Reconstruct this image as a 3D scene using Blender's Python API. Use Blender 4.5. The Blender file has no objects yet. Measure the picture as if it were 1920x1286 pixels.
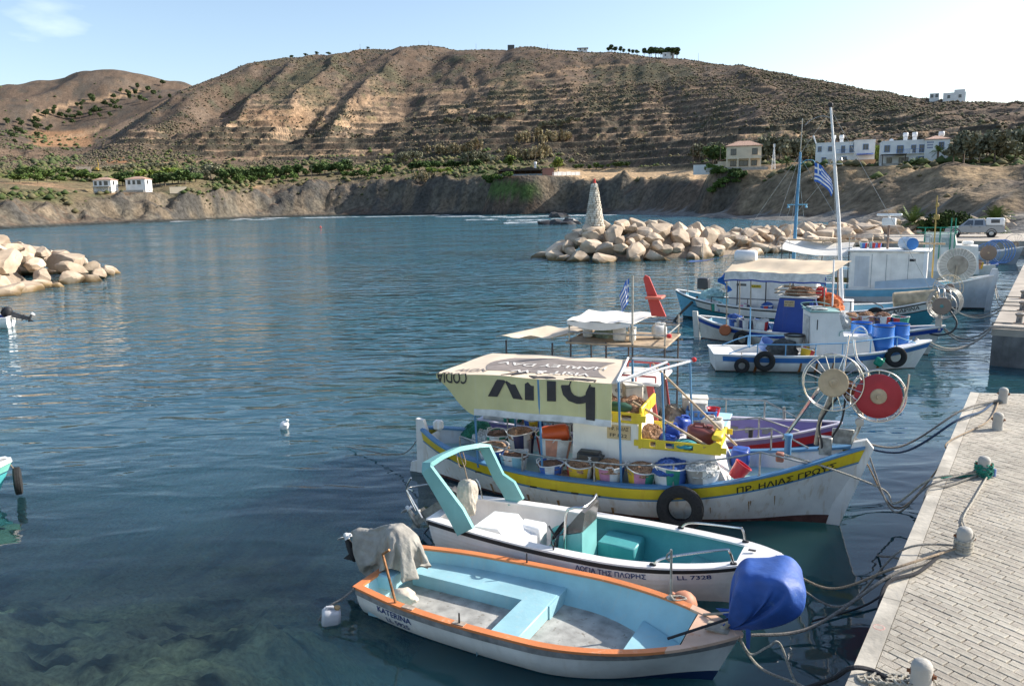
import bpy, bmesh, math, random
import numpy as np
from mathutils import Vector, Matrix
random.seed(7); RNG = np.random.default_rng(11)
SC = bpy.context.scene; COL = SC.collection
PI = math.pi
# ------------------------------------------------------------ camera
FPX, CAMH = 1464.0, 5.45
_p, _r = math.radians(10.26), math.radians(1.1)
CF = np.array([0, math.cos(_p), -math.sin(_p)]); _R0 = np.array([1., 0, 0]); _U0 = np.cross(_R0, CF)
CR = math.cos(_r)*_R0 - math.sin(_r)*_U0; CU = math.sin(_r)*_R0 + math.cos(_r)*_U0
CC = np.array([0, 0, CAMH])
cam = bpy.data.cameras.new('camera'); cam.lens = FPX/1920*36; cam.sensor_width = 36; cam.clip_end = 6000; cam.clip_start = .1
co = bpy.data.objects.new('camera', cam); COL.objects.link(co)
co.matrix_world = Matrix(((CR[0], CU[0], -CF[0], 0), (CR[1], CU[1], -CF[1], 0), (CR[2], CU[2], -CF[2], CAMH), (0, 0, 0, 1)))
SC.camera = co
# ------------------------------------------------------------ sky and sun
SUN_AZ, SUN_EL = math.radians(78.5), math.radians(31)
W = bpy.data.worlds.new('World'); SC.world = W; W.use_nodes = True
wt = W.node_tree; wt.nodes.clear()
wo = wt.nodes.new('ShaderNodeOutputWorld'); bg = wt.nodes.new('ShaderNodeBackground'); bg.inputs[1].default_value = .118
sky = wt.nodes.new('ShaderNodeTexSky'); sky.sky_type = 'NISHITA'; sky.sun_disc = False
sky.sun_elevation = SUN_EL; sky.sun_rotation = SUN_AZ; sky.altitude = 10; sky.air_density = 1.0; sky.dust_density = 1.3; sky.ozone_density = .8
# a few faint fair-weather clouds high up
tc = wt.nodes.new('ShaderNodeTexCoord'); mp = wt.nodes.new('ShaderNodeMapping'); mp.inputs['Scale'].default_value = (2.2, 2.2, 7); mp.inputs['Location'].default_value = (4.11, 2.13, 1.59)
nz = wt.nodes.new('ShaderNodeTexNoise'); nz.inputs['Scale'].default_value = 1.6; nz.inputs['Detail'].default_value = 7
rp = wt.nodes.new('ShaderNodeValToRGB'); rp.color_ramp.elements[0].position = .64; rp.color_ramp.elements[1].position = .78
rp.color_ramp.elements[1].color = (.3, .3, .3, 1)
mx = wt.nodes.new('ShaderNodeMixRGB'); mx.inputs[2].default_value = (9, 9.3, 9.8, 1)
wt.links.new(tc.outputs['Generated'], mp.inputs[0]); wt.links.new(mp.outputs[0], nz.inputs[0]); wt.links.new(nz.outputs[0], rp.inputs[0])
wt.links.new(rp.outputs[0], mx.inputs[0]); wt.links.new(sky.outputs[0], mx.inputs[1]); wt.links.new(mx.outputs[0], bg.inputs[0]); wt.links.new(bg.outputs[0], wo.inputs[0])
sl = bpy.data.lights.new('sun', 'SUN'); sl.energy = 3.8; sl.angle = math.radians(.53); sl.color = (1, .94, .85)
so = bpy.data.objects.new('sun', sl); COL.objects.link(so)
SUN = Vector((math.sin(SUN_AZ)*math.cos(SUN_EL), math.cos(SUN_AZ)*math.cos(SUN_EL), math.sin(SUN_EL)))
so.rotation_euler = SUN.to_track_quat('Z', 'Y').to_euler(); so.location = (60, 20, 60)
SC.view_settings.view_transform = 'Standard'; SC.view_settings.look = 'None'; SC.view_settings.gamma = 1; SC.view_settings.exposure = .97
SC.view_settings.use_curve_mapping = False
SC.cycles.max_bounces = 7; SC.cycles.transparent_max_bounces = 8; SC.cycles.glossy_bounces = 4
SC.cycles.sample_clamp_indirect = 6; SC.cycles.use_denoising = True
SC.cycles.caustics_reflective = False; SC.cycles.caustics_refractive = False
# ------------------------------------------------------------ place helpers (photo survey -> world)
def ray(x, y): return CF + CR*(x-960)/FPX + CU*(643-y)/FPX
def gz(x, y, z=0.): d = ray(x, y); return CC + d*((z-CAMH)/d[2])
def gy(x, y, Y): d = ray(x, y); return CC + d*(Y/d[1])
# ------------------------------------------------------------ materials
MAT = {}
def lin(c): return tuple(((v/255.)/12.92 if v/255. <= .04045 else ((v/255.+.055)/1.055)**2.4) for v in c)
def mat(name, col, rough=.55, metal=0., var=.12, scale=6., bump=0., bscale=40., col2=None, spec=.5, streak=0., dirt=None, grain=None, vary=0., stain=0.):
    """principled with two-tone noise, optional bump, vertical streaks, dirt spots"""
    if name in MAT: return MAT[name]
    m = bpy.data.materials.new(name); m.use_nodes = True; t = m.node_tree; N = t.nodes; L = t.links
    b = N['Principled BSDF']; b.inputs['Roughness'].default_value = rough; b.inputs['Metallic'].default_value = metal
    b.inputs['Specular IOR Level'].default_value = spec
    ge = N.new('ShaderNodeTexCoord'); nt = N.new('ShaderNodeTexNoise'); nt.inputs['Scale'].default_value = scale; nt.inputs['Detail'].default_value = 5
    L.new(ge.outputs['Object'], nt.inputs['Vector'])
    c2 = col2 or tuple(max(0, c*(1-2.2*var)) for c in col); c1 = tuple(min(1, c*(1+var)) for c in col)
    r = N.new('ShaderNodeValToRGB'); r.color_ramp.elements[0].position = .3; r.color_ramp.elements[1].position = .68
    r.color_ramp.elements[0].color = (*c2, 1); r.color_ramp.elements[1].color = (*c1, 1)
    L.new(nt.outputs[0], r.inputs[0]); last = r.outputs[0]
    if vary:
        oi = N.new('ShaderNodeObjectInfo'); om = N.new('ShaderNodeMapRange'); om.inputs[3].default_value = 1-vary; om.inputs[4].default_value = 1+vary*.45; L.new(oi.outputs['Random'], om.inputs[0]); ov = N.new('ShaderNodeVectorMath'); ov.operation = 'SCALE'; L.new(last, ov.inputs[0]); L.new(om.outputs[0], ov.inputs['Scale']); last = ov.outputs[0]
    if streak:
        mp = N.new('ShaderNodeMapping'); mp.inputs['Scale'].default_value = (9, 9, .7); L.new(ge.outputs['Object'], mp.inputs[0])
        n2 = N.new('ShaderNodeTexNoise'); n2.inputs['Scale'].default_value = 1.4; n2.inputs['Detail'].default_value = 3; L.new(mp.outputs[0], n2.inputs['Vector'])
        r2 = N.new('ShaderNodeValToRGB'); r2.color_ramp.elements[0].position = .55; r2.color_ramp.elements[1].position = .75
        L.new(n2.outputs[0], r2.inputs[0]); ml = N.new('ShaderNodeMath'); ml.operation = 'MULTIPLY'; ml.inputs[1].default_value = streak; L.new(r2.outputs[0], ml.inputs[0])
        x = N.new('ShaderNodeMixRGB'); L.new(ml.outputs[0], x.inputs[0]); L.new(last, x.inputs[1]); x.inputs[2].default_value = (*(dirt or (.28, .19, .1)), 1); last = x.outputs[0]
    if grain:
        n3 = N.new('ShaderNodeTexNoise'); n3.inputs['Scale'].default_value = grain[0]; n3.inputs['Detail'].default_value = 8; n3.inputs['Roughness'].default_value = .7; L.new(ge.outputs['Object'], n3.inputs['Vector'])
        r3 = N.new('ShaderNodeValToRGB'); r3.color_ramp.elements[0].position = grain[1]; r3.color_ramp.elements[1].position = grain[1]+.07
        L.new(n3.outputs[0], r3.inputs[0]); x = N.new('ShaderNodeMixRGB'); L.new(r3.outputs[0], x.inputs[0]); L.new(last, x.inputs[1]); x.inputs[2].default_value = (*grain[2], 1); last = x.outputs[0]
    if stain:
        gp_ = N.new('ShaderNodeNewGeometry'); n4 = N.new('ShaderNodeTexNoise'); n4.inputs['Scale'].default_value = 1.1; n4.inputs['Detail'].default_value = 7; n4.inputs['Roughness'].default_value = .62; L.new(gp_.outputs['Position'], n4.inputs['Vector'])
        m4 = N.new('ShaderNodeMapRange'); m4.inputs[1].default_value = .38; m4.inputs[2].default_value = .66; m4.inputs[3].default_value = 1-stain; m4.inputs[4].default_value = 1+stain*.5; L.new(n4.outputs[0], m4.inputs[0]); v4 = N.new('ShaderNodeVectorMath'); v4.operation = 'SCALE'; L.new(last, v4.inputs[0]); L.new(m4.outputs[0], v4.inputs['Scale']); last = v4.outputs[0]
    L.new(last, b.inputs['Base Color'])
    if bump:
        nb = N.new('ShaderNodeTexNoise'); nb.inputs['Scale'].default_value = bscale; nb.inputs['Detail'].default_value = 6; L.new(ge.outputs['Object'], nb.inputs['Vector'])
        bp = N.new('ShaderNodeBump'); bp.inputs['Strength'].default_value = bump; bp.inputs['Distance'].default_value = .02
        L.new(nb.outputs[0], bp.inputs['Height']); L.new(bp.outputs[0], b.inputs['Normal'])
    MAT[name] = m; return m
def vcmat(name, rough=.95, noise=.25, nscale=1., bump=.0, bscale=1., translucent=0., detail=6, vary=0.):
    """albedo from a colour attribute times fine noise"""
    if name in MAT: return MAT[name]
    m = bpy.data.materials.new(name); m.use_nodes = True; t = m.node_tree; N = t.nodes; L = t.links
    b = N['Principled BSDF']; b.inputs['Roughness'].default_value = rough; b.inputs['Specular IOR Level'].default_value = .15
    a = N.new('ShaderNodeVertexColor'); a.layer_name = 'alb'
    g = N.new('ShaderNodeNewGeometry'); n = N.new('ShaderNodeTexNoise'); n.inputs['Scale'].default_value = nscale; n.inputs['Detail'].default_value = detail; n.inputs['Roughness'].default_value = .65
    L.new(g.outputs['Position'], n.inputs['Vector'])
    mr = N.new('ShaderNodeMapRange'); mr.inputs[1].default_value = .3; mr.inputs[2].default_value = .7; mr.inputs[3].default_value = 1-noise; mr.inputs[4].default_value = 1+noise
    L.new(n.outputs[0], mr.inputs[0]); x = N.new('ShaderNodeVectorMath'); x.operation = 'SCALE'; L.new(a.outputs[0], x.inputs[0]); L.new(mr.outputs[0], x.inputs['Scale'])
    if vary:
        oi = N.new('ShaderNodeObjectInfo'); om = N.new('ShaderNodeMapRange'); om.inputs[3].default_value = 1-vary; om.inputs[4].default_value = 1+vary; L.new(oi.outputs['Random'], om.inputs[0]); ov = N.new('ShaderNodeVectorMath'); ov.operation = 'SCALE'; L.new(x.outputs[0], ov.inputs[0]); L.new(om.outputs[0], ov.inputs['Scale']); x = ov
    L.new(x.outputs[0], b.inputs['Base Color'])
    if bump:
        nb = N.new('ShaderNodeTexNoise'); nb.inputs['Scale'].default_value = bscale; nb.inputs['Detail'].default_value = 8; L.new(g.outputs['Position'], nb.inputs['Vector'])
        bp = N.new('ShaderNodeBump'); bp.inputs['Strength'].default_value = bump; bp.inputs['Distance'].default_value = .5/bscale
        L.new(nb.outputs[0], bp.inputs['Height']); L.new(bp.outputs[0], b.inputs['Normal'])
    MAT[name] = m; return m
# ------------------------------------------------------------ objects
def props(o, label=None, cat=None, group=None, kind=None):
    if label: o['label'] = label
    if cat: o['category'] = cat
    if group: o['group'] = group
    if kind: o['kind'] = kind
    return o
def thing(name, label, cat, loc=(0, 0, 0), rotz=0., group=None):
    o = bpy.data.objects.new(name, None); COL.objects.link(o); o.location = Vector(loc); o.rotation_euler = (0, 0, rotz); o.empty_display_size = .2
    return props(o, label, cat, group)
def link(name, me, parent=None):
    o = bpy.data.objects.new(name, me); COL.objects.link(o)
    if parent: o.parent = parent
    return o
def copy_tree(o, parent=None):
    c = o.copy(); COL.objects.link(c); c.parent = parent
    for ch in list(o.children): copy_tree(ch, c)
    return c
def basis(d):
    d = Vector(d).normalized(); a = Vector((0, 0, 1)) if abs(d.z) < .95 else Vector((1, 0, 0))
    u = d.cross(a).normalized(); v = u.cross(d).normalized(); return u, v
class MB:
    """collects shapes into one mesh; mi = material slot"""
    def __init__(s): s.v = []; s.f = []; s.m = []; s.mi = 0; s.sm = []; s.smooth = True
    def add(s, vs, fs):
        n = len(s.v); s.v.extend([tuple(map(float, p)) for p in vs])
        for f in fs: s.f.append(tuple(i+n for i in f)); s.m.append(s.mi); s.sm.append(s.smooth)
        return s
    def box(s, c, d, rot=None, ch=0.):
        c = Vector(c); x, y, z = d[0]/2, d[1]/2, d[2]/2; R = rot if rot is not None else Matrix.Identity(3)
        if not isinstance(R, Matrix): R = Matrix.Rotation(R, 3, 'Z')
        if ch <= 0:
            vs = [(sx*x, sy*y, sz*z) for sx in (-1, 1) for sy in (-1, 1) for sz in (-1, 1)]
            fs = [(0, 1, 3, 2), (4, 6, 7, 5), (0, 4, 5, 1), (2, 3, 7, 6), (0, 2, 6, 4), (1, 5, 7, 3)]
        else:
            ch = min(ch, x*.9, y*.9, z*.9); vs = []; ix = {}
            for sx in (-1, 1):
                for sy in (-1, 1):
                    for sz in (-1, 1):
                        for k in range(3):
                            p = [sx*x, sy*y, sz*z]
                            for j in range(3):
                                if j != k: p[j] -= (sx, sy, sz)[j]*ch
                            ix[(sx, sy, sz, k)] = len(vs); vs.append(p)
            fs = []
            for k in range(3):
                a, b = [j for j in range(3) if j != k]
                for sg in (-1, 1):
                    q = []
                    for sa, sb in ((-1, -1), (1, -1), (1, 1), (-1, 1)):
                        t = [0, 0, 0]; t[k] = sg; t[a] = sa; t[b] = sb; q.append(ix[(*t, k)])
                    fs.append(tuple(q))
                for sa in (-1, 1):
                    for sb in (-1, 1):
                        t0 = [0, 0, 0]; t1 = [0, 0, 0]; t0[k] = -1; t1[k] = 1
                        for t in (t0, t1): t[a] = sa; t[b] = sb
                        fs.append((ix[(*t0, a)], ix[(*t1, a)], ix[(*t1, b)], ix[(*t0, b)]))
            for sx in (-1, 1):
                for sy in (-1, 1):
                    for sz in (-1, 1): fs.append(tuple(ix[(sx, sy, sz, k)] for k in range(3)))
        return s.add([c + R @ Vector(p) for p in vs], fs)
    def tube(s, pts, r, n=8, cap=True, closed=False):
        pts = [Vector(p) for p in pts]; m = len(pts); rs = r if hasattr(r, '__len__') else [r]*m; vs = []; u = None
        for i, p in enumerate(pts):
            a = pts[(i-1) % m] if (i > 0 or closed) else p; b = pts[(i+1) % m] if (i < m-1 or closed) else p
            d = (b-a).normalized()
            if u is None: u, v = basis(d)
            else:
                u = (u - d*u.dot(d)); u = u.normalized() if u.length > 1e-6 else basis(d)[0]; v = u.cross(d)
            for k in range(n):
                t = 2*PI*k/n; vs.append(p + (u*math.cos(t)+v*math.sin(t))*rs[i])
        fs = []
        for i in range(m if closed else m-1):
            j = (i+1) % m
            for k in range(n): l = (k+1) % n; fs.append((i*n+k, i*n+l, j*n+l, j*n+k))
        if cap and not closed: fs.append(tuple(range(n))); fs.append(tuple((m-1)*n+k for k in reversed(range(n))))
        return s.add(vs, fs)
    def rod(s, a, b, r, n=8, r2=None): return s.tube([a, b], [r, r if r2 is None else r2], n)
    def lathe(s, prof, n=20, o=(0, 0, 0), axis=(0, 0, 1), cap=True):
        """prof: (radius, height) pairs"""
        o = Vector(o); ax = Vector(axis).normalized(); u, v = basis(ax); vs = []; m = len(prof)
        for r, h in prof:
            for k in range(n): t = 2*PI*k/n; vs.append(o + ax*h + (u*math.cos(t)+v*math.sin(t))*r)
        fs = [(i*n+k, i*n+(k+1) % n, (i+1)*n+(k+1) % n, (i+1)*n+k) for i in range(m-1) for k in range(n)]
        if cap: fs.append(tuple(reversed(range(n)))); fs.append(tuple((m-1)*n+k for k in range(n)))
        return s.add(vs, fs)
    def torus(s, c, R, r, axis=(0, 0, 1), n=28, k=10, sq=1.):
        c = Vector(c); ax = Vector(axis).normalized(); u, v = basis(ax); vs = []
        for i in range(n):
            t = 2*PI*i/n; d = u*math.cos(t)+v*math.sin(t)
            for j in range(k): p = 2*PI*j/k; vs.append(c + d*(R+r*math.cos(p)) + ax*(r*sq*math.sin(p)))
        return s.add(vs, [(i*k+j, ((i+1) % n)*k+j, ((i+1) % n)*k+(j+1) % k, i*k+(j+1) % k) for i in range(n) for j in range(k)])
    def grid(s, P):
        """P: rows of points"""
        r, c = len(P), len(P[0]); return s.add([p for row in P for p in row], [(i*c+j, i*c+j+1, (i+1)*c+j+1, (i+1)*c+j) for i in range(r-1) for j in range(c-1)])
    def sheet(s, P, th=.01, n=None):
        """closed thin sheet of thickness th"""
        r, c = len(P), len(P[0]); Q = np.array(P, float); gu = np.gradient(Q, axis=0) if r > 1 else 0; gv = np.gradient(Q, axis=1)
        nn = np.cross(gu.reshape(-1, 3), gv.reshape(-1, 3)); nn /= np.maximum(np.linalg.norm(nn, axis=1, keepdims=True), 1e-9)
        A = Q.reshape(-1, 3)+nn*th/2; B = Q.reshape(-1, 3)-nn*th/2; k = r*c; fs = []
        for i in range(r-1):
            for j in range(c-1): a = i*c+j; fs.append((a, a+1, a+c+1, a+c)); fs.append((a+k, a+c+k, a+c+1+k, a+1+k))
        e = [j for j in range(c)] + [i*c+c-1 for i in range(1, r)] + [(r-1)*c+j for j in range(c-2, -1, -1)] + [i*c for i in range(r-2, 0, -1)]
        for q in range(len(e)): a, b = e[q], e[(q+1) % len(e)]; fs.append((a, a+k, b+k, b))
        return s.add(np.vstack([A, B]), fs)
    def prism(s, poly, ext, o=(0, 0, 0)):
        """polygon (list of 3D points) extruded by vector ext"""
        o = Vector(o); p = [o+Vector(q) for q in poly]; e = Vector(ext); n = len(p)
        return s.add(p+[q+e for q in p], [tuple(reversed(range(n))), tuple(range(n, 2*n))]+[(i, (i+1) % n, (i+1) % n+n, i+n) for i in range(n)])
    def blob(s, c, d, seed=0, amp=.15, sub=2, freq=1.6, flat=None):
        vs, fs = ICO[sub]; P = vs.copy(); nz_ = vnoise(P*freq + seed*7.31)+.5*vnoise(P*freq*2.3+seed*3.7)
        P = P*(1+amp*nz_[:, None])*np.array(d)/2
        if flat is not None: P[:, 2] = np.maximum(P[:, 2], flat)
        return s.add(P+np.array(c), fs)
    def build(s, name, mats, parent=None, angle=38, smooth=True, kind=None, label=None):
        me = bpy.data.meshes.new(name); me.from_pydata(s.v, [], s.f); ms = mats if isinstance(mats, (list, tuple)) else [mats]
        for m in ms: me.materials.append(m)
        if len(ms) > 1: me.polygons.foreach_set('material_index', np.array(s.m, np.int32))
        fixn(me)
        if smooth: me.shade_smooth(); me.set_sharp_from_angle(angle=math.radians(angle))
        o = link(name, me, parent)
        if kind: o['kind'] = kind
        if label: o['label'] = label
        return o
def fixn(me):
    b = bmesh.new(); b.from_mesh(me); bmesh.ops.recalc_face_normals(b, faces=b.faces); b.to_mesh(me); b.free()
def npmesh(name, V, F, m, cols=None, smooth=False):
    me = bpy.data.meshes.new(name); nv, nf = len(V), len(F); k = F.shape[1]
    me.vertices.add(nv); me.vertices.foreach_set('co', np.ascontiguousarray(V, np.float32).ravel())
    me.loops.add(nf*k); me.loops.foreach_set('vertex_index', np.ascontiguousarray(F, np.int32).ravel())
    me.polygons.add(nf); me.polygons.foreach_set('loop_start', np.arange(0, nf*k, k, dtype=np.int32))
    me.update(calc_edges=True); me.validate()
    if cols is not None:
        a = me.color_attributes.new('alb', 'FLOAT_COLOR', 'POINT'); a.data.foreach_set('color', np.hstack([cols, np.ones((nv, 1))]).astype(np.float32).ravel())
    if smooth: me.shade_smooth()
    me.materials.append(m); return me
# ------------------------------------------------------------ noise
_PT = np.random.default_rng(3).random((32, 32, 32))*2-1
def vnoise(P):
    P = np.asarray(P, float); i = np.floor(P).astype(int); f = P-i; f = f*f*(3-2*f); i &= 31; j = (i+1) & 31
    def g(a, b, c): return _PT[a, b, c]
    x0, y0, z0 = i[:, 0], i[:, 1], i[:, 2]; x1, y1, z1 = j[:, 0], j[:, 1], j[:, 2]; u, v, w = f[:, 0], f[:, 1], f[:, 2]
    a = g(x0, y0, z0)*(1-u)+g(x1, y0, z0)*u; b = g(x0, y1, z0)*(1-u)+g(x1, y1, z0)*u; c = g(x0, y0, z1)*(1-u)+g(x1, y0, z1)*u; d = g(x0, y1, z1)*(1-u)+g(x1, y1, z1)*u
    return (a*(1-v)+b*v)*(1-w)+(c*(1-v)+d*v)*w
def n2(x, y, s=0., o=4):
    sh = np.shape(x); x = np.ravel(x); y = np.ravel(y); r = 0; a = 1.; k = 1.
    for _ in range(o): r = r+a*vnoise(np.stack([x*k+s, y*k+s*1.7, np.full_like(x, s*.37)], 1)); a *= .5; k *= 2.03
    return r.reshape(sh)
def _ico():
    out = {}
    for sub in (1, 2, 3, 4):
        b = bmesh.new(); bmesh.ops.create_icosphere(b, subdivisions=sub, radius=1); b.verts.ensure_lookup_table()
        out[sub] = (np.array([v.co[:] for v in b.verts]), [tuple(v.index for v in f.verts) for f in b.faces]); b.free()
    return out
ICO = _ico()
def sst(a, b, x): t = np.clip((x-a)/(b-a), 0, 1); return t*t*(3-2*t)
def text_mesh(body, size=1., depth=0., bold=.014):
    cu = bpy.data.curves.new('lettering', 'FONT'); cu.body = body; cu.size = size; cu.offset = bold*size; cu.resolution_u = 3; cu.extrude = depth
    o = bpy.data.objects.new('lettering', cu); COL.objects.link(o); bpy.context.view_layer.update()
    me = bpy.data.meshes.new_from_object(o.evaluated_get(bpy.context.evaluated_depsgraph_get())); bpy.data.objects.remove(o); bpy.data.curves.remove(cu)
    return me
def lettering(body, size, fn, m, parent, name='lettering', width=None, bold=0.):
    """text laid with fn(u,v)->3D point; u along, v up; scaled to width if given"""
    me = text_mesh(body, size); b = bmesh.new(); b.from_mesh(me)
    bmesh.ops.triangulate(b, faces=b.faces); bmesh.ops.subdivide_edges(b, edges=[e for e in b.edges if e.calc_length() > size*.25], cuts=1); bmesh.ops.subdivide_edges(b, edges=[e for e in b.edges if e.calc_length() > size*.3], cuts=2); bmesh.ops.triangulate(b, faces=b.faces)
    us = [v.co.x for v in b.verts]; k = 1. if width is None else width/max(1e-6, max(us)-min(us)); u0 = min(us)
    for v in b.verts: v.co = Vector(fn((v.co.x-u0)*k, v.co.y))
    b.to_mesh(me); b.free(); me.materials.clear(); me.materials.append(m); o = link(name, me, parent); return o
# ------------------------------------------------------------ cloth laid over forms
def drape(name, n, w, d, z, builder, frames=45, seed=0, rot=0., off=(0,0), bend=.6, mass=.35, shrink=0., circ=False):
    """let a sheet fall over a form and take the shape it comes to rest in"""
    rg = np.random.default_rng(seed); t = MB(); P = []
    c, s = math.cos(rot), math.sin(rot)
    for j in range(n+1):
        for i in range(n+1):
            x, y = (i/n-.5)*w, (j/n-.5)*d
            if circ: r = max(abs(x/w), abs(y/d))*2; l = math.hypot(x/w, y/d)*2; k = (r/l if l > 1e-6 else 1); x *= .35+.65*k; y *= .35+.65*k
            P.append((off[0]+x*c-y*s, off[1]+x*s+y*c, z+.004*rg.normal()))
    F = [(j*(n+1)+i, j*(n+1)+i+1, (j+1)*(n+1)+i+1, (j+1)*(n+1)+i) for j in range(n) for i in range(n)]
    me = bpy.data.meshes.new(name); me.from_pydata(P, [], F); o = bpy.data.objects.new(name, me); COL.objects.link(o); t = MB(); builder(t); cm = bpy.data.meshes.new('form'); cm.from_pydata(t.v, [], t.f); fixn(cm); co_ = bpy.data.objects.new('form', cm); COL.objects.link(co_)
    co_.modifiers.new('c', 'COLLISION'); co_.collision.thickness_outer = .012; co_.collision.cloth_friction = 12
    m = o.modifiers.new('cloth', 'CLOTH'); cs = m.settings; cs.quality = 6; cs.mass = mass; cs.tension_stiffness = 25; cs.compression_stiffness = 25; cs.shear_stiffness = 12; cs.bending_stiffness = bend; cs.air_damping = 2; m.collision_settings.distance_min = .008; m.collision_settings.collision_quality = 3; m.collision_settings.use_self_collision = True; m.collision_settings.self_distance_min = .006
    m.point_cache.frame_start = 1; m.point_cache.frame_end = frames
    for f in range(1, frames+1): SC.frame_set(f)
    ev = o.evaluated_get(bpy.context.evaluated_depsgraph_get()); Q = np.array([v.co[:] for v in ev.data.vertices]); bpy.data.objects.remove(o); bpy.data.objects.remove(co_); SC.frame_set(1); return Q, F
def form_motor(t):
    t.box((.02, 0, .0), (.42, .34, .46), Matrix.Rotation(.5, 3, 'Y'), .09); t.box((-.42, 0, -.05), (.62, .14, .16), Matrix.Rotation(.22, 3, 'Y'), .04); t.box((.25, 0, -.45), (1.2, 1.6, .1))
def form_winch(t):
    t.box((0, 0, .05), (.62, .50, .42), Matrix.Rotation(.10, 3, 'Y') @ Matrix.Rotation(.2, 3, 'Z'), .06); t.rod((.10, -.30, .16), (.10, .30, .16), .16, 14)
SHEET_A, FACES_A = drape('sheet', 46, 1.55, 1.30, .42, form_motor, 44, 1, .2, (-.10, 0))
SHEET_B, FACES_B = drape('sheet', 46, 1.5, 1.5, .42, form_winch, 34, 2, .35, (0, 0))

# ============================================================ LAND
def yhor(x): return 378.05-.0195*(x-955)
_TL = dict(
 shore=[(-700, 300), (0, 292), (150, 320), (300, 345), (500, 398), (620, 405), (800, 375), (950, 345), (1050, 330), (1130, 314), (1200, 286), (1300, 240), (1400, 204), (1500, 184), (1600, 168), (1700, 148), (1780, 124), (1850, 108), (1920, 100), (2700, 100)],
 top=[(-700, 395, 320), (0, 391, 308), (150, 383, 338), (250, 371, 364), (350, 366, 366), (500, 356, 420), (620, 349, 428), (800, 341, 396), (900, 338, 368), (1000, 341, 350), (1100, 338, 338), (1200, 338, 322), (1260, 338, 304), (1330, 345, 268), (1400, 340, 240), (1460, 329, 232), (1550, 321, 219), (1650, 317, 206), (1720, 315, 199), (1800, 314, 195), (1920, 315, 192), (2700, 300, 190)],
 fld=[(-700, 330, 480), (0, 322, 480), (150, 314, 520), (300, 308, 530), (500, 320, 500), (700, 306, 495), (900, 303, 450), (1000, 303, 440), (1100, 317, 420), (1200, 317, 396), (1300, 310, 350), (1400, 302, 310), (1500, 297, 300), (1600, 292, 295), (1750, 288, 285), (1920, 288, 280), (2700, 280, 270)],
 mid=[(-700, 300, 600), (0, 298, 600), (150, 300, 600), (250, 268, 600), (350, 250, 610), (500, 243, 620), (700, 236, 620), (900, 222, 590), (1000, 222, 580), (1200, 235, 540), (1300, 245, 490), (1400, 250, 430), (1500, 252, 400), (1600, 250, 385), (1700, 245, 370), (1800, 238, 365), (1920, 232, 360), (2700, 228, 350)],
 crest=[(-700, 270, 760), (0, 266, 760), (100, 290, 720), (150, 297, 690), (200, 268, 690), (250, 230, 700), (300, 196, 730), (355, 163, 760), (420, 138, 800), (480, 117, 830), (600, 102, 860), (700, 97, 880), (900, 97, 900), (1000, 99, 890), (1150, 107, 860), (1280, 116, 820), (1400, 133, 760), (1500, 155, 700), (1600, 175, 640), (1700, 190, 590), (1800, 200, 550), (1920, 207, 520), (2700, 225, 480)],
 dip=[(-700, 240, 900), (0, 238, 900), (150, 285, 840), (250, 245, 850), (355, 185, 900), (480, 150, 980), (900, 140, 1050), (1280, 150, 1000), (1600, 215, 800), (1920, 245, 680), (2700, 260, 640)],
 far=[(-700, 205, 1250), (-100, 186, 1250), (0, 178, 1250), (100, 166, 1250), (150, 153, 1250), (178, 142, 1250), (210, 137, 1240), (245, 141, 1240), (268, 149, 1240), (282, 148, 1240), (310, 158, 1240), (355, 168, 1240), (480, 190, 1240), (900, 190, 1250), (1280, 200, 1250), (1600, 250, 1150), (1920, 280, 1100), (2700, 290, 1100)],
 end=[(-700, 260, 1700), (0, 240, 1700), (355, 230, 1700), (900, 260, 1700), (2700, 330, 1700)])
NA = 640
AZ = np.linspace(-.80, .80, NA)
def _line(k):
    a, d, z = [], [], []
    for q in _TL[k]:
        x = q[0]; y = q[1] if len(q) == 3 else yhor(x); D = q[-1]; r = ray(x, y); a.append(math.atan2(r[0], r[1])); d.append(D)
        z.append(CAMH + D*r[2]/math.hypot(r[0], r[1]) if len(q) == 3 else 0.)
    o = np.argsort(a); a = np.array(a)[o]; f = lambda v: np.convolve(np.pad(np.interp(AZ, a, np.array(v)[o]), 5, 'edge'), np.ones(11)/11, 'valid')
    return f(d), f(z)
_sd, _ = _line('shore')
_seq = [(_sd-60, np.full(NA, -5.)), (_sd, np.zeros(NA))]
_foot = np.interp(AZ, [-.8, .08, .16, .5, .8], [4, 5, 14, 22, 30])
_fz = np.interp(AZ, [-.8, .10, .2, .5, .8], [1.2, 1.3, 1.6, 3.2, 3.])
_seq.append((_sd+_foot, _fz))
_L = {k: _line(k) for k in ('top', 'fld', 'mid', 'crest', 'dip', 'far', 'end')}
_seq += [_L[k] for k in ('top', 'fld', 'mid', 'crest', 'dip', 'far', 'end')]
DG = np.concatenate([np.arange(70, 190, 2.), np.arange(190, 660, 1.25), np.arange(660, 960, 3.2), np.arange(960, 1720, 11.)])
ND = len(DG)
Z = np.zeros((NA, ND))
for i in range(NA):
    xs = np.array([q[0][i] for q in _seq]); ys = np.array([q[1][i] for q in _seq]); h = np.diff(xs); dl = np.diff(ys)/h; mm = np.zeros(len(xs))
    for k in range(1, len(xs)-1):
        if dl[k-1]*dl[k] > 0: mm[k] = 2/(1/dl[k-1]+1/dl[k])
    mm[0] = dl[0]; mm[-1] = dl[-1]; k = np.clip(np.searchsorted(xs, DG)-1, 0, len(xs)-2); t = np.clip((DG-xs[k])/h[k], 0, 1)
    Z[i] = (2*t**3-3*t**2+1)*ys[k]+(t**3-2*t**2+t)*h[k]*mm[k]+(-2*t**3+3*t**2)*ys[k+1]+(t**3-t**2)*h[k]*mm[k+1]
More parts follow.
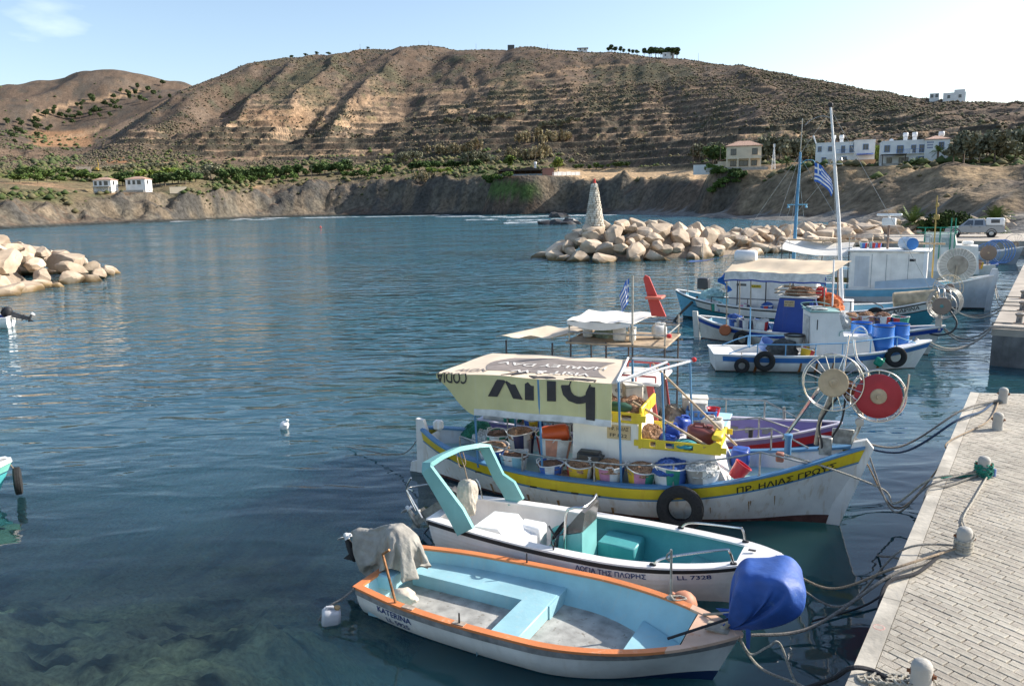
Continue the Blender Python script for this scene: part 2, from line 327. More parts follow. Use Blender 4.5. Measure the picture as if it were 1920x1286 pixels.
A2, D2 = np.meshgrid(AZ, DG, indexing='ij'); TX, TY = D2*np.sin(A2), D2*np.cos(A2)
def _w(k): return _L[k][0][:, None]
shoreD = _sd[:, None]; topD, fldD, midD, crD, farD = _w('top'), _w('fld'), _w('mid'), _w('crest'), _w('far')
# cliffs and banks: ribs and ledges
w_cl = sst(-2, 5, D2-shoreD)*(1-sst(-3, 14, D2-topD))
rib = n2(TX/16, TY/30, 1.3, 4); rib2 = n2(TX/6, TY/7, 5.1, 3)
soft = np.interp(A2, [-.8, .12, .24, .8], [1, 1, .28, .22])
Z += w_cl*soft*(4.6*rib + 2.6*rib2 + .7*n2(TX/2.4, TY/2.6, 8.3, 2))*np.clip(Z/5, .15, 1)
w_bank = sst(.16, .26, A2)*sst(4, 25, D2-shoreD)*(1-sst(0, 30, D2-topD)); bk = n2(TX/22, TY/13, 9.2, 4); Z += w_bank*(3.0*bk-1.3*np.abs(n2(TX/11, TY/16, 19.2, 3)))
# hill gullies
w_h = sst(0, 1, (D2-fldD)/(midD-fldD+1))*(1-.75*sst(.55, 1., (D2-midD)/(crD-midD+1)))*(1-sst(0, 120, D2-crD))
sx = TX + 14*n2(TX/90, TY/120, 2.2, 3); g1 = n2(sx/66-.12*TY/66, TY/520, 4.4, 2); gul = -np.abs(g1)*1.0; g2 = -np.abs(n2(sx/25-.1*TY/25, TY/210, 6.6, 2))
w_g = w_h*sst(.25, 1.15, (D2-fldD)/(midD-fldD+1)); gam = np.interp(A2, [-.8, -.1, .08, .8], [1, 1, .42, .35]); Z += w_g*gam*(15*(gul+.33)+9*(g2+.3)+5*n2(TX/38, TY/60, 71., 3)) + w_h*1.5*n2(TX/9, TY/9, 3.3, 3)
w_f = sst(-260, -120, D2-farD)*(1-sst(20, 120, D2-farD)); w_f2 = sst(60, 200, D2-crD)*(1-sst(-40, 60, D2-farD))
Z += w_f2*(24*(-np.abs(n2(TX/120, TY/300, 8.8, 3))+.3)) + w_f*3*n2(TX/40, TY/40, 2.9, 3)
# terraces
tm = sst(-30, 10, D2-fldD)*(1-sst(-.1, .55, (D2-midD)/(crD-midD+1)))*sst(-.55, -.42, A2)
tp = sst(-.50, -.20, n2(TX/110, TY/70, 12.5, 2)+.16); STEP = 5.2
zt = Z + 1.0*n2(TX/60, TY/60, 15.5, 2); fr = zt/STEP-np.floor(zt/STEP); zq = (np.floor(zt/STEP)+sst(.60, .97, fr))*STEP - (zt-Z)
TMASK = tm*tp; Z = Z*(1-TMASK)+zq*TMASK
# tracks cut into the slope: (x,y) image survey of the tracks -> bench
TRK = np.zeros_like(Z)
def track(pts, wid=3.2, cut=1.0):
    az = []; el = []
    for x, y in pts: r = ray(x, y); az.append(math.atan2(r[0], r[1])); el.append(r[2]/math.hypot(r[0], r[1]))
    az, el = np.array(az), np.array(el); i0, i1 = np.searchsorted(AZ, [az[0], az[-1]])
    for i in range(i0, i1):
        e = np.interp(AZ[i], az, el); s = (Z[i]-CAMH)/DG; c = np.where((s[:-1] < e) & (s[1:] >= e) & (DG[:-1] > 330))[0]
        if len(c) == 0: continue
        k = c[0]; d = DG-DG[k]; m = np.exp(-(d/wid)**4); zc = Z[i, k]; Z[i] = Z[i]*(1-m)+zc*m; TRK[i] = np.maximum(TRK[i], m)
track([(420, 232), (520, 214), (640, 196), (690, 183), (760, 178), (870, 168), (935, 156), (980, 142), (1050, 132), (1130, 124), (1180, 120)], 4.5)
track([(560, 232), (700, 228), (830, 214), (880, 204), (940, 197), (1010, 194)], 3)
track([(150, 318), (260, 308), (380, 302), (520, 292), (640, 288), (760, 276)], 3)
track([(1120, 262), (1240, 256), (1340, 254), (1460, 250), (1560, 252), (1680, 248), (1800, 244)], 3)
track([(1280, 170), (1340, 163), (1400, 160), (1470, 166)], 3)
track([(90, 260), (140, 255), (200, 232)], 4); track([(60, 214), (120, 196), (200, 180), (262, 170)], 4)
# level ground under the houses
for x, y, D, rad in ((1585, 310, 236, 13), (1706, 312, 222, 13), (1766, 311, 227, 8), (1393, 321, 257, 12), (200, 363, 374, 8), (262, 361, 374, 11), (985, 331, 352, 17), (1062, 330, 352, 9)):
    r = ray(x, y); a = math.atan2(r[0], r[1]); w = 1-sst(rad*.75, rad*1.25, np.hypot(TX-D*math.sin(a), TY-D*math.cos(a))); Z = Z*(1-w)+(CAMH+D*r[2]/math.hypot(r[0], r[1]))*w
def ground(X, Y):
    a = math.atan2(X, Y); d = math.hypot(X, Y); i = np.clip((a-AZ[0])/(AZ[1]-AZ[0]), 0, NA-1.001); k = int(np.clip(np.searchsorted(DG, d)-1, 0, ND-2)); i0 = int(i); u = i-i0; v = (d-DG[k])/(DG[k+1]-DG[k])
    return float((Z[i0, k]*(1-u)+Z[i0+1, k]*u)*(1-v)+(Z[i0, k+1]*(1-u)+Z[i0+1, k+1]*u)*v)
def hit(x, y, dmin=95):
    """where the sight line of survey point (x,y) meets the land"""
    r = ray(x, y); a = math.atan2(r[0], r[1]); e = r[2]/math.hypot(r[0], r[1]); i = (a-AZ[0])/(AZ[1]-AZ[0]); i0 = int(i); u = i-i0; zz = Z[i0]*(1-u)+Z[i0+1]*u
    s = zz-CAMH-e*DG; ok = np.where((s >= 0) & (DG > dmin))[0]; k = ok[0] if len(ok) else np.argmax(s-1e9*(DG < dmin)); d = DG[k]
    return np.array([d*math.sin(a), d*math.cos(a), zz[k]])
# albedo
def mixc(c, c2, w): return c*(1-w[..., None])+np.array(c2)*w[..., None]
gz_ = np.gradient(Z, axis=1)/np.gradient(DG)[None, :]
C = np.zeros(Z.shape+(3,)); C[:] = (.122, .087, .062)
nA = n2(TX/45, TY/45, 21., 4); nB = n2(TX/7, TY/7, 31., 3); nC = n2(TX/20, TY/26, 41., 3); nD = n2(TX/3, TY/3, 51., 2)
C = mixc(C, (.080, .068, .055), sst(-.1, .5, nB+.4*nA)); C = mixc(C, (.140, .106, .080), sst(.2, .8, nC)*.8)
C = mixc(C, (.075, .078, .042), sst(.2, .7, nA+.5*nB)*.6*w_h)
low = sst(-5, 20, D2-topD)*(1-sst(-20, 30, D2-fldD)); C = mixc(C, (.19, .15, .08), low*.75); C = mixc(C, (.07, .085, .034), low*sst(-.25, .3, nC+.5*nA)*.9); C = mixc(C, (.30, .19, .11), low*sst(.25, .6, n2(TX/60, TY/18, 61., 3)))
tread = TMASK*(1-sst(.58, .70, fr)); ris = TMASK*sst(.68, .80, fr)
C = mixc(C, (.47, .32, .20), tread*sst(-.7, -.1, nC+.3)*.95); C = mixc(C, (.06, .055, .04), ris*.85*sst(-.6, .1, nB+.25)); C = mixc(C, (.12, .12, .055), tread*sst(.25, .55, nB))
# ochre field on the bluff, bare orange cut, dry bank
def spot(x0, x1, y0, y1, col, amt, nz_=0.4):
    global C
    d = np.stack([TX, TY, Z-CAMH], -1); f = d@CF; px = 960+FPX*(d@CR)/f; py = 643-FPX*(d@CU)/f
    m = sst(x0-12, x0+12, px+18*nC*nz_)*(1-sst(x1-12, x1+12, px+18*nC*nz_))*sst(y0-2.5, y0+2.5, py+3*nC*nz_)*(1-sst(y1-2.5, y1+2.5, py+3*nC*nz_))*(D2 > 90)
    C = mixc(C, col, m*amt); return px, py
PX, PY = spot(1040, 1330, 317, 337, (.46, .315, .18), .95)
spot(60, 170, 246, 276, (.30, .17, .09), .85); spot(440, 580, 206, 236, (.22, .135, .08), .6, 1); spot(190, 250, 296, 305, (.42, .20, .09), .8)
spot(1380, 1900, 322, 400, (.23, .17, .105), .75, 1); spot(1420, 1900, 310, 335, (.31, .22, .125), .7, 1); spot(0, 360, 316, 340, (.26, .23, .10), .55, 1)
spot(880, 1040, 340, 368, (.075, .12, .035), .9, 1.6)
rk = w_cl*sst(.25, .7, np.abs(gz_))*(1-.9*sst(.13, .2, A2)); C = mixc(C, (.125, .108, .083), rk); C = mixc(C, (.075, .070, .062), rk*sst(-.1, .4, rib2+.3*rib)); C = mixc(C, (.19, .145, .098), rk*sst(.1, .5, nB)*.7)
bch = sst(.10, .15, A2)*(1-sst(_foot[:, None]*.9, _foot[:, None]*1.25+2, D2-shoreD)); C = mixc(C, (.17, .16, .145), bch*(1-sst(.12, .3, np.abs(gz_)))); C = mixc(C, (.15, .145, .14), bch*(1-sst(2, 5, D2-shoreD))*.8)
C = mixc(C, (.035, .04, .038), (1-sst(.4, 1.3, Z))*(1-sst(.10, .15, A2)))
C = mixc(C, (.16, .15, .135), sst(.50, .56, A2)*(1-sst(120, 170, D2))*sst(0, .4, nC)*.6)
C = mixc(C, (.36, .24, .145), TRK*.8)
C = np.clip(C*(1+.22*nD[..., None]), .01, .9)
ii, jj = np.meshgrid(np.arange(NA-1), np.arange(ND-1), indexing='ij'); q = (ii*ND+jj).ravel()
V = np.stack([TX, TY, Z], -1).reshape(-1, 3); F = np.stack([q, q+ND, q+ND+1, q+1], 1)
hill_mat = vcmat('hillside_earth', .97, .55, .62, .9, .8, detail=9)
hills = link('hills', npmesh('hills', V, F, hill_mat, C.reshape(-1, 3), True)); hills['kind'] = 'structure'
# ------------------------------------------------------------ scrub: dots of garrigue all over the slopes (nobody could count it)
def scrub(name, n, zone, smin, smax, cols, seed, clump=.0):
    rg = np.random.default_rng(seed); i = rg.integers(0, NA-1, n*9); k = rg.integers(0, ND-1, n*9)
    w = zone[i, k]*(DG[k]/500)**1.2; keep = rg.random(len(i)) < w; i, k = i[keep][:n], k[keep][:n]; m = len(i)
    a = AZ[i]+rg.random(m)*(AZ[1]-AZ[0]); d = DG[k]+rg.random(m)*(DG[k+1]-DG[k]); P = np.stack([d*np.sin(a), d*np.cos(a), Z[i, k]], 1)
    s = smin+(smax-smin)*rg.random(m)**2.2; v0 = np.array([(1, 0, 0), (.3, .95, 0), (-.8, .6, 0), (-.8, -.6, 0), (.3, -.95, 0), (.15, .1, .9), (0, 0, -.5)], float); f0 = np.array([(i, (i+1) % 5, 5) for i in range(5)]+[((i+1) % 5, i, 6) for i in range(5)]); nv = 7
    VV = v0[None]*(s[:, None, None]*np.array([1., 1., .8]))*(1+.5*(rg.random((m, nv, 1))-.5)) + P[:, None]; VV[:, :, 2] += (.25*s)[:, None]
    FF = (f0[None]+np.arange(m)[:, None, None]*nv).reshape(-1, 3); cc = np.array(cols)[rg.integers(0, len(cols), m)]*(.75+.5*rg.random((m, 1)))
    o = link(name, npmesh(name, VV.reshape(-1, 3), FF, vcmat('scrub_leaf', .95, .35, 1.6), np.repeat(cc, nv, 0))); o['kind'] = 'stuff'; return o
vis = (PX > -160) & (PX < 2080) & (D2 > 110) & (Z > 1.5)
den = np.clip(.5+.8*nA+.5*nB, .06, 1)
hz = vis*(w_h > .02)*(D2 < crD+60)*den*(1-TRK)*(1-.97*tread)*(1-.55*TMASK)*(np.abs(PY-276) < 190)
GS = [(.112, .094, .064), (.130, .104, .074), (.085, .084, .046), (.15, .12, .085)]
scrub('scrub', 105000, hz, .32, 1.3, GS, 5)
lowz = vis*sst(-6, 6, D2-topD)*(1-sst(0, 60, D2-fldD))*np.clip(nC+.35, 0, 1)*(1-((PX > 1040) & (PX < 1330) & (PY > 314) & (PY < 340)))*(1-TRK)
scrub('undergrowth', 16000, lowz, .6, 2.2, [(.085, .10, .035), (.06, .085, .03), (.15, .135, .07), (.11, .10, .055)], 6)
farz = vis*sst(40, 160, D2-crD)*(1-sst(0, 30, D2-farD))*np.clip(nA*1.6+.45, 0, 1)*(PX < 300)+vis*(PX < 150)*(D2 > 520)*(D2 < farD)*np.clip(nA+.3, 0, 1)
scrub('hill_undergrowth', 9000, farz, .8, 3.0, [(.075, .10, .04), (.09, .10, .05), (.10, .115, .048)], 8)
bankz = vis*sst(.12, .2, A2)*sst(_foot[:, None], _foot[:, None]+12, D2-shoreD)*(1-sst(-5, 10, D2-topD))*np.clip(nC+.2, 0, 1)
scrub('bank_undergrowth', 9000, bankz, .3, .9, [(.13, .11, .06), (.085, .085, .045), (.20, .155, .085), (.06, .075, .035)], 9)
cliffz = vis*w_cl*(A2 < .15)*np.clip(nB+.15, 0, 1)*(Z > 4)
scrub('cliff_undergrowth', 5500, cliffz, .4, 1.3, [(.075, .085, .04), (.10, .095, .05), (.055, .07, .035)], 10)
# ============================================================ WATER
def water_material():
    m = bpy.data.materials.new('sea_water'); m.use_nodes = True; t = m.node_tree; N = t.nodes; L = t.links; N.clear()
    out = N.new('ShaderNodeOutputMaterial'); g = N.new('ShaderNodeNewGeometry')
    def noise(sc, det, rot=0., dist=0., rough=.5):
        mp = N.new('ShaderNodeMapping'); mp.inputs['Scale'].default_value = sc; mp.inputs['Rotation'].default_value = (0, 0, rot); L.new(g.outputs['Position'], mp.inputs[0])
        n = N.new('ShaderNodeTexNoise'); n.inputs['Scale'].default_value = 1; n.inputs['Detail'].default_value = det; n.inputs['Distortion'].default_value = dist; n.inputs['Roughness'].default_value = rough; L.new(mp.outputs[0], n.inputs['Vector']); return n.outputs[0]
    def math_(op, a, b=None):
        n = N.new('ShaderNodeMath'); n.operation = op
        for k, v in enumerate((a, b)):
            if v is None: continue
            if isinstance(v, (int, float)): n.inputs[k].default_value = v
            else: L.new(v, n.inputs[k])
        return n.outputs[0]
    def mr(v, a, b, c, d):
        n = N.new('ShaderNodeMapRange'); n.interpolation_type = 'SMOOTHSTEP'; L.new(v, n.inputs[0])
        for k, q in enumerate((a, b, c, d)): n.inputs[k+1].default_value = q
        return n.outputs[0]
    sp = N.new('ShaderNodeSeparateXYZ'); L.new(g.outputs['Position'], sp.inputs[0])
    h1 = noise((.50, 1.25, 1), 1.6, .12, .7); h2 = noise((1.7, 3.6, 1), 1, -.2, .3); h3 = noise((.16, .30, 1), 2, .3, .2)
    open_ = mr(sp.outputs[1], 9, 34, .10, 1.); lee = mr(sp.outputs[0], -2, 12, 1., .45); far_ = mr(sp.outputs[1], 40, 180, 1., 1.5)
    gust = mr(noise((.05, .085, 1), 3, .2, .6), .35, .65, .55, 1.3)
    amp = math_('MULTIPLY', math_('MULTIPLY', open_, math_('MAXIMUM', lee, mr(sp.outputs[1], 55, 90, 0, 1))), math_('MULTIPLY', far_, gust))
    hh = math_('ADD', math_('MULTIPLY', math_('ADD', math_('MULTIPLY', h1, .27), math_('MULTIPLY', h2, .05)), amp), math_('MULTIPLY', h3, .055))
    bp = N.new('ShaderNodeBump'); bp.inputs['Strength'].default_value = 1; bp.inputs['Distance'].default_value = 1; L.new(hh, bp.inputs['Height'])
    fr_ = N.new('ShaderNodeFresnel'); fr_.inputs[0].default_value = 1.33; L.new(bp.outputs[0], fr_.inputs['Normal'])
    gl = N.new('ShaderNodeBsdfGlossy'); gl.inputs['Roughness'].default_value = .03; gl.inputs['Color'].default_value = (.97, .98, 1, 1); L.new(bp.outputs[0], gl.inputs['Normal'])
    df = N.new('ShaderNodeBsdfPrincipled'); df.subsurface_method = 'BURLEY'; df.inputs['Subsurface Weight'].default_value = 1; df.inputs['Subsurface Radius'].default_value = (1.2, 2.2, 2.6); df.inputs['Subsurface Scale'].default_value = 1.; df.inputs['Specular IOR Level'].default_value = 0; df.inputs['Roughness'].default_value = 1; cr = N.new('ShaderNodeMixRGB'); L.new(math_('MAXIMUM', mr(sp.outputs[1], 11, 38, 0, 1), mr(sp.outputs[0], -5.5, .5, .50, 0)), cr.inputs[0]); cr.inputs[1].default_value = (.011, .040, .056, 1); cr.inputs[2].default_value = (.034, .118, .152, 1)
    cg = N.new('ShaderNodeMixRGB'); L.new(mr(noise((.11, .16, 1), 3, .4, .5), .45, .72, 0, .75), cg.inputs[0]); L.new(cr.outputs[0], cg.inputs[1]); cg.inputs[2].default_value = (.024, .085, .080, 1); L.new(cg.outputs[0], df.inputs[0])
    tr = N.new('ShaderNodeBsdfTransparent'); tr.inputs[0].default_value = (.74, .88, .84, 1)
    # turbidity: how much of the bottom shows through, by the depth below
    murk = N.new('ShaderNodeAttribute'); murk.attribute_name = 'murk'
    body = N.new('ShaderNodeMixShader'); L.new(murk.outputs['Fac'], body.inputs[0]); L.new(tr.outputs[0], body.inputs[1]); L.new(df.outputs[0], body.inputs[2])
    mx_ = N.new('ShaderNodeMixShader'); L.new(fr_.outputs[0], mx_.inputs[0]); L.new(body.outputs[0], mx_.inputs[1]); L.new(gl.outputs[0], mx_.inputs[2]); L.new(mx_.outputs[0], out.inputs[0])
    return m
def bed(X, Y):
    """depth of the bottom: a rocky shelf runs out from the near shore on the left"""
    u = Y + .10*X + .8*n2(X/3., Y/3., 3.1, 3); e = sst(-.4, -4.2, X)
    shelf = -.42-.24*np.clip(u-7.4, -2, 9); return -4.6+(shelf+4.6)*e*sst(21., 10.0, u) + .26*n2(X/.8, Y/.8, 7.7, 3)*e*sst(18, 9, Y) + .16*np.abs(n2(X/.34, Y/.34, 1.7, 3))*e + .27*np.exp(-((X+5.0)**2/1.6+(Y-7.9)**2/.5))
xs = np.concatenate([np.linspace(-900, -26, 24), np.linspace(-25, 25, 120), np.linspace(26, 900, 24)]); ys = np.concatenate([np.linspace(-120, 1, 8), np.linspace(1.5, 24, 64), np.linspace(25, 120, 24), np.linspace(130, 700, 20)])
GX, GY = np.meshgrid(xs, ys, indexing='ij'); nx, ny = GX.shape; depth = -bed(GX, GY); a_, b_ = np.meshgrid(np.arange(nx-1), np.arange(ny-1), indexing='ij'); q = (a_*ny+b_).ravel(); FQ = np.stack([q, q+ny, q+ny+1, q+1], 1)
wm = npmesh('sea', np.stack([GX, GY, 0*GX], -1).reshape(-1, 3), FQ, water_material(), None, True)
at = wm.attributes.new('murk', 'FLOAT', 'POINT'); at.data.foreach_set('value', np.clip(1-np.exp(-(.05*np.maximum(depth, 0.02)+.065*np.maximum(depth, 0)**2)), 0, 1).astype(np.float32).ravel())
sea = link('sea_water', wm); sea['kind'] = 'structure'
xb = np.concatenate([np.linspace(-40, -14.3, 20), np.linspace(-14, 4, 240)]); yb = np.concatenate([np.linspace(4, 17, 180), np.linspace(17.3, 36, 24)]); BX, BY = np.meshgrid(xb, yb, indexing='ij'); BZ = bed(BX, BY); nb_ = len(yb)
a_, b_ = np.meshgrid(np.arange(len(xb)-1), np.arange(nb_-1), indexing='ij'); q = (a_*nb_+b_).ravel(); n1_ = n2(BX/.5, BY/.5, 4., 4); n3_ = n2(BX/1.7, BY/1.7, 14., 3)
CB = np.zeros(BX.shape+(3,)); CB[:] = (.50, .43, .25); CB = mixc(CB, (.74, .63, .33), sst(.1, .7, n1_)); CB = mixc(CB, (.05, .06, .035), sst(.0, .6, -n1_+.3*n3_)); CB = mixc(CB, (.10, .14, .10), sst(.2, .7, n3_)*.7)
link('seabed', npmesh('seabed', np.stack([BX, BY, BZ], -1).reshape(-1, 3), np.stack([q, q+nb_, q+nb_+1, q+1], 1), vcmat('seabed_rock', .9, .5, 9., .6, 14), CB.reshape(-1, 3), True))['kind'] = 'structure'
db = MB(); db.grid([[(-900, -120, -5.2), (900, -120, -5.2)], [(-900, 700, -5.2), (900, 700, -5.2)]]); o = db.build('deep_seabed', mat('deep_bottom', (.03, .05, .05))); o['kind'] = 'structure'
# ============================================================ BUILDINGS, TREES, SHORE
def facade_box(name, w, d, h, wallm, parent, z0=0., x0=0., y0=0., parapet=0.):
    m = MB(); m.box((x0, y0, z0+h/2-1.0), (w, d, h+2.0))
    if parapet:
        for sx, sy, dx, dy in ((0, -1, w+.1, .25), (0, 1, w+.1, .25), (-1, 0, .25, d+.1), (1, 0, .25, d+.1)): m.box((x0+sx*(w/2-.1), y0+sy*(d/2-.1), z0+h+parapet/2), (dx, dy, parapet))
    return m.build(name, wallm, parent, smooth=False)
GLS = mat('window_glass', (.05, .06, .075), .12, var=.1, spec=.8); WHT = mat('white_wall', (.80, .79, .76), .8, var=.05, scale=.6, streak=.12, dirt=(.5, .45, .38)); CRM = mat('cream_wall', (.72, .60, .44), .85, var=.06, scale=.6)
TIL = mat('terracotta_tiles', (.46, .29, .21), .85, var=.18, scale=3, bump=.4, bscale=9); BLU = mat('blue_joinery', (.10, .22, .46), .5); DRK = mat('dark_timber', (.06, .045, .035), .8); CON = mat('raw_concrete', (.42, .39, .34), .9, var=.12, scale=1.5)
STL = mat('tank_white', (.78, .78, .78), .4, var=.04); GRY = mat('grey_metal', (.32, .33, .34), .45, .6)
def win(parent, x, y, z, w, h, frame=BLU, ny=-1, nx=0, door=False, shutters=False):
    """window let into a facade: frame proud, pane recessed"""
    d = Vector((nx, ny, 0)); t = Vector((-ny, nx, 0)); rot = Matrix((t, d, Vector((0, 0, 1)))).transposed(); c = Vector((x, y, z)); m = MB()
    for s in (-1, 1): m.box(c+t*s*(w/2-.04)+d*.03, (.09, .14, h), rot)
    m.box(c+d*.03+Vector((0, 0, h/2-.04)), (w-.18, .14, .09), rot); m.box(c+d*.05+Vector((0, 0, -h/2+.03)), (w+.1, .22, .08), rot); m.box(c+d*.02, (.06, .1, h-.2), rot)
    f = m.build('door_frame' if door else 'window', frame, parent, smooth=False); p = MB(); p.box(c-d*.005, (w-.18, .03, h-.12), rot); p.build('pane', GLS, f, smooth=False); return f
def hip_roof(parent, w, d, z, rise, over=.45, x0=0, y0=0, m=None):
    a, b = w/2+over, d/2+over; r = max(.1, a-b*.9); vs = [(x0-a, y0-b, z), (x0+a, y0-b, z), (x0+a, y0+b, z), (x0-a, y0+b, z), (x0-r, y0, z+rise), (x0+r, y0, z+rise)]
    q = MB(); q.add(vs+[(v[0], v[1], z-.18) for v in vs[:4]], [(0, 1, 5, 4), (1, 2, 5), (2, 3, 4, 5), (3, 0, 4), (0, 6, 7, 1), (1, 7, 8, 2), (2, 8, 9, 3), (3, 9, 6, 0), (9, 8, 7, 6)]); return q.build('roof', m or TIL, parent, smooth=False)
def railing(parent, x0, x1, y, z, m, h=.95, n=None):
    q = MB(); q.rod((x0, y, z+h), (x1, y, z+h), .035, 5); q.rod((x0, y, z+.1), (x1, y, z+.1), .025, 5); k = n or max(3, int(abs(x1-x0)/.35))
    for i in range(k+1): x = x0+(x1-x0)*i/k; q.rod((x, y, z), (x, y, z+h), .018, 4)
    return q.build('railing', m, parent)
def tank(parent, x, y, z, s=1.):
    q = MB(); q.lathe([(.55*s, 0), (.6*s, .1*s), (.6*s, .8*s), (.5*s, .95*s)], 14, (x, y, z+1.5*s)); [q.rod((x+a*.4*s, y+b*.4*s, z), (x+a*.4*s, y+b*.4*s, z+1.5*s), .05, 5) for a in (-1, 1) for b in (-1, 1)]; q.box((x, y, z+.7*s), (.7*s, .7*s, 1.4*s)); q.build('water_tank', STL, parent)
def at_ground(x, y, D):
    r = ray(x, y); a = math.atan2(r[0], r[1]); X, Y = D*math.sin(a), D*math.cos(a); return X, Y, CAMH+D*r[2]/math.hypot(r[0], r[1])
def pad(X, Y, z): return max(z, ground(X, Y)) if False else z
# --- white holiday villas with blue balconies
def villa(name, label, xpx, ypx, D, W_, H_, right):
    X, Y, z = at_ground(xpx, ypx, D); g = thing(name, label, 'villa', (X, Y, z), -math.atan2(X, Y)+(.10 if right else .02))
    h1 = 2.9; d = 8.
    facade_box('wall', W_, d, h1, WHT, g)
    if right:
        facade_box('upper_wall', W_*.64, d, 2.9, WHT, g, h1, -W_*.18, .4, .35); facade_box('upper_wall', W_*.36, d+.02, 3.2, WHT, g, h1, W_*.32, -.6); hip_roof(g, W_*.36, d, h1+3.2, 1.0, .2, W_*.32, -.6)
        win(g, -W_*.42, -d/2+.4, h1+1.4, 1.3, 1.6); fx = [(-W_*.22, 1.5), (-W_*.02, 1.1), (W_*.1, 1.1)]; win(g, W_*.38, -d/2-.6, h1+1.6, 1.2, 1.7)
        for x, w in fx: win(g, x, -d/2+.4, h1+1.05, w, 2.05, door=True)
        railing(g, -W_*.28, W_*.13, -d/2-.4, h1+.1, BLU); win(g, -W_*.38, -d/2, 1.05, 1.1, 2.05, DRK, door=True); win(g, -W_*.16, -d/2, 1.05, 2.1, 2.0, DRK, door=True); win(g, W_*.1, -d/2, 1.5, 1.3, 1.3); win(g, W_*.40, -d/2, 1.4, 1.2, 1.4)
        m = MB(); m.box((-W_*.08, -d/2-.15, h1+.02), (W_*.46, 1.0, .16)); m.box((-W_*.06, -d/2-.45, h1+.5), (.5, .25, 1.)); m.build('balcony', WHT, g, smooth=False)
        m = MB(); m.box((-W_*.33, -d/2-2.2, 2.7), (W_*.38, 3.6, .16)); [m.box((-W_*.33+a*W_*.17, -d/2-3.7, 1.1), (.2, .2, 3.2)) for a in (-1, 1)]; m.build('pergola', DRK, g, smooth=False)
        lb = mat('blue_paint_letters', (.12, .16, .30), .6)
        for k, w in enumerate((1.5, 1.3, 1.3)):
            m = MB()
            for j in range(6): m.box((W_*.215+(j-2.5)*w/6, -d/2-.615, h1+2.45-k*.62), (w/6*.72, .03, .34))
            m.build('wall_lettering', lb, g, smooth=False)
        for x in (-W_*.12, W_*.02): tank(g, x, 1.5, h1+2.9)
        m = MB(); m.lathe([(.02, 0), (.45, .08), (.5, .12)], 12, (-W_*.34, .5, h1+3.5), (0, -1, .5)); m.rod((-W_*.34, .5, h1+2.9), (-W_*.34, .5, h1+3.6), .05, 5); m.build('satellite_dish', STL, g)
    else:
        facade_box('upper_wall', W_*.64, d, 2.7, WHT, g, h1, -W_*.18, .5, .35); facade_box('upper_wall', W_*.35, d, 3.0, WHT, g, h1, W_*.325, -.3, .35)
        win(g, -W_*.43, -d/2+.5, h1+1.4, 1.0, 1.4); win(g, -W_*.25, -d/2+.5, h1+1.4, 1.1, 1.3); win(g, W_*.345, -d/2-.3, h1+1.5, 1.4, 1.5)
        for x in (-W_*.03, W_*.11): win(g, x, -d/2+.5, h1+1.05, 1.0, 2.05, door=True)
        railing(g, -W_*.14, W_*.15, -d/2-.35, h1+.1, BLU); m = MB(); m.box((W_*.005, -d/2-.1, h1+.02), (W_*.3, .9, .16)); m.build('balcony', WHT, g, smooth=False)
        for x in (-W_*.35, W_*.0, W_*.3): win(g, x, -d/2, 1.2, 1.2, 1.8, BLU, door=True)
        m = MB(); m.sheet([[(W_*.2, -d/2-.05, 2.75), (W_*.48, -d/2-.05, 2.75)], [(W_*.2, -d/2-1.4, 2.35), (W_*.48, -d/2-1.4, 2.35)]], .04); m.build('awning', mat('awning_blue', (.06, .13, .42), .8), g)
        m = MB(); m.box((W_*.2, -d/2-2.6, .4), (W_*.62, .2, 1.3)); m.build('terrace_wall', mat('ochre_render', (.55, .34, .2), .9), g, smooth=False)
        for x in (-W_*.2, -W_*.06): tank(g, x, 1., h1+2.7)
        m = MB(); m.prism([(-W_*.5, -.5, h1+2.7), (-W_*.5, .3, h1+2.7), (-W_*.56, .1, h1+5.3), (-W_*.57, 0, h1+5.3)], (.3, 0, 0)); m.build('chimney', WHT, g, smooth=False)
    return g
villa('holiday_villa', 'low white flat-roofed villa with blue railings behind the striped flag', 1582, 310, 236, 14.6, 6, False)
vb = villa('holiday_villa', 'larger white villa with blue balconies, pergola and painted wall lettering', 1710, 312, 222, 14.6, 6.5, True)
X, Y, z = at_ground(1766, 311, 227); g = thing('cream_annexe', 'narrow cream house rising beside the larger white villa', 'house', (X, Y, z), -math.atan2(X, Y)); facade_box('wall', 5, 6, 5.3, CRM, g); win(g, .3, -3, 4., 1., 2.1, DRK); m = MB(); m.box((0, 0, 5.4), (5.5, 6.5, .25)); m.build('cornice', CRM, g, smooth=False); tank(g, -.6, 0, 5.5, 1.15)
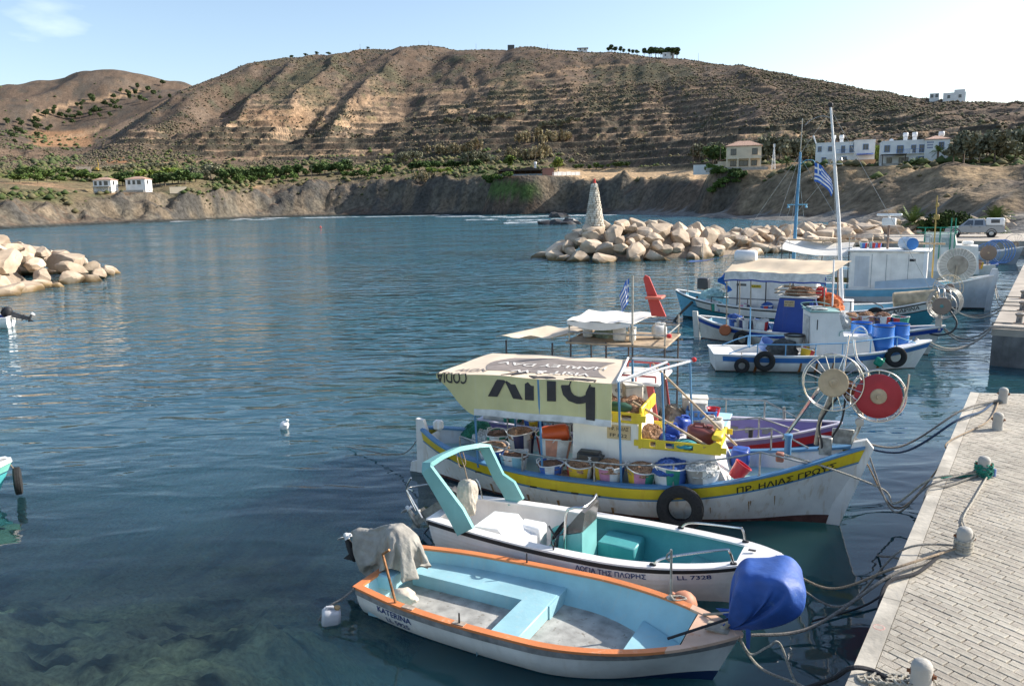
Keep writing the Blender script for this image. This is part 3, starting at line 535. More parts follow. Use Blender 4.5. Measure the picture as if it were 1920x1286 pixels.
# --- cream house with hipped roof
X, Y, z = at_ground(1393, 321, 257); g = thing('hipped_house', 'two storey cream house under a hipped terracotta roof above the beach', 'house', (X, Y, z), -math.atan2(X, Y)+.02)
facade_box('wall', 10.2, 7.5, 7.3, CRM, g); hip_roof(g, 10.2, 7.5, 7.45, 1.6, .35)
for x in (-3.0, 3.2): win(g, x, -3.75, 5.6, 1.6, 1.9, DRK)
for x, w in ((-3., 1.7), (0, 2.6), (3.1, 1.6)): win(g, x, -3.75, 2.2, w, 1.6, DRK)
m = MB(); m.box((0, -4.4, 3.6), (10.3, 1.3, .2)); m.box((0, -4.98, 4.1), (10.2, .1, .8)); [m.box((x, -4.9, 1.7), (.35, .35, 3.6)) for x in (-4.9, -1.7, 1.7, 4.9)]; m.build('balcony', CRM, g, smooth=False)
m = MB(); m.box((-6.3, 0, 1.5), (2.6, 4, 3)); m.build('lean_to', CRM, g, smooth=False); m = MB(); m.prism([(-7.8, -2.2, 3.05), (-5.1, -2.2, 3.6), (-5.1, -2.2, 3.75), (-7.8, -2.2, 3.2)], (0, 4.4, 0)); m.build('lean_to_roof', TIL, g, smooth=False)
m = MB(); m.box((-2, -6.5, .3), (18, .25, 1.3)); m.build('garden_wall', CON, g, smooth=False)
# --- the two white houses over the cliff
for k, (xp, yp, D, nm, lb) in enumerate(((200, 363, 372, 'cliff_house', 'smaller white unfinished house at the cliff edge, scaffold posts under it'), (262, 361, 372, 'cliff_house', 'taller white house with red roof and grey terrace wall at the cliff edge'))):
    X, Y, z = at_ground(xp, yp, D); g = thing(nm, lb, 'house', (X, Y, z), -math.atan2(X, Y)-.45)
    w = (7., 8.)[k]; facade_box('wall', w, 6., 2.7, WHT if k else CON, g); facade_box('upper_wall', w+.2, 6.2, 2.6, WHT, g, 2.75); hip_roof(g, w, 6, 5.5, 1.1, .4)
    for x in (-2.6, -.6, 1.6): win(g, x, -3.1, 4.1, 1.0 if x < 1 else 1.5, 1.6, DRK)
    win(g, w/2+.1, -.8, 4.2, 1.1, 1.5, DRK, 0, 1); win(g, w/2, .6, 1.2, 1.1, 1.4, DRK, 0, 1); win(g, -1.5, -3.0, 1.2, 1.6, 1.9, DRK, door=True)
    if k: m = MB(); m.box((-3.5, -4.6, -.6), (15, .4, 3.0)); m.build('terrace_wall', CON, g, smooth=False)
    else: m = MB(); [m.box((x, -4.4, 1.1), (.25, .25, 3)) for x in (-3, -1, 1, 3)]; m.box((0, -3.9, 2.7), (7, 1.6, .2)); m.build('terrace_posts', CON, g, smooth=False)
for (x0, x1, yy, D, hh, mm, lb) in ((318, 350, 356, 372, 1.2, CRM, 'low cream garden wall along the cliff top'), (143, 172, 326, 470, 3.6, mat('retaining_stone', (.34, .29, .24), .9, var=.2, scale=2), 'stone ramp wall beside the yellow excavator'), (1300, 1352, 318, 262, 1.4, WHT, 'white wall left of the cream hipped house'), (1790, 1850, 307, 222, 1.2, WHT, 'low white boundary wall right of the villas'), (1655, 1700, 315, 214, 1.0, CON, 'grey terrace wall under the villa pergola'), (1500, 1530, 322, 245, 1.3, WHT, 'short white wall panel at the head of the bank')):
    a = np.array(at_ground(x0, yy, D)); b = np.array(at_ground(x1, yy, D)); g = thing('boundary_wall', lb, 'wall', tuple((a+b)/2), math.atan2(b[1]-a[1], b[0]-a[0])); L_ = np.linalg.norm(b-a); m = MB(); m.box((0, 0, hh/2-.8), (L_, .35, hh+1.6)); m.build('wall', mm, g, smooth=False); m = MB(); m.box((0, 0, hh+.04), (L_+.1, .45, .1)); m.build('coping', mm, g, smooth=False)
# --- restaurant pavilion on the bluff
X, Y, z = at_ground(985, 331, 352); g = thing('restaurant_pavilion', 'open timber restaurant with dark roofs on the green bluff', 'restaurant', (X, Y, z), -math.atan2(X, Y)); m = MB()
for x0, x1 in ((-12, -4.5), (-4.8, 7.5)):
    xm = (x0+x1)/2; m.prism([(x0, -4, 2.6), (xm, -4, 3.9), (x1, -4, 2.6), (x1, -4, 2.35), (x0, -4, 2.35)], (0, 8, 0))
m.build('roof', DRK, g, smooth=False); 
for x in np.linspace(-11.6, 7.1, 9):
    for y in (-3.6, 3.4): m = MB(); m.box((x, y, 1.0), (.22, .22, 3.2)); m.build('post', DRK, g, smooth=False)
m = MB(); m.box((-2.2, -3.8, .3), (19, .2, 1.2)); m.build('glazed_screen', mat('dull_screen', (.22, .25, .27), .3), g, smooth=False); m = MB(); m.box((-2.2, 3.8, 1.0), (19, .2, 3)); m.build('back_wall', mat('brown_panel', (.16, .10, .07), .8), g, smooth=False)
m = MB(); m.box((10, -1, .9), (5, 6, 4.2)); m.build('side_wing', mat('red_render', (.42, .20, .15), .9), g, smooth=False); m = MB(); m.box((10.2, -4.02, -.7), (5.2, .2, 1.2)); m.build('plinth', WHT, g, smooth=False); m = MB(); m.box((10, -1, 3.15), (5.6, 6.6, .3)); m.build('wing_roof', TIL, g, smooth=False); tank(g, 4.5, 3, 3.6, 1.1)
X, Y, z = at_ground(1062, 330, 352); g = thing('courtyard_wall', 'bright white courtyard wall stepping along beside the red restaurant wing', 'wall', (X, Y, z), .5); m = MB(); [m.box((x, 0, .6-abs(x)*.02), (2.2, .3, 2.2+.25*(i % 2))) for i, x in enumerate(np.linspace(-6, 6, 6))]; m.build('wall_panel', WHT, g, smooth=False)
# --- skyline huts and houses
def skyline(xp, D0, dz=0.):
    r = ray(xp, 300); a = math.atan2(r[0], r[1]); i = int((a-AZ[0])/(AZ[1]-AZ[0])); s = (Z[i]-CAMH)/DG; k = int(np.argmax(np.where(DG < 1100, s, -9))); d = DG[k]; return d*math.sin(a), d*math.cos(a), Z[i, k]+dz
for xp, w, h, mm, rf, lb, nm in ((962, 7, 4.5, mat('hut_grey', (.12, .12, .12), .8), False, 'dark square hut alone on the hill crest', 'crest_hut'), (1093, 9, 3.0, WHT, True, 'low open shelter on the hill crest left of the pines', 'crest_shelter'), (1250, 11, 5., WHT, False, 'white house among the pines on the crest', 'crest_house'), (1743, 4.6, 2.6, WHT, False, 'small white house at the right end of the skyline', 'crest_house'), (1780, 10.5, 4.2, WHT, False, 'big white flat-roofed house at the right end of the skyline', 'crest_house')):
    X, Y, z = skyline(xp, 0); z -= .3; g = thing(nm, lb, 'house' if 'house' in nm else 'hut', (X, Y, z), -math.atan2(X, Y)); facade_box('wall', w, 6, h, mm, g, parapet=.3 if 'house' in nm else 0)
    if rf: m = MB(); m.box((0, 0, h+.2), (w+2, 8, .4)); m.build('roof', GRY, g, smooth=False)
    for x in (-w*.25, w*.25): win(g, x, -3, h*.6, 1.3, 1.6, DRK)
    if w == 10.5: facade_box('upper_wall', 5, 5.6, 1.7, WHT, g, h, 2.3)
# --- pergola, small mast by the cream house
X, Y, z = at_ground(1412, 341, 250); g = thing('beach_pergola', 'flat timber sun shelter on posts below the cream hipped house', 'pergola', (X, Y, z), -math.atan2(X, Y)); m = MB(); m.box((0, 0, 2.6), (6.4, 3.5, .18)); m.build('roof', DRK, g, smooth=False)
for x in (-3, -.2, 1.4, 3):
    m = MB(); m.box((x, -1.5, .9), (.16, .16, 3.4)); m.build('post', DRK, g, smooth=False)
def lattice(xp, yp, D, h, lb, name, m_, w=1.2):
    X, Y, z = at_ground(xp, yp, D); g = thing(name, lb, 'mast', (X, Y, z)); m = MB()
    for a in (-1, 1):
        for b in (-1, 1): m.rod((a*w, b*w, -.5), (a*w*.15, b*w*.15, h), .06, 4)
    for k in range(5):
        f = 1-.85*k/5; [m.rod((a*w*f, -w*f, h*k/5), (-a*w*(f-.17), -w*(f-.17), h*(k+1)/5), .04, 4) for a in (-1, 1)]
    m.build('lattice', m_, g); m = MB(); m.box((0, 0, h+.4), (.5, .5, 1.)); m.build('head', STL, g, smooth=False)
lattice(1450, 316, 252, 6.2, 'slim white lattice mast right of the cream house', 'lattice_mast', STL, .5)
# --- utility poles
PM = mat('pole_wood', (.13, .10, .08), .9)
def pole(xp, yb, yt, lb, D=None, sky_=False, cross=True):
    P = skyline(xp, 0) if sky_ else (hit(xp, yb) if D is None else at_ground(xp, yb, D)); X, Y, z = P; r = ray(xp, yt); h = CAMH+math.hypot(X, Y)*r[2]/math.hypot(r[0], r[1])-z; h = min(max(h, 5), 14)
    g = thing('utility_pole', lb, 'pole', (X, Y, z), -math.atan2(X, Y), 'poles of the overhead line'); m = MB(); m.rod((0, 0, -.5), (0, 0, h), .16, 6, .1); m.build('post', PM, g)
    if cross: m = MB(); m.box((0, -.12, h-.4), (1.8, .1, .12)); [m.rod((x, -.12, h-.34), (x, -.12, h-.1), .05, 5) for x in (-.8, 0, .8)]; m.build('crossarm', PM, g)
for q in ((1004, 318, 282, 'pole at the left edge of the ochre field'), (878, 318, 290, 'thin pole among the grey trees left of the pavilion'), (1449-150, 310, 262, 'pole at the right end of the lowest terrace'), (1350, 318, 272, 'pole left of the cream hipped house'), (1462, 300, 262, 'pole behind the lattice mast'), (1880, 300, 245, 'tall pole at the right end of the bluff'), (585, 340, 310, 'pole in the orchard row'), (720, 330, 296, 'pole among the bushes right of the orchard')): pole(*q)
for x, h, lb in ((898, 82, 'pole on the crest left of the dark hut'), (686, 86, 'pole on the crest at the left shoulder'), (1029, 84, 'pole on the crest right of the dark hut'), (1147, 86, 'tall twin-armed pole on the crest before the pines'), (1232, 92, 'pole behind the crest pines'), (1305, 100, 'pole on the crest right of the white house'), (812, 88, 'pole on the crest above the long gully')): pole(x, 0, h, lb, sky_=True, cross=x in (1147, 1232))
# --- far excavator
X, Y, z = at_ground(182, 322, 476); g = thing('excavator', 'small yellow excavator with raised boom at the end of the lower track', 'excavator', (X, Y, z)); g.scale = (.7, .7, .7); YM = mat('plant_yellow', (.42, .28, .05), .6); m = MB(); m.box((0, 0, 1.4), (2.6, 2, 1.4), ch=.1); m.box((-.4, 0, 2.5), (1.2, 1.5, 1.1), ch=.1); m.build('cab', YM, g, smooth=False); m = MB(); [m.box((0, s*1., .45), (3.2, .5, .9), ch=.2) for s in (-1, 1)]; m.build('track', mat('rubber', (.02, .02, .02), .8), g, smooth=False); m = MB(); m.tube([(.9, 0, 1.8), (1.6, 0, 5.5), (1.1, 0, 8.6)], [.3, .25, .15], 6); m.build('boom', YM, g)
# ------------------------------------------------------------ trees
def leafcloud(n, size, clumps, seed, cols, spread=1.):
    """many leaf-sized quads through the volume of several clumps; returns V,F,colours"""
    rg = np.random.default_rng(seed); V = []; Cc = []; w = np.array([c[3]*c[4]*c[5] for c in clumps])**.67; w /= w.sum()
    for c, k in zip(clumps, rg.multinomial(n, w)):
        d = rg.normal(size=(k, 3)); d /= np.linalg.norm(d, axis=1, keepdims=True); r = rg.random((k, 1))**.4; P = np.array(c[:3])+d*r*np.array(c[3:6])*spread
        a = rg.normal(size=(k, 3)); a /= np.linalg.norm(a, axis=1, keepdims=True); b = np.cross(a, rg.normal(size=(k, 3))); b /= np.linalg.norm(b, axis=1, keepdims=True); s = size*(.5+rg.random((k, 1)))
        V.append(np.stack([P-a*s-b*s*.6, P+a*s-b*s*.6, P+a*s+b*s*.6, P-a*s+b*s*.6], 1)); Cc.append(np.array(cols)[rg.integers(0, len(cols), k)]*(.8+.4*rg.random((k, 1))))
    V = np.concatenate(V); Cc = np.concatenate(Cc); F = np.arange(len(V)*4).reshape(-1, 4); return V.reshape(-1, 3), F, np.repeat(Cc, 4, 0)
BARK = mat('bark', (.15, .11, .08), .95, bump=.5, bscale=8)
TREES = {}
def tree_proto(kind, seed):
    rg = np.random.default_rng(seed); cols = {'green': [(.11, .17, .045), (.145, .20, .055), (.08, .13, .035)], 'dark': [(.055, .095, .03), (.075, .115, .038), (.095, .135, .045)], 'olive': [(.20, .20, .13), (.165, .17, .11), (.24, .23, .16)], 'reed': [(.32, .27, .165), (.27, .24, .13), (.38, .31, .20)], 'lime': [(.18, .23, .045), (.22, .27, .065), (.13, .19, .045)], 'pine': [(.075, .105, .042), (.095, .125, .05), (.055, .082, .034)]}[kind]
    cl = []
    if kind in ('green', 'lime', 'dark', 'olive'):
        for _ in range(9): a = rg.random()*6.28; r = rg.random()*.33; cl.append((r*math.cos(a), r*math.sin(a), .42+.36*rg.random(), .17+.1*rg.random(), .17+.1*rg.random(), .14+.1*rg.random()))
    elif kind == 'pine':
        for _ in range(8): a = rg.random()*6.28; r = rg.random()*.25; cl.append((r*math.cos(a), r*math.sin(a), .45+.42*rg.random(), .2, .2, .1+.05*rg.random()))
    else:
        for _ in range(12): a = rg.random()*6.28; r = rg.random()*.4; cl.append((r*math.cos(a), r*math.sin(a), .35+.3*rg.random(), .07, .07, .36))
    V, F, Cc = leafcloud(760, .05, cl, seed, cols); V[:, 2] = np.maximum(V[:, 2], .02); crown = npmesh('crown', V, F, vcmat('tree_leaf', .8, .3, 1.2, vary=.3), Cc)
    m = MB(); m.tube([(0, 0, -.12), (.01, 0, .2), (.0, .01, .45)], [.035, .026, .015], 6)
    for c in cl[:5]: m.tube([(0, 0, .25+.1*rg.random()), (c[0]*.5, c[1]*.5, c[2]*.8), (c[0], c[1], c[2])], [.016, .01, .004], 5)
    me = bpy.data.meshes.new('trunk'); me.from_pydata(m.v, [], m.f); me.materials.append(BARK); me.shade_smooth(); return crown, me
def tree(kind, xp, yb, hpx, label, group, seed=0, wid=1., D=None, P=None, hm=None):
    key = (kind, seed % 3)
    if key not in TREES: TREES[key] = tree_proto(kind, 40+seed % 3+10*len(kind))
    P = P if P is not None else (hit(xp, yb) if D is None else np.array(at_ground(xp, yb, D))); d = math.hypot(P[0], P[1]); h = hm or hpx*d/FPX; rg = random.Random(seed*77+int(xp)); nm = {'reed': 'reed_clump', 'olive': 'olive_tree', 'pine': 'pine_tree'}.get(kind, 'broadleaf_tree')
    o = thing(nm, label, 'reeds' if kind == 'reed' else 'tree', tuple(P), rg.random()*6.28, group); o.scale = (h*wid*(.9+.2*rg.random()), h*wid*(.9+.2*rg.random()), h)
    link('crown', TREES[key][0], o); link('trunk', TREES[key][1], o); return o
rt = random.Random(5)
def row(kind, x0, y0, x1, y1, n, hpx, label, group, jx=5, jy=2, wid=1.):
    for i in range(n):
        t = (i+.5)/n; tree(kind, x0+(x1-x0)*t+rt.uniform(-jx, jx), y0+(y1-y0)*t+rt.uniform(-jy, jy), hpx*rt.uniform(.9, 1.5), label, group, rt.randint(0, 99), wid)
row('dark', 410, 341, 660, 325, 24, 17, 'dark green tree in the orchard row over the cliff', 'orchard trees over the cliff', wid=1.25)
row('green', 420, 347, 560, 339, 10, 11, 'small green tree at the foot of the orchard row', 'young trees below the orchard row', wid=1.1)
row('dark', 222, 349, 250, 350, 3, 21, 'dense dark tree between the two white cliff houses', 'dark trees between the cliff houses', 4, 1, 1.5)
row('dark', 285, 351, 370, 343, 8, 18, 'dark tree behind the cliff houses, right of the taller one', 'dark trees right of the cliff houses', wid=1.4)
row('lime', 250, 336, 350, 328, 7, 10, 'yellow-green bush in the row above the cliff houses', 'yellow-green bushes above the cliff houses', wid=1.5)
row('olive', 350, 338, 420, 336, 5, 20, 'pale grey tree at the left end of the orchard', 'grey trees left of the orchard', wid=1.1)
row('green', 20, 342, 190, 336, 13, 12, 'green bush in the fields left of the cliff houses', 'bushes in the left fields', 8, 6, 1.5)
row('dark', 30, 330, 140, 326, 9, 9, 'dark shrub in the hedge under the left hill', 'hedge under the left hill', 6, 2, 1.6)
row('olive', 190, 324, 330, 312, 10, 8, 'grey shrub on the lowest track bank', 'shrubs along the lowest track', 6, 2, 1.6)
row('olive', 638, 325, 660, 322, 2, 26, 'tall grey tree at the right end of the orchard row', 'tall grey trees by the orchard', 3, 1, .8)
row('green', 640, 337, 735, 329, 6, 13, 'round green bush right of the orchard row', 'round bushes right of the orchard', 4, 1, 1.3)
row('olive', 745, 312, 790, 305, 4, 20, 'pale leafless-looking tree above the middle of the cliff', 'pale trees above the cliff', 4, 2, 1.1)
row('dark', 770, 322, 900, 313, 11, 13, 'dark green shrub of the hedge left of the pavilion', 'hedge left of the pavilion', 4, 1, 1.4)
row('lime', 780, 331, 850, 326, 5, 11, 'bright bush below the hedge left of the pavilion', 'bright bushes left of the pavilion', 4, 2, 1.4)
row('reed', 775, 343, 815, 340, 4, 16, 'tan reeds at the cliff top in mid bay', 'tan reeds at the cliff top', 4, 1, 1.3)
row('olive', 878, 315, 915, 312, 3, 24, 'big grey olive tree left of the green restaurant tree', 'grey olives left of the pavilion', 4, 1, 1.1)
row('reed', 800, 292, 905, 284, 9, 16, 'tall pale reeds on the terrace above the hedge', 'reeds on the terraces', 6, 3, 1.3)
row('reed', 950, 302, 1035, 296, 9, 22, 'tall grey reeds behind the restaurant', 'reeds behind the restaurant', 4, 3, 1.0)
row('reed', 965, 270, 1070, 265, 9, 15, 'reeds in the long band on the upper terrace', 'long reed band', 4, 2, 1.4)
row('olive', 1005, 243, 1085, 232, 9, 11, 'grey-green shrub on the second terrace up', 'shrubs on the second terrace', 5, 4, 1.3)
row('olive', 830, 235, 980, 222, 14, 10, 'grey-green shrub along the upper terrace edge', 'shrubs on the upper terrace', 6, 4, 1.3)
tree('lime', 956, 318, 27, 'rounded bright green tree behind the dark restaurant roof', None, 1, 1.15, D=362)
tree('lime', 1047, 320, 26, 'rounded bright green tree beside the white courtyard wall', None, 2, 1.1, D=362)
row('dark', 1072, 320, 1185, 316, 9, 9, 'shrub in the cactus hedge along the back of the ochre field', 'hedge along the ochre field', 4, 1, 1.5)
row('green', 905, 341, 960, 343, 6, 11, 'lush green shrub on the restaurant slope', 'shrubs on the restaurant slope', 5, 3, 1.6)
tree('green', 919, 352, 24, 'lone small tree with a bare white trunk on the restaurant slope', None, 0, .7)
row('olive', 1300, 305, 1352, 300, 6, 24, 'tall grey-green tree left of the cream hipped house', 'trees left of the hipped house', 5, 2, 1.1)
row('dark', 1330, 312, 1362, 310, 4, 26, 'dark tree against the left side of the cream house', 'dark trees beside the hipped house', 3, 1, 1.1)
row('olive', 1430, 308, 1530, 302, 9, 34, 'tall grey tamarisk between the cream house and the white villas', 'tamarisks behind the flag', 5, 2, 1.0)
row('lime', 1640, 310, 1652, 309, 2, 26, 'light green tree in the gap between the two white villas', 'trees between the villas', 2, 1, .8)
row('olive', 1785, 306, 1915, 303, 11, 36, 'tall grey tamarisk right of the white villas', 'tamarisks right of the villas', 5, 3, 1.0)
row('olive', 1540, 292, 1790, 286, 12, 16, 'grey tree on the slope behind the villas', 'trees behind the villas', 9, 3, 1.3)
row('green', 1325, 330, 1352, 345, 3, 15, 'round green bush on the bank left of the beach shelter', 'bushes on the bank', 4, 3, 1.4)
row('dark', 1372, 345, 1395, 343, 3, 16, 'dark round bush beside the beach shelter', 'dark bushes by the shelter', 3, 1, 1.3)
row('green', 1330, 372, 1385, 345, 6, 12, 'green shrub down the gully beside the beach', 'gully shrubs', 3, 3, 1.5)
for i in range(17): x = 1138+i*8.2+rt.uniform(-4, 4); P = np.array(skyline(x, 0, -.4)); tree('pine', x, 0, 0, 'dark pine standing in the clump on the hill crest', 'pines on the crest', rt.randint(0, 99), 1.25, P=P, hm=rt.uniform(7, 12) if x > 1200 else rt.uniform(5, 8))
for i, x in enumerate((560, 585, 605, 628, 700, 560)): P = np.array(skyline(x, 0, -.3)); tree('dark', x, 0, 0, 'small bush on the bare skyline at the left shoulder', 'bushes on the left shoulder', i, 1.6, P=P, hm=rt.uniform(2.5, 4))
row('pine', 8, 262, 300, 170, 74, 9, 'pine scattered on the slope of the left hill', 'pines on the left hill', 26, 22, 1.1)
# --- palms
FRM = vcmat('palm_leaf', .7, .25, 6.)
def palm(loc, h, r, label, nf=26, trunk=.16, seed=0, group=None, droop=.55):
    rg = random.Random(seed); o = thing('palm_tree', label, 'palm', loc, 0, group); m = MB(); pr = []
    for k in range(9): pr.append((trunk*(1.25-.3*k/8)*(1.08 if k % 2 else .94), -.3+(h+.3)*k/8))
    m.lathe(pr, 9); m.build('trunk', BARK, o, 20)
    for i in range(nf):
        a = i*2.4+rg.uniform(-.2, .2); el = rg.uniform(-.25, 1.3); L_ = r*rg.uniform(.8, 1.15); V = []; Fc = []; n = 8; d = Vector((math.cos(a), math.sin(a), 0)); sd = Vector((-math.sin(a), math.cos(a), 0)); pts = []
        for k in range(n+1):
            t = k/n; pts.append(Vector((0, 0, h-.05))+d*L_*t*math.cos(el)*(1-.12*t)+Vector((0, 0, L_*(t*math.sin(el)-droop*t*t*(.5+.5*math.cos(el))))))
        for k in range(1, n+1):
            p = pts[k]; dr = (pts[k]-pts[k-1]).normalized(); w = L_*.24*math.sin(PI*min(1, .15+.85*k/n))**.6+.02
            for s in (-1, 1):
                for off in (0, .45): b = len(V); q = p-dr*off*L_/n; tip = q+sd*s*w+dr*w*.7-Vector((0, 0, w*.35)); V += [q, q+dr*.045*L_, tip]; Fc.append((b, b+1, b+2))
        b = len(V)
        for k in range(n+1): V += [pts[k]+sd*.012*r, pts[k]-sd*.012*r]
        for k in range(n): j = b+2*k; Fc += [(j, j+1, j+3), (j, j+3, j+2)]
        c = np.array((.085, .125, .035))*rg.uniform(.7, 1.35); link('frond', npmesh('frond', np.array([v[:] for v in V]), np.array(Fc), FRM, np.repeat(c[None], len(V), 0)), o)
    return o
for i, (x, y, D, h, r, lb) in enumerate(((1757, 312, 213, 3.4, 2.3, 'short bushy palm at the right corner of the larger villa'), (1785, 312, 213, 3.6, 2.4, 'bushy palm in front of the cream annexe'), (1715, 315, 211, 1.2, 2.3, 'low spreading palm on the villa terrace'), (1697, 315, 211, .6, 1.6, 'squat palm at the left end of the villa terrace'), (1474, 326, 246, 3.6, 2.6, 'feathery palm between the lattice mast and the blue mast'), (1552, 318, 236, 3.4, 2.3, 'palm at the left corner of the low white villa'))): palm(at_ground(x, y, D), h, r, lb, 22, .22, i)
for i, x in enumerate((1832, 1860)): palm(at_ground(x, 305, 226), 4.6, 3.0, ('tall palm left of the big tamarisks', 'tall palm between the tamarisks at the right edge')[i], 24, .25, 20+i)
# ------------------------------------------------------------ foam and reef
rg_ = np.random.default_rng(4); fm = MB()
for (x, y, L_) in ((520, 409, 14), (590, 408.5, 26), (640, 407.5, 22), (705, 406.5, 20), (250, 417, 30), (420, 411, 26), (860, 406, 16), (930, 406.5, 12), (985, 413, 9), (1000, 417, 12), (1030, 405, 18), (965, 408, 10), (1100, 404, 18), (1060, 410, 8), (905, 412, 9), (330, 414, 30), (120, 421, 34), (770, 405, 22), (480, 412, 12)):
    c = gz(x, y, .0)
    for k in range(7):
        ox, oy = rg_.normal()*L_*.32, rg_.normal()*1.0; l, w = L_*(.12+.25*rg_.random()), .25+.5*rg_.random(); n = 12; fm.add([(c[0]+ox+l*math.cos(t)*(.7+.3*rg_.random()), c[1]+oy+w*math.sin(t)*(.6+.4*rg_.random())+.12*math.cos(t)*l*.1, .012+.10*w*(1-abs(math.cos(t)))) for t in np.linspace(0, 2*PI, n, endpoint=False)]+[(c[0]+ox, c[1]+oy, .12)], [(i, (i+1) % n, n) for i in range(n)])
o = fm.build('surf_foam', mat('foam_white', (.82, .84, .85), .9, var=.05)); o['kind'] = 'stuff'
REEF = mat('wet_reef', (.045, .042, .04), .5, bump=.6, bscale=3)
for k, (x0, x1, y, n) in enumerate(((1030, 1075, 421, 11), (1040, 1062, 407.5, 5))):
    c = gz((x0+x1)/2, y); g = thing('reef_outcrop', ('jagged dark reef breaking the surface left of the stone beacon', 'small dark reef farther out towards the cliff')[k], 'reef', tuple(c)); m = MB()
    for i in range(n): p = gz(x0+(x1-x0)*i/max(1, n-1), y+rt.uniform(-.5, .5))-c; s = rt.uniform(1., 2.2); m.blob((p[0], p[1], 0), (s*2.2, s*1.2, s*rt.uniform(.8, 1.6)), i+k*30, .4, 2)
    m.build('rock_mass', REEF, g)
# ============================================================ BREAKWATERS, BEACON, PIER, QUAY
def rock_material():
    m = mat('pale_limestone', (.55, .44, .325), .92, vary=.3, var=.16, scale=1.3, col2=(.38, .29, .21), bump=1., bscale=4.5, grain=(3.2, .60, (.33, .26, .19))); t = m.node_tree; N = t.nodes; L = t.links; b = N['Principled BSDF']
    src = b.inputs['Base Color'].links[0].from_socket; g = N.new('ShaderNodeNewGeometry'); sp = N.new('ShaderNodeSeparateXYZ'); L.new(g.outputs['Position'], sp.inputs[0]); n = N.new('ShaderNodeTexNoise'); n.inputs['Scale'].default_value = .8; n.inputs['Detail'].default_value = 4; L.new(g.outputs['Position'], n.inputs['Vector'])
    a = N.new('ShaderNodeMath'); a.operation = 'MULTIPLY_ADD'; L.new(n.outputs[0], a.inputs[0]); a.inputs[1].default_value = -1.1; L.new(sp.outputs[2], a.inputs[2])
    # tide-line growth: stays on the stone up to about half a metre
    r = N.new('ShaderNodeValToRGB'); e = r.color_ramp.elements; e[0].position = .02; e[0].color = (.035, .035, .02, 1); e[1].position = .30; e[1].color = (1, 1, 1, 1); x = e.new(.12); x.color = (.30, .25, .14, 1); mr = N.new('ShaderNodeMapRange'); mr.inputs[1].default_value = -.75; mr.inputs[2].default_value = 1.6; L.new(a.outputs[0], mr.inputs[0]); L.new(mr.outputs[0], r.inputs[0])
    mx = N.new('ShaderNodeMixRGB'); mx.blend_type = 'MULTIPLY'; mx.inputs[0].default_value = 1; L.new(src, mx.inputs[1]); L.new(r.outputs[0], mx.inputs[2]); L.new(mx.outputs[0], b.inputs['Base Color']); return m
ROCK = rock_material(); ROCKS = []
for k in range(12):
    rg = np.random.default_rng(100+k); vs, fs = ICO[4 if k < 6 else 3]; P = vs.copy(); d = np.array([1.25, .95, .8])*rg.uniform(.85, 1.15, 3)
    for _ in range(15):
        nrm = rg.normal(size=3); nrm /= np.linalg.norm(nrm); c = rg.uniform(.50, .82); over = np.maximum(P@nrm-c, 0); P -= over[:, None]*nrm*.985
    P *= d; P *= (1+.05*vnoise(P*2.6+k*9)+.025*vnoise(P*6+k*3))[:, None]; me = bpy.data.meshes.new('boulder'); me.from_pydata([tuple(v) for v in P], [], fs); me.materials.append(ROCK); me.shade_smooth(); me.set_sharp_from_angle(angle=math.radians(17)); ROCKS.append(me)
def mound(name, label, path, half, crest, seed, count, s0=1.3, core_drop=.7):
    """riprap along a path; every boulder its own part"""
    root = thing(name, label, 'breakwater', (path[0][0], path[0][1], 0)); rg = random.Random(seed); pts = [Vector((x, y, 0)) for x, y in path]; seg = [(pts[i+1]-pts[i]).length for i in range(len(pts)-1)]; tot = sum(seg); o0 = pts[0]
    def at(s):
        for i, l in enumerate(seg):
            if s <= l or i == len(seg)-1: u = (pts[i+1]-pts[i]).normalized(); return pts[i]+u*s, u
            s -= l
    core = MB(); rows = []
    for k in range(25):
        s = tot*k/24; c, u = at(s); v = Vector((-u.y, u.x, 0)); cr = crest(s)-core_drop; e = 1 if s > half else max(.05, math.sqrt(max(0, 1-((half-s)/half)**2)))
        rows.append([tuple(c-o0+v*half*e*w+Vector((0, 0, -1.2+(cr+1.2)*(1-abs(w)**1.6)*e))) for w in np.linspace(-1, 1, 11)])
    core.grid(rows); core.build('rubble_core', mat('core_rubble', (.30, .24, .18), .95, bump=1, bscale=2.5), root, kind='stuff')
    placed = []; n = 0; tries = 0
    while n < count and tries < count*60:
        tries += 1; s = rg.uniform(-half*.85, tot); w = rg.uniform(-1.02, 1.02)
        if s < 0:
            c, u = at(0); v = Vector((-u.y, u.x, 0)); a = rg.uniform(-PI/2, PI/2); rr = half*math.sqrt(rg.random()); p = c-u*rr*math.cos(a)+v*rr*math.sin(a); q = rr/half; cr = crest(0)
        else: c, u = at(s); v = Vector((-u.y, u.x, 0)); p = c+v*half*w; q = abs(w); cr = crest(s)
        z = -.15+(cr-.5)*(1-q**1.5); sz = s0*rg.choice((.62, .75, .9, 1., 1.15, 1.3))*(1.08 if q > .6 else .95)
        if any((p.x-a)**2+(p.y-b)**2+1.6*(z-c_)**2 < ((sz+d)*.64)**2 for a, b, c_, d in placed): continue
        placed.append((p.x, p.y, z, sz)); o = link('boulder', rg.choice(ROCKS), root); o.location = (p.x-o0.x, p.y-o0.y, z); o.rotation_euler = (rg.uniform(-.5, .5), rg.uniform(-.4, .4), rg.uniform(0, 6.28)); o.scale = (sz, sz*rg.uniform(.85, 1.1), sz*rg.uniform(.8, 1.05)); n += 1
    return root
mound('boulder_breakwater', 'long pale boulder breakwater carrying the stone beacon', ((9.5, 75.5), (19, 80.0), (30, 86), (42, 92), (52, 97), (66, 101)), 6.2, lambda s: 3.7 if s < 4 else max(2.5, 3.7-(s-4)*.12), 3, 299, 1.16)
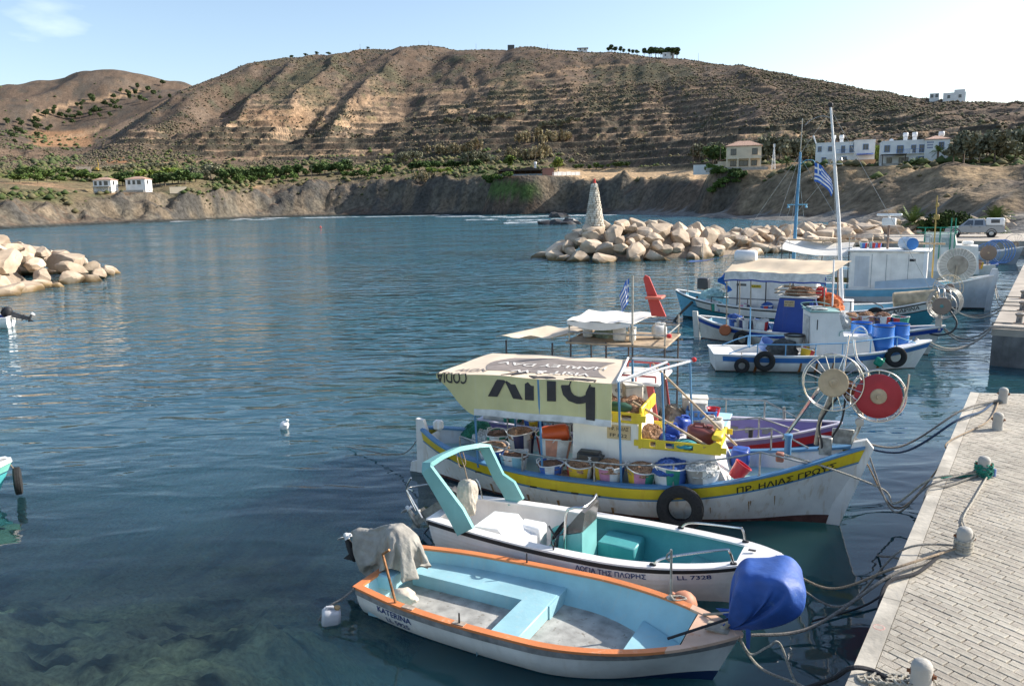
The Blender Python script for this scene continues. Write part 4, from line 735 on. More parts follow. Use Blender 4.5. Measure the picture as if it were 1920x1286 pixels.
mound('boulder_breakwater', 'sunlit boulder breakwater head at the left edge of the harbour mouth', ((-39.2, 61.5), (-41.2, 52), (-47, 38), (-56, 24)), 7.2, lambda s: 3.3+min(1.7, s*.3), 8, 260, 1.08)
# --- stone beacon
B0 = (8.05, 75.0, 3.0); g = thing('stone_beacon', 'tapering masonry beacon with a red lamp at the breakwater head', 'beacon', B0, .3); m = MB(); m.lathe([(.90, -1.2), (.86, .0), (.22, 3.95), (.20, 4.0)], 18); m.build('mortar_core', mat('lime_mortar', (.42, .38, .32), .95, var=.15), g); sm = MB(); rg = random.Random(2)
sm2 = [MB(), MB(), MB()]
z = 0.
while z < 3.85:
    h = rg.uniform(.14, .20); r = .87-.645*(z+h/2)/3.95; n = max(5, int(2*PI*r/rg.uniform(.24, .34))); a = rg.random()
    for i in range(n):
        w = 2*PI*r/n*.86; t = a+2*PI*(i+rg.uniform(-.08, .08))/n; R = Matrix.Rotation(t, 3, 'Z') @ Matrix.Rotation(-.16, 3, 'Y'); sm2[rg.choice((0, 0, 1, 2))].box((math.cos(t)*(r+.0), math.sin(t)*(r+.0), z+h/2), (.14*rg.uniform(.9, 1.3), w, h*.84), R, .02)
    z += h
for q, c in zip(sm2, ((.66, .60, .50), (.52, .45, .36), (.74, .69, .60))): q.build('stone', mat('beacon_stone_%d' % int(c[0]*100), c, .9, var=.1, scale=5), g, kind='stuff')
m = MB(); m.lathe([(.17, 3.98), (.17, 4.06), (.11, 4.08), (.11, 4.28), (.13, 4.30), (.02, 4.42)], 12); m.build('lamp', mat('lamp_red', (.55, .03, .02), .35), g)
# --- near pier
HQ = 1.2; ED = Vector((.5676, .8233, 0)); EN = Vector((.8233, -.5676, 0)); E0 = Vector((2.9, 6.22, 0)); EC = Vector((9.94, 16.43, 0)); KW = .15
CONC = mat('pier_concrete', (.47, .43, .36), .9, stain=.25, var=.10, scale=2.2, bump=.5, bscale=14, grain=(6, .66, (.30, .27, .22))); WETC = mat('pier_face', (.20, .19, .17), .85, var=.25, scale=1.6, streak=.4, dirt=(.06, .06, .045), bump=.6, bscale=8)
pier = MB(); S_ = E0-ED*14; end = Vector((.986, -.164, 0)); poly = [S_, EC, EC+end*14, EC+end*14-ED*28, S_+EN*6]
pier.prism([(p.x, p.y, -4.5) for p in poly], (0, 0, 4.5+HQ-.045)); po = pier.build('pier', WETC, None, smooth=False); po['kind'] = 'structure'
kb = MB(); Lk = (EC-S_).length; nk = 15
for i in range(nk):
    a = S_+ED*(Lk*i/nk+.004); b = S_+ED*(Lk*(i+1)/nk-.004); q = MB(); o_ = -EN*.02
    q.prism([(p.x, p.y, HQ-.16) for p in (a+o_, b+o_, b+EN*KW, a+EN*KW)], (0, 0, .163)); q.build('kerb', CONC, po, smooth=False)
q = MB(); a = EC+EN*KW*.6; q.prism([(p.x, p.y, HQ-.16) for p in (EC+EN*(KW+.005), EC+end*14, EC+end*14-ED*.12, EC-ED*.12+EN*(KW+.005))], (0, 0, .161)); q.build('kerb', CONC, po, smooth=False)
q = MB(); q.prism([(p.x, p.y, HQ-.04) for p in (S_+EN*(KW+.002), EC-ED*.121+EN*(KW+.002), EC+end*14-ED*.13, EC+end*14-ED*28)], (0, 0, .012)); o = q.build('joint_sand', mat('joint_sand', (.30, .265, .21), 1.), po, smooth=False)
d1 = Vector((math.cos(math.radians(-57)), math.sin(math.radians(-57)), 0)); d2 = Vector((-d1.y, d1.x, 0)); PL, PW = .205, .103; inst = []; rg = random.Random(9)
for i in range(-260, 260):
    for j in range(-150, 150):
        c = E0+d1*((j+(.5 if i % 2 else 0)+rg.uniform(-.02, .02))*PL)+d2*(i*PW); u = (c-E0).dot(ED); v = (c-E0).dot(EN)
        if v < KW-.11 or v > 3.6 or u < -5: continue
        if (c-EC).dot(Vector((-end.y, end.x, 0))) > -.13: continue
        inst.append((c, v))
def vis_key(c): f = Vector(CF); w = Vector((c.x, c.y, HQ-CAMH)); dp = w.dot(f); return (abs(w.dot(Vector(CR))/dp*FPX) < 960 and abs(w.dot(Vector(CU))/dp*FPX) < 643, dp)
near = sorted([q for q in inst if vis_key(q[0])[0]], key=lambda q: vis_key(q[0])[1])[:300]; ns = set(id(q) for q in near)
PAVM = [mat('paver_%d' % k, c, .9, var=.1, scale=9, bump=.5, bscale=60, grain=(22, .63, (.27, .25, .21)), stain=.22) for k, c in enumerate(((.45, .405, .33), (.425, .38, .31), (.47, .425, .35), (.44, .395, .325), (.405, .36, .295)))]
paver_root = po
def paver_clip(c): return max(0, min(1, 1))
protos = []
for pm in PAVM:
    q = MB(); q.box((0, 0, 0), (PL-.008, PW-.009, .04), None, .004); me = bpy.data.meshes.new('paver'); me.from_pydata(q.v, [], q.f); fixn(me); me.materials.append(pm); protos.append(me)
ang = math.atan2(d1.y, d1.x)
rest = MB(); RZ = Matrix.Rotation(ang, 3, 'Z')
for q_ in inst:
    c, v = q_; dz = rg.uniform(-.003, .003)
    if v < KW+.13:
        hx, hy = PL/2-.004, PW/2-.0045; cs = [c+d1*(a*hx)+d2*(b*hy) for a, b in ((-1, -1), (1, -1), (1, 1), (-1, 1))]; lim = KW+.006; po_ = []
        for i in range(4):
            a, b = cs[i], cs[(i+1) % 4]; va, vb = (a-E0).dot(EN)-lim, (b-E0).dot(EN)-lim
            if va >= 0: po_.append(a)
            if (va >= 0) != (vb >= 0): po_.append(a.lerp(b, va/(va-vb)))
        if len(po_) < 3: continue
        if min((p-E0).dot(EN) for p in cs) < lim:
            q = MB(); q.prism([(p.x, p.y, HQ-.04+dz) for p in po_], (0, 0, .04))
            if id(q_) in ns: q.build('paver', PAVM[rg.randrange(5)], po, smooth=False)
            else: rest.mi = rg.randrange(5); rest.add(q.v, q.f)
            continue
    if id(q_) in ns:
        o = link('paver', protos[rg.randrange(5)], po); o.location = (c.x, c.y, HQ-.02+dz); o.rotation_euler = (rg.uniform(-.006, .006), rg.uniform(-.006, .006), ang)
    else: rest.mi = rg.randrange(5); rest.box((c.x, c.y, HQ-.02+dz), (PL-.008, PW-.009, .04), RZ)
rest.build('pavers', PAVM, po, smooth=False, kind='stuff')
# faint red paint ring on the kerb
q = MB(); c = gz(1648, 1176, HQ)
q.torus((c[0], c[1], HQ+.0035), .05, .009, n=22, k=6, sq=.15); q.build('paint_ring', mat('faded_red_paint', (.50, .27, .23), .9, grain=(30, .5, (.47, .44, .38))), po)
# --- bollards
BOLM = mat('bollard_concrete', (.44, .42, .38), .85, var=.08, scale=4, bump=.4, bscale=30, streak=.25, dirt=(.36, .3, .22)); RUST = mat('rust', (.22, .085, .035), .9, var=.3, scale=20, bump=.5, bscale=60)
m = MB(); m.lathe([(.092, -.02), (.09, .0), (.086, .25), (.083, .275), (.065, .305), (.03, .322), (.0, .325)], 22, cap=False); bme = m
def bollard(px, py, label):
    c = gz(px, py, HQ); g = thing('mooring_bollard', label, 'bollard', tuple(c), math.atan2(EN.y, EN.x), 'concrete bollards along the pier edge'); q = MB(); q.v, q.f, q.m, q.sm = list(bme.v), list(bme.f), list(bme.m), list(bme.sm); q.build('post', BOLM, g); q = MB(); q.rod((-.115, 0, .19), (.115, 0, .19), .017, 10); [q.lathe([(.032, -.004), (.03, .006)], 10, (s*.087, 0, .19), (s, 0, 0)) for s in (-1, 1)]; q.build('steel_pin', RUST, g); return c
BOLL = [bollard(*q) for q in ((1725, 1300, 'round-topped concrete bollard cut by the bottom edge, coiled rope before it'), (1806, 1035, 'concrete bollard wound with many turns of pale rope'), (1843, 893, 'concrete bollard wrapped in green netting'), (1870, 805, 'bare concrete bollard with nothing tied to it'), (1880, 755, 'last concrete bollard at the pier end, rope tangle at its foot'))]
# --- ropes
def ropemat(n, c): return mat('rope_'+n, c, .95, var=.25, scale=50, bump=.8, bscale=140)
RP = dict(grey=ropemat('grey', (.27, .25, .22)), pale=ropemat('pale', (.50, .46, .38)), dark=ropemat('dark', (.035, .035, .04)), tan=ropemat('tan', (.38, .29, .20)), blue=ropemat('blue', (.05, .09, .16)), green=ropemat('green', (.03, .26, .19)))
def sag(pts, n=26, drop=0.):
    """smooth curve through points, hanging by drop between the first two ends"""
    P = [Vector(p) for p in pts]
    if len(P) == 2: return [P[0].lerp(P[1], t)-Vector((0, 0, drop*4*t*(1-t))) for t in np.linspace(0, 1, n)]
    out = []; k = max(3, n//(len(P)-1))
    for i in range(len(P)-1):
        a, b, c, d = P[max(0, i-1)], P[i], P[i+1], P[min(len(P)-1, i+2)]
        for j in range(k): t = j/k; out.append(.5*((2*b)+(c-a)*t+(2*a-5*b+4*c-d)*t*t+(3*b-a-3*c+d)*t**3))
    out.append(P[-1]); return out
def rope(label, pts, r, m, drop=0., name='mooring_rope', cat='rope', n=26):
    q = MB(); q.tube(sag(pts, n, drop), r, 7); o = q.build(name, RP[m]); return props(o, label, cat)
def gp(x, y, z=HQ+.03): return tuple(gz(x, y, z))
# rope turns on the wound bollard, green net
c = BOLL[1]; q = MB(); pts = [(c[0]+.098*math.cos(t)*(1+.05*math.sin(3*t)), c[1]+.098*math.sin(t), c[2]+.02+.022*t/(2*PI)+.012*math.sin(t*.7)) for t in np.linspace(0, 2*PI*7, 150)]; q.tube(pts, .0115, 6); pts2 = [(c[0]+.102*math.cos(t), c[1]+.102*math.sin(t), c[2]+.20+.05*math.sin(t+1)) for t in np.linspace(0, 2*PI*2, 50)]; q.tube(pts2, .011, 6); props(q.build('rope_coil', RP['pale']), 'pale rope wound in many turns round a concrete bollard', 'rope')
c = BOLL[2]; q = MB(); rg = random.Random(4)
for k in range(46):
    a0 = rg.uniform(0, 6.28); z0 = rg.uniform(.02, .16); q.tube([(c[0]+(.1+.035*math.sin(t*2+k))*math.cos(t+a0), c[1]+(.1+.035*math.cos(t*3+k))*math.sin(t+a0), c[2]+max(.012, z0+.05*math.sin(t*1.7+k))) for t in np.linspace(0, 4.5, 14)], .009, 5)
for k in range(20): a = rg.uniform(2.6, 3.6); l = rg.uniform(.2, .6); q.tube([(c[0]-.09, c[1]-.02, c[2]+.05), (c[0]-.09-l*.5, c[1]-.01+rg.uniform(-.06, .06), c[2]+.03), (c[0]-.09-l, c[1]+rg.uniform(-.07, .02), c[2]+.012)], .008, 5)
props(q.build('netting_wrap', RP['green']), 'green netting bundled round a concrete bollard', 'net')
q = MB(); q.box((c[0]+.13, c[1]-.02, c[2]+.07), (.03, .10, .13), .5, .01); props(q.build('rag', mat('blue_rag', (.25, .36, .66), .9)), 'small blue rag stuck beside the green netting', 'rag')
c = BOLL[4]; q = MB()
for k in range(12): a0 = rg.uniform(0, 6.28); q.tube([(c[0]-.12+.09*math.cos(t+a0)+rg.uniform(-.02, .02), c[1]-.03+.06*math.sin(t*1.3+a0), c[2]+.02+.03*abs(math.sin(t+k))) for t in np.linspace(0, 5, 14)], .01, 5)
props(q.build('rope_tangle', RP['grey']), 'grey rope tangle at the foot of the last bollard', 'rope')
q = MB(); c = gz(1640, 1275, HQ)
for k in range(7): q.tube([(c[0]+.05*k+.14*math.cos(t), c[1]-.03*k+.08*math.sin(t)+.02*math.sin(5*t), c[2]+.018+.012*k+.01*math.sin(t*2)) for t in np.linspace(k, k+5.2, 18)], .013, 6)
props(q.build('rope_coil', RP['pale']), 'loose pale rope heaped on the pier at the bottom edge', 'rope')
rope('black hose lying over the pier edge at the bottom of the picture', [gp(1480, 1300, .3), gp(1560, 1272, .9), gp(1595, 1252, HQ+.06), gp(1640, 1258, HQ+.03), gp(1690, 1290, HQ+.03)], .022, 'dark', name='black_hose', cat='hose')
rope('pale rope running along the pier between two bollards', [gp(1826, 1010), gp(1806, 975), gp(1825, 938), gp(1850, 895)], .012, 'pale')
# --- far quay
FQ0 = Vector((15.26, 24.4, 0)); fd = Vector((.5705, .8213, 0)); fn = Vector((.8213, -.5705, 0)); q = MB(); Pq = [FQ0, FQ0+fd*58, FQ0+fd*58+fn*60, FQ0+fn*60]; q.prism([(p.x, p.y, -4) for p in Pq], (0, 0, 4+HQ-.22)); qo = q.build('quay', mat('quay_face', (.20, .195, .185), .9, var=.3, scale=1.1, bump=.6, bscale=7, streak=.3, dirt=(.07, .07, .055)), None, smooth=False); qo['kind'] = 'structure'
for k in range(20):
    a = FQ0+fd*(58*k/20+.006); b = FQ0+fd*(58*(k+1)/20-.006); q = MB(); q.prism([(p.x, p.y, HQ-.22) for p in (a-fn*.03, b-fn*.03, b+fn*60, a+fn*60)], (0, 0, .22)); q.build('deck_slab', mat('quay_top', (.46, .40, .33), .92, var=.1, scale=.7, bump=.3, bscale=12, grain=(3, .6, (.36, .31, .25)), stain=.2), qo, smooth=False)
q = MB(); q.box((FQ0.x+fn.x*15, FQ0.y+fn.y*15, -.1), (30, .04, .9), math.atan2(fn.y, fn.x)); 
for k, (x, y) in enumerate(((1911, 606), (1917, 582), (1919, 560))):
    c = gz(x, y, HQ); g = thing('iron_bollard', ('iron mooring bollard nearest the corner of the far quay', 'second iron bollard along the far quay', 'third iron bollard along the far quay')[k], 'bollard', tuple(c), 0); m = MB(); m.lathe([(.13, 0), (.10, .04), (.09, .22), (.13, .27), (.14, .31), (.05, .35)], 14); m.build('post', mat('weathered_iron', (.20, .19, .175), .7, var=.3, scale=9), g); m = MB(); m.lathe([(.17, -.01), (.17, .015)], 14); m.build('base_plate', RUST, g)
# hard standing at the root of the breakwater
c0 = Vector(gz(1700, 452, 1.2)); c1 = Vector(gz(1925, 452, 1.2)); n_ = Vector((-(c1-c0).y, (c1-c0).x, 0)).normalized(); u_ = (c1-c0).normalized(); q = MB(); Pq = [c0-u_*1, c1+u_*45, c1+u_*45+n_*26, c0-u_*1+n_*12]; q.prism([(p.x, p.y, -4) for p in Pq], (0, 0, 5.195)); o = q.build('landing_ground', mat('landing_top', (.40, .35, .29), .95, var=.12, scale=.5, bump=.4, bscale=6)); o['kind'] = 'structure'
# --- pickup
def pickup():
    c = (gz(1797, 443, HQ)+gz(1865, 446, HQ))/2; g = thing('pickup_truck', 'silver double-cab pickup with a white canopy parked by the breakwater', 'pickup', (c[0], c[1]+.4, HQ), math.radians(180-31)); PNT = mat('silver_paint', (.30, .31, .33), .32, .5, var=.03); CAN = mat('canopy_white', (.78, .78, .77), .4, var=.03); TYR = mat('tyre_rubber', (.018, .018, .018), .85, var=.2, scale=30); L_ = 5.0; W_ = 1.72
    def sec(prof, w, taper=.0): return [(x, z) for x, z in prof]
    m = MB(); prof = [(-2.5, .55), (-2.5, 1.08), (-1.0, 1.08), (.55, 1.08), (1.35, 1.02), (2.25, .92), (2.48, .80), (2.5, .5), (2.3, .42), (-2.3, .45)]; m.prism([(x, -W_/2, z) for x, z in prof], (0, W_, 0)); m.build('body', PNT, g, 25)
    m = MB(); lo = [(-.95, 1.08), (1.30, 1.04)]; hi = [(-.80, 1.70), (.55, 1.70)]; a, b = W_/2-.03, W_/2-.17; m.add([(lo[0][0], -a, lo[0][1]), (lo[1][0], -a, lo[1][1]), (lo[1][0], a, lo[1][1]), (lo[0][0], a, lo[0][1]), (hi[0][0], -b, hi[0][1]), (hi[1][0], -b, hi[1][1]), (hi[1][0], b, hi[1][1]), (hi[0][0], b, hi[0][1])], [(0, 1, 5, 4), (1, 2, 6, 5), (2, 3, 7, 6), (3, 0, 4, 7), (4, 5, 6, 7)]); m.build('cab', PNT, g, 25)
    m = MB(); m.box((-1.68, 0, 1.44), (1.58, W_-.14, .72), None, .10); m.build('canopy', CAN, g, 30)
    for s in (-1, 1):
        for x0, x1 in ((.12, .95), (-.72, .02)): m = MB(); y0, y1 = s*(W_/2-.030), s*(W_/2-.138); m.add([(x0, y0, 1.16), (x1, y0, 1.16), (min(x1, x0+(.42 if x0 > 0 else .72)), y1, 1.62), (x0+.03, y1, 1.62)], [(0, 1, 2, 3)]); m.build('side_window', GLS, g)
        m = MB(); m.box((-1.7, s*(W_/2-.062), 1.52), (.72, .02, .34), None, .008); m.build('canopy_window', GLS, g); m = MB(); m.box((-2.49, s*.76, .88), (.06, .16, .3), None, .02); m.build('tail_light', mat('lamp_red', (.55, .03, .02), .35), g); m = MB(); m.box((.35, s*(W_/2+.07), 1.16), (.1, .18, .15), None, .03); m.build('mirror', GRY, g); m = MB(); m.box((2.4, s*.62, .78), (.1, .3, .16), None, .03); m.build('headlight', GLS, g)
        for x in (.25, -.45): m = MB(); m.box((x, s*(W_/2+.01), .96), (.16, .03, .04)); m.build('door_handle', DRK, g)
        for x in (1.55, -1.45):
            w = MB(); w.torus((x, s*(W_/2-.10), .36), .26, .11, (0, 1, 0), 22, 8, 1.05); wo_ = w.build('wheel', TYR, g); w = MB(); w.lathe([(.2, -.02), (.19, .05), (.08, .07), (.0, .07)], 14, (x, s*(W_/2-.06), .36), (0, s, 0)); w.build('rim', mat('rim_alloy', (.5, .5, .5), .35, .7), wo_); w = MB(); w.torus((x, s*(W_/2-.02), .40), .40, .05, (0, 1, 0), 20, 6); w.build('wheel_arch', DRK, g)
    m = MB(); m.box((-2.48, 0, 1.46), (.03, 1.1, .42), None, .012); m.build('rear_window', mat('tinted_rear_glass', (.25, .25, .24), .2), g); m = MB(); m.box((-2.56, 0, .52), (.16, 1.66, .18), None, .04); m.build('bumper', GRY, g); m = MB(); m.box((-2.515, 0, .78), (.02, .5, .12)); m.build('number_plate', STL, g); m = MB(); m.add([(1.27, -a, 1.07), (1.27, a, 1.07), (.60, b, 1.66), (.60, -b, 1.66)], [(0, 1, 2, 3)]); m.build('windscreen', GLS, g)
pickup()
palm(tuple(gz(1762, 437, HQ)+np.array([0, 6, 0])), 1.0, 2.6, 'short upright palm left of the parked pickup', 24, .26, 41, None, .25); palm(tuple(gz(1908, 440, HQ)+np.array([0, 4, 0])), 1.4, 2.4, 'shaggy palm at the right edge behind the pickup', 30, .26, 43, None, .5)
V, F, Cc = leafcloud(2600, .10, [(x, y, z, .9, .8, .75) for x, y, z in ((-1.3, 0, .7), (0, .2, 1.0), (1.2, 0, .85), (.4, -.6, .6), (-.6, -.5, .6), (2., .2, .5), (-2, .2, .4))], 77, [(.06, .09, .022), (.09, .12, .03), (.04, .065, .018)]); c = gz(1812, 440, HQ)+np.array([3.0, 9, 0]); g = thing('round_shrub', 'dense round green shrub behind the roof of the pickup', 'shrub', tuple(c)); link('foliage', npmesh('foliage', V*np.array([1.2, 1.2, 1.35]), F, vcmat('tree_leaf'), Cc), g)
q = MB(); q.tube([(0, 0, -.1), (.05, 0, .5), (.1, .1, 1)], [.09, .07, .03], 6); q.build('stem', BARK, g)
# ============================================================ BOATS
def cub(pts):
    xs = np.array([p[0] for p in pts], float); ys = np.array([p[1] for p in pts], float); h = np.diff(xs); d = np.diff(ys)/h; m = np.zeros(len(xs)); m[0], m[-1] = d[0], d[-1]
    for k in range(1, len(xs)-1): m[k] = (d[k-1]*h[k]+d[k]*h[k-1])/(h[k-1]+h[k]) if d[k-1]*d[k] > 0 else 0
    def f(x):
        x = min(max(x, xs[0]), xs[-1]); k = min(int(np.searchsorted(xs, x, 'right'))-1, len(xs)-2); t = (x-xs[k])/h[k]
        return float((2*t**3-3*t**2+1)*ys[k]+(t**3-2*t**2+t)*h[k]*m[k]+(-2*t**3+3*t**2)*ys[k+1]+(t**3-t**2)*h[k]*m[k+1])
    return f
def ss(a, b, x): t = min(max((x-a)/(b-a), 0), 1); return t*t*(3-2*t)
class Fr:
    """a boat's own frame: x to the bow, y to port, z up from the water"""
    def __init__(s, stern, bow): s.s = Vector((stern[0], stern[1], 0)); d = Vector((bow[0]-stern[0], bow[1]-stern[1], 0)); s.L = d.length; s.a = math.atan2(d.y, d.x); s.u = d.normalized(); s.v = Vector((-s.u.y, s.u.x, 0))
    def w(s, x, y, z): return tuple(s.s+s.u*x+s.v*y+Vector((0, 0, z)))
class Hull:
    def __init__(s, root, L, b, sheer, keel=-.38, fwd=.45, aft=.1, n=46, double=False, full=2.4):
        s.root, s.L, s.b, s.z, s.k, s.fwd, s.aft, s.n, s.dbl, s.full = root, L, cub(b), cub(sheer), keel, fwd, aft, n, double, full
    def sec(s, q, t):
        q = min(max(q, 0), 1.05); mid = max(0, 1-(1-min(q, 1))**s.full)**.62; bow = q**.9; w = ss(.55, 1, t)
        if s.dbl: w = max(w, 1-ss(0, .4, t))
        return mid*(1-w)+bow*w
    def pt(s, t, z, sd=-1, off=0.):
        zs = s.z(t); q = (z-s.k)/(zs-s.k); y = s.b(t)*s.sec(q, t)+off; x = t*s.L-s.fwd*(1-q)*ss(.62, 1, t)+s.aft*(1-q)*(1-ss(0, .3, t)); return Vector((x, sd*y, z))
    def ts(s, t0=0., t1=1.): return [t0+(t1-t0)*(1-math.cos(PI*i/s.n*.5*1.0))/1. if False else t0+(t1-t0)*i/s.n for i in range(s.n+1)]
    def skin(s, name, bands, mats, off=0., t0=0., t1=1., cap=True, clink=0.):
        m = MB(); T = s.ts(t0, t1)
        for lo, hi, nr, mi in bands:
            m.mi = mi
            for sd in (-1, 1):
                P = []
                for r in range(nr+1):
                    f = r/nr; P.append([s.pt(t, lo(t)+(hi(t)-lo(t))*f, sd, off+(clink*(1-(f*nr)%1) if clink else 0)) for t in T])
                if clink:
                    for r in range(nr):
                        A = [s.pt(t, lo(t)+(hi(t)-lo(t))*r/nr, sd, off+clink*ss(1.0, .93, t)) for t in T]; B = [s.pt(t, lo(t)+(hi(t)-lo(t))*(r+1)/nr, sd, off) for t in T]; A0 = [s.pt(t, lo(t)+(hi(t)-lo(t))*r/nr, sd, off) for t in T]; m.grid([A0, A, B])
                else: m.grid(P)
            if cap and t0 == 0 and s.b(0) > .12:
                n = 10; P = []
                for r in range(nr+1):
                    zz = lo(0)+(hi(0)-lo(0))*r/nr; a, b = s.pt(0, zz, -1, off), s.pt(0, zz, 1, off); P.append([a.lerp(b, i/n) for i in range(n+1)])
                m.grid(P)
        return m.build(name, mats, s.root, 50)
    def inner(s, t, z, sd, th): p = s.pt(t, z, sd); p.y = sd*max(0.0, abs(p.y)-th); return p
    def liner(s, name, zf, th, m_, t0=.01, t1=.95, nr=6, floor=None, fname='floor'):
        m = MB(); T = s.ts(t0, t1)
        for sd in (-1, 1): m.grid([[s.inner(t, zf(t)+(s.z(t)-.004-zf(t))*r/nr, sd, th) for t in T] for r in range(nr+1)])
        for t in (t0, t1): m.grid([[s.inner(t, zf(t)+(s.z(t)-.004-zf(t))*r/nr, -1, th).lerp(s.inner(t, zf(t)+(s.z(t)-.004-zf(t))*r/nr, 1, th), i/6) for i in range(7)] for r in range(nr+1)])
        o = m.build(name, m_, s.root, 50)
        if floor: m = MB(); m.grid([[s.inner(t, zf(t)+.004, -1, th*.5).lerp(s.inner(t, zf(t)+.004, 1, th*.5), i/8) for t in T] for i in range(9)]); m.build(fname, floor, s.root, 50)
        return o
    def gunwale(s, name, m_, wo=.03, wi=.08, th=.035, dz=0., t0=0., t1=1., transom=True):
        m = MB(); T = s.ts(t0, t1)
        for sd in (-1, 1):
            R = [[], [], [], [], []]
            for t in T:
                z = s.z(t)+dz; p = s.pt(t, s.z(t), sd); a = abs(p.y); o = Vector((p.x, sd*(a+wo), z)); i = Vector((p.x, sd*max(0, a-wi), z)); up = Vector((0, 0, th))
                for k, v in enumerate((o, o+up, i+up, i, o)): R[k].append(v)
            m.grid(R)
            for e in (0, -1): m.add([R[k][e] for k in range(4)], [(0, 1, 2, 3)])
        if transom and t0 == 0 and s.b(0) > .12: a, b = s.pt(0, s.z(0), -1), s.pt(0, s.z(0), 1); m.box(((a.x+b.x)/2+wi*.3, 0, s.z(0)+dz+th/2), (wi+wo, abs(a.y-b.y)+wo*1.6, th*.96))
        if t1 > .99: p = s.pt(1, s.z(1), 1); m.lathe([(max(wo, .03)+.02, 0), (max(wo, .03)+.02, th)], 10, (p.x-.01, 0, s.z(1)+dz))
        return m.build(name, m_, s.root, 50)
    def deck(s, name, m_, zf, t0, t1, th=.02, camber=.03, ny=10):
        m = MB(); T = [t0+(t1-t0)*i/24 for i in range(25)]; P = []
        for i in range(ny+1):
            f = i/ny; P.append([s.inner(t, zf(t), -1, th).lerp(s.inner(t, zf(t), 1, th), f)+Vector((0, 0, camber*(1-(2*f-1)**2))) for t in T])
        m.sheet(P, .025); return m.build(name, m_, s.root, 50)
    def side_fn(s, x0, ztop, off=.006, sd=-1):
        """text mapping on the side: u along from x0, v up from ztop below the sheer"""
        def f(u, v):
            x = x0+u; t = x/s.L; z = s.z(min(t, 1))-ztop+v; 
            for _ in range(3): p = s.pt(min(t, 1), z, sd, off); t += (x-p.x)/s.L
            return s.pt(min(t, 1.), z, sd, off)
        return f
def paint(n, c, rough=.45, **k):
    k.setdefault('var', .07); k.setdefault('scale', 2.5); k.setdefault('bump', .15); k.setdefault('bscale', 25); return mat('paint_'+n, c, rough, **k)
WHB = paint('hull_white', (.83, .80, .75), .35, streak=.16, dirt=(.42, .34, .24), grain=(7, .70, (.55, .47, .38))); WHD = paint('deck_white', (.80, .79, .76), .5, streak=.15, dirt=(.45, .4, .33)); BLK = paint('black', (.02, .02, .022), .6)
SST = mat('stainless', (.62, .61, .59), .22, 1., var=.08); GAL = mat('galvanised', (.42, .41, .38), .45, .8, var=.2, scale=12); TYRE = mat('tyre_rubber', (.022, .022, .022), .85, var=.25, scale=25, bump=.5, bscale=60); ICO[5] = None
b_ = bmesh.new(); bmesh.ops.create_icosphere(b_, subdivisions=5, radius=1); b_.verts.ensure_lookup_table(); ICO[5] = (np.array([v.co[:] for v in b_.verts]), [tuple(v.index for v in f.verts) for f in b_.faces]); b_.free()
def relax(P, fs, n):
    e = set()
    for f in fs:
        for i in range(len(f)): a, b = f[i], f[(i+1) % len(f)]; e.add((a, b)); e.add((b, a))
    E = np.array(list(e)); cnt = np.bincount(E[:, 0], minlength=len(P))[:, None]
    for _ in range(n): Q = np.zeros_like(P); np.add.at(Q, E[:, 0], P[E[:, 1]]); P = .5*P+.5*Q/cnt
    return P
def clothblob(m, c, d, seed, planes=9, fold=.10, freq=3., keep=(.55, .85), squeeze=None, sub=5):
    """cloth drawn over something: taut facets between sharp creases"""
    rg = np.random.default_rng(seed); vs, fs = ICO[sub]; P = vs.copy()
    for _ in range(planes):
        n_ = rg.normal(size=3); n_ /= np.linalg.norm(n_); c_ = rg.uniform(*keep); o = np.maximum(P@n_-c_, 0); P -= o[:, None]*n_*.9
    r = np.linalg.norm(P, axis=1, keepdims=True); q = P+.25*np.stack([vnoise(P*2+3), vnoise(P*2+7), vnoise(P*2+13)], 1); cr = -np.abs(vnoise(q*np.array([freq, freq, freq*.55])+seed))*1.3+.35+.5*(-np.abs(vnoise(q*freq*2.1+seed*3))+.3)
    P *= (1+fold*cr)[:, None]
    if squeeze:
        for ax, v, w, k in squeeze: t = np.clip((v-P@np.array(ax))/w, 0, 1); t = 1-t*t*(3-2*t); A = np.array(ax); pr = (P@A)[:, None]*A; P = pr+(P-pr)*(1-t*(1-k))[:, None] if False else P*1
    P = relax(P, fs, 3 if sub == 5 else 1); th_ = np.arctan2(P[:, 1], P[:, 0]); P = P*(1+.07*(-np.abs(vnoise(P*np.array([6, 6, 3.])+seed))+.25)-.10*np.abs(np.sin(th_*3.5+3*P[:, 2]+2*vnoise(P*2+seed)))*np.clip(.6-P[:, 2], 0, 1.2))[:, None]; P = P*np.array(d)/2*1.03; m.add(P+np.array(c), fs); return P
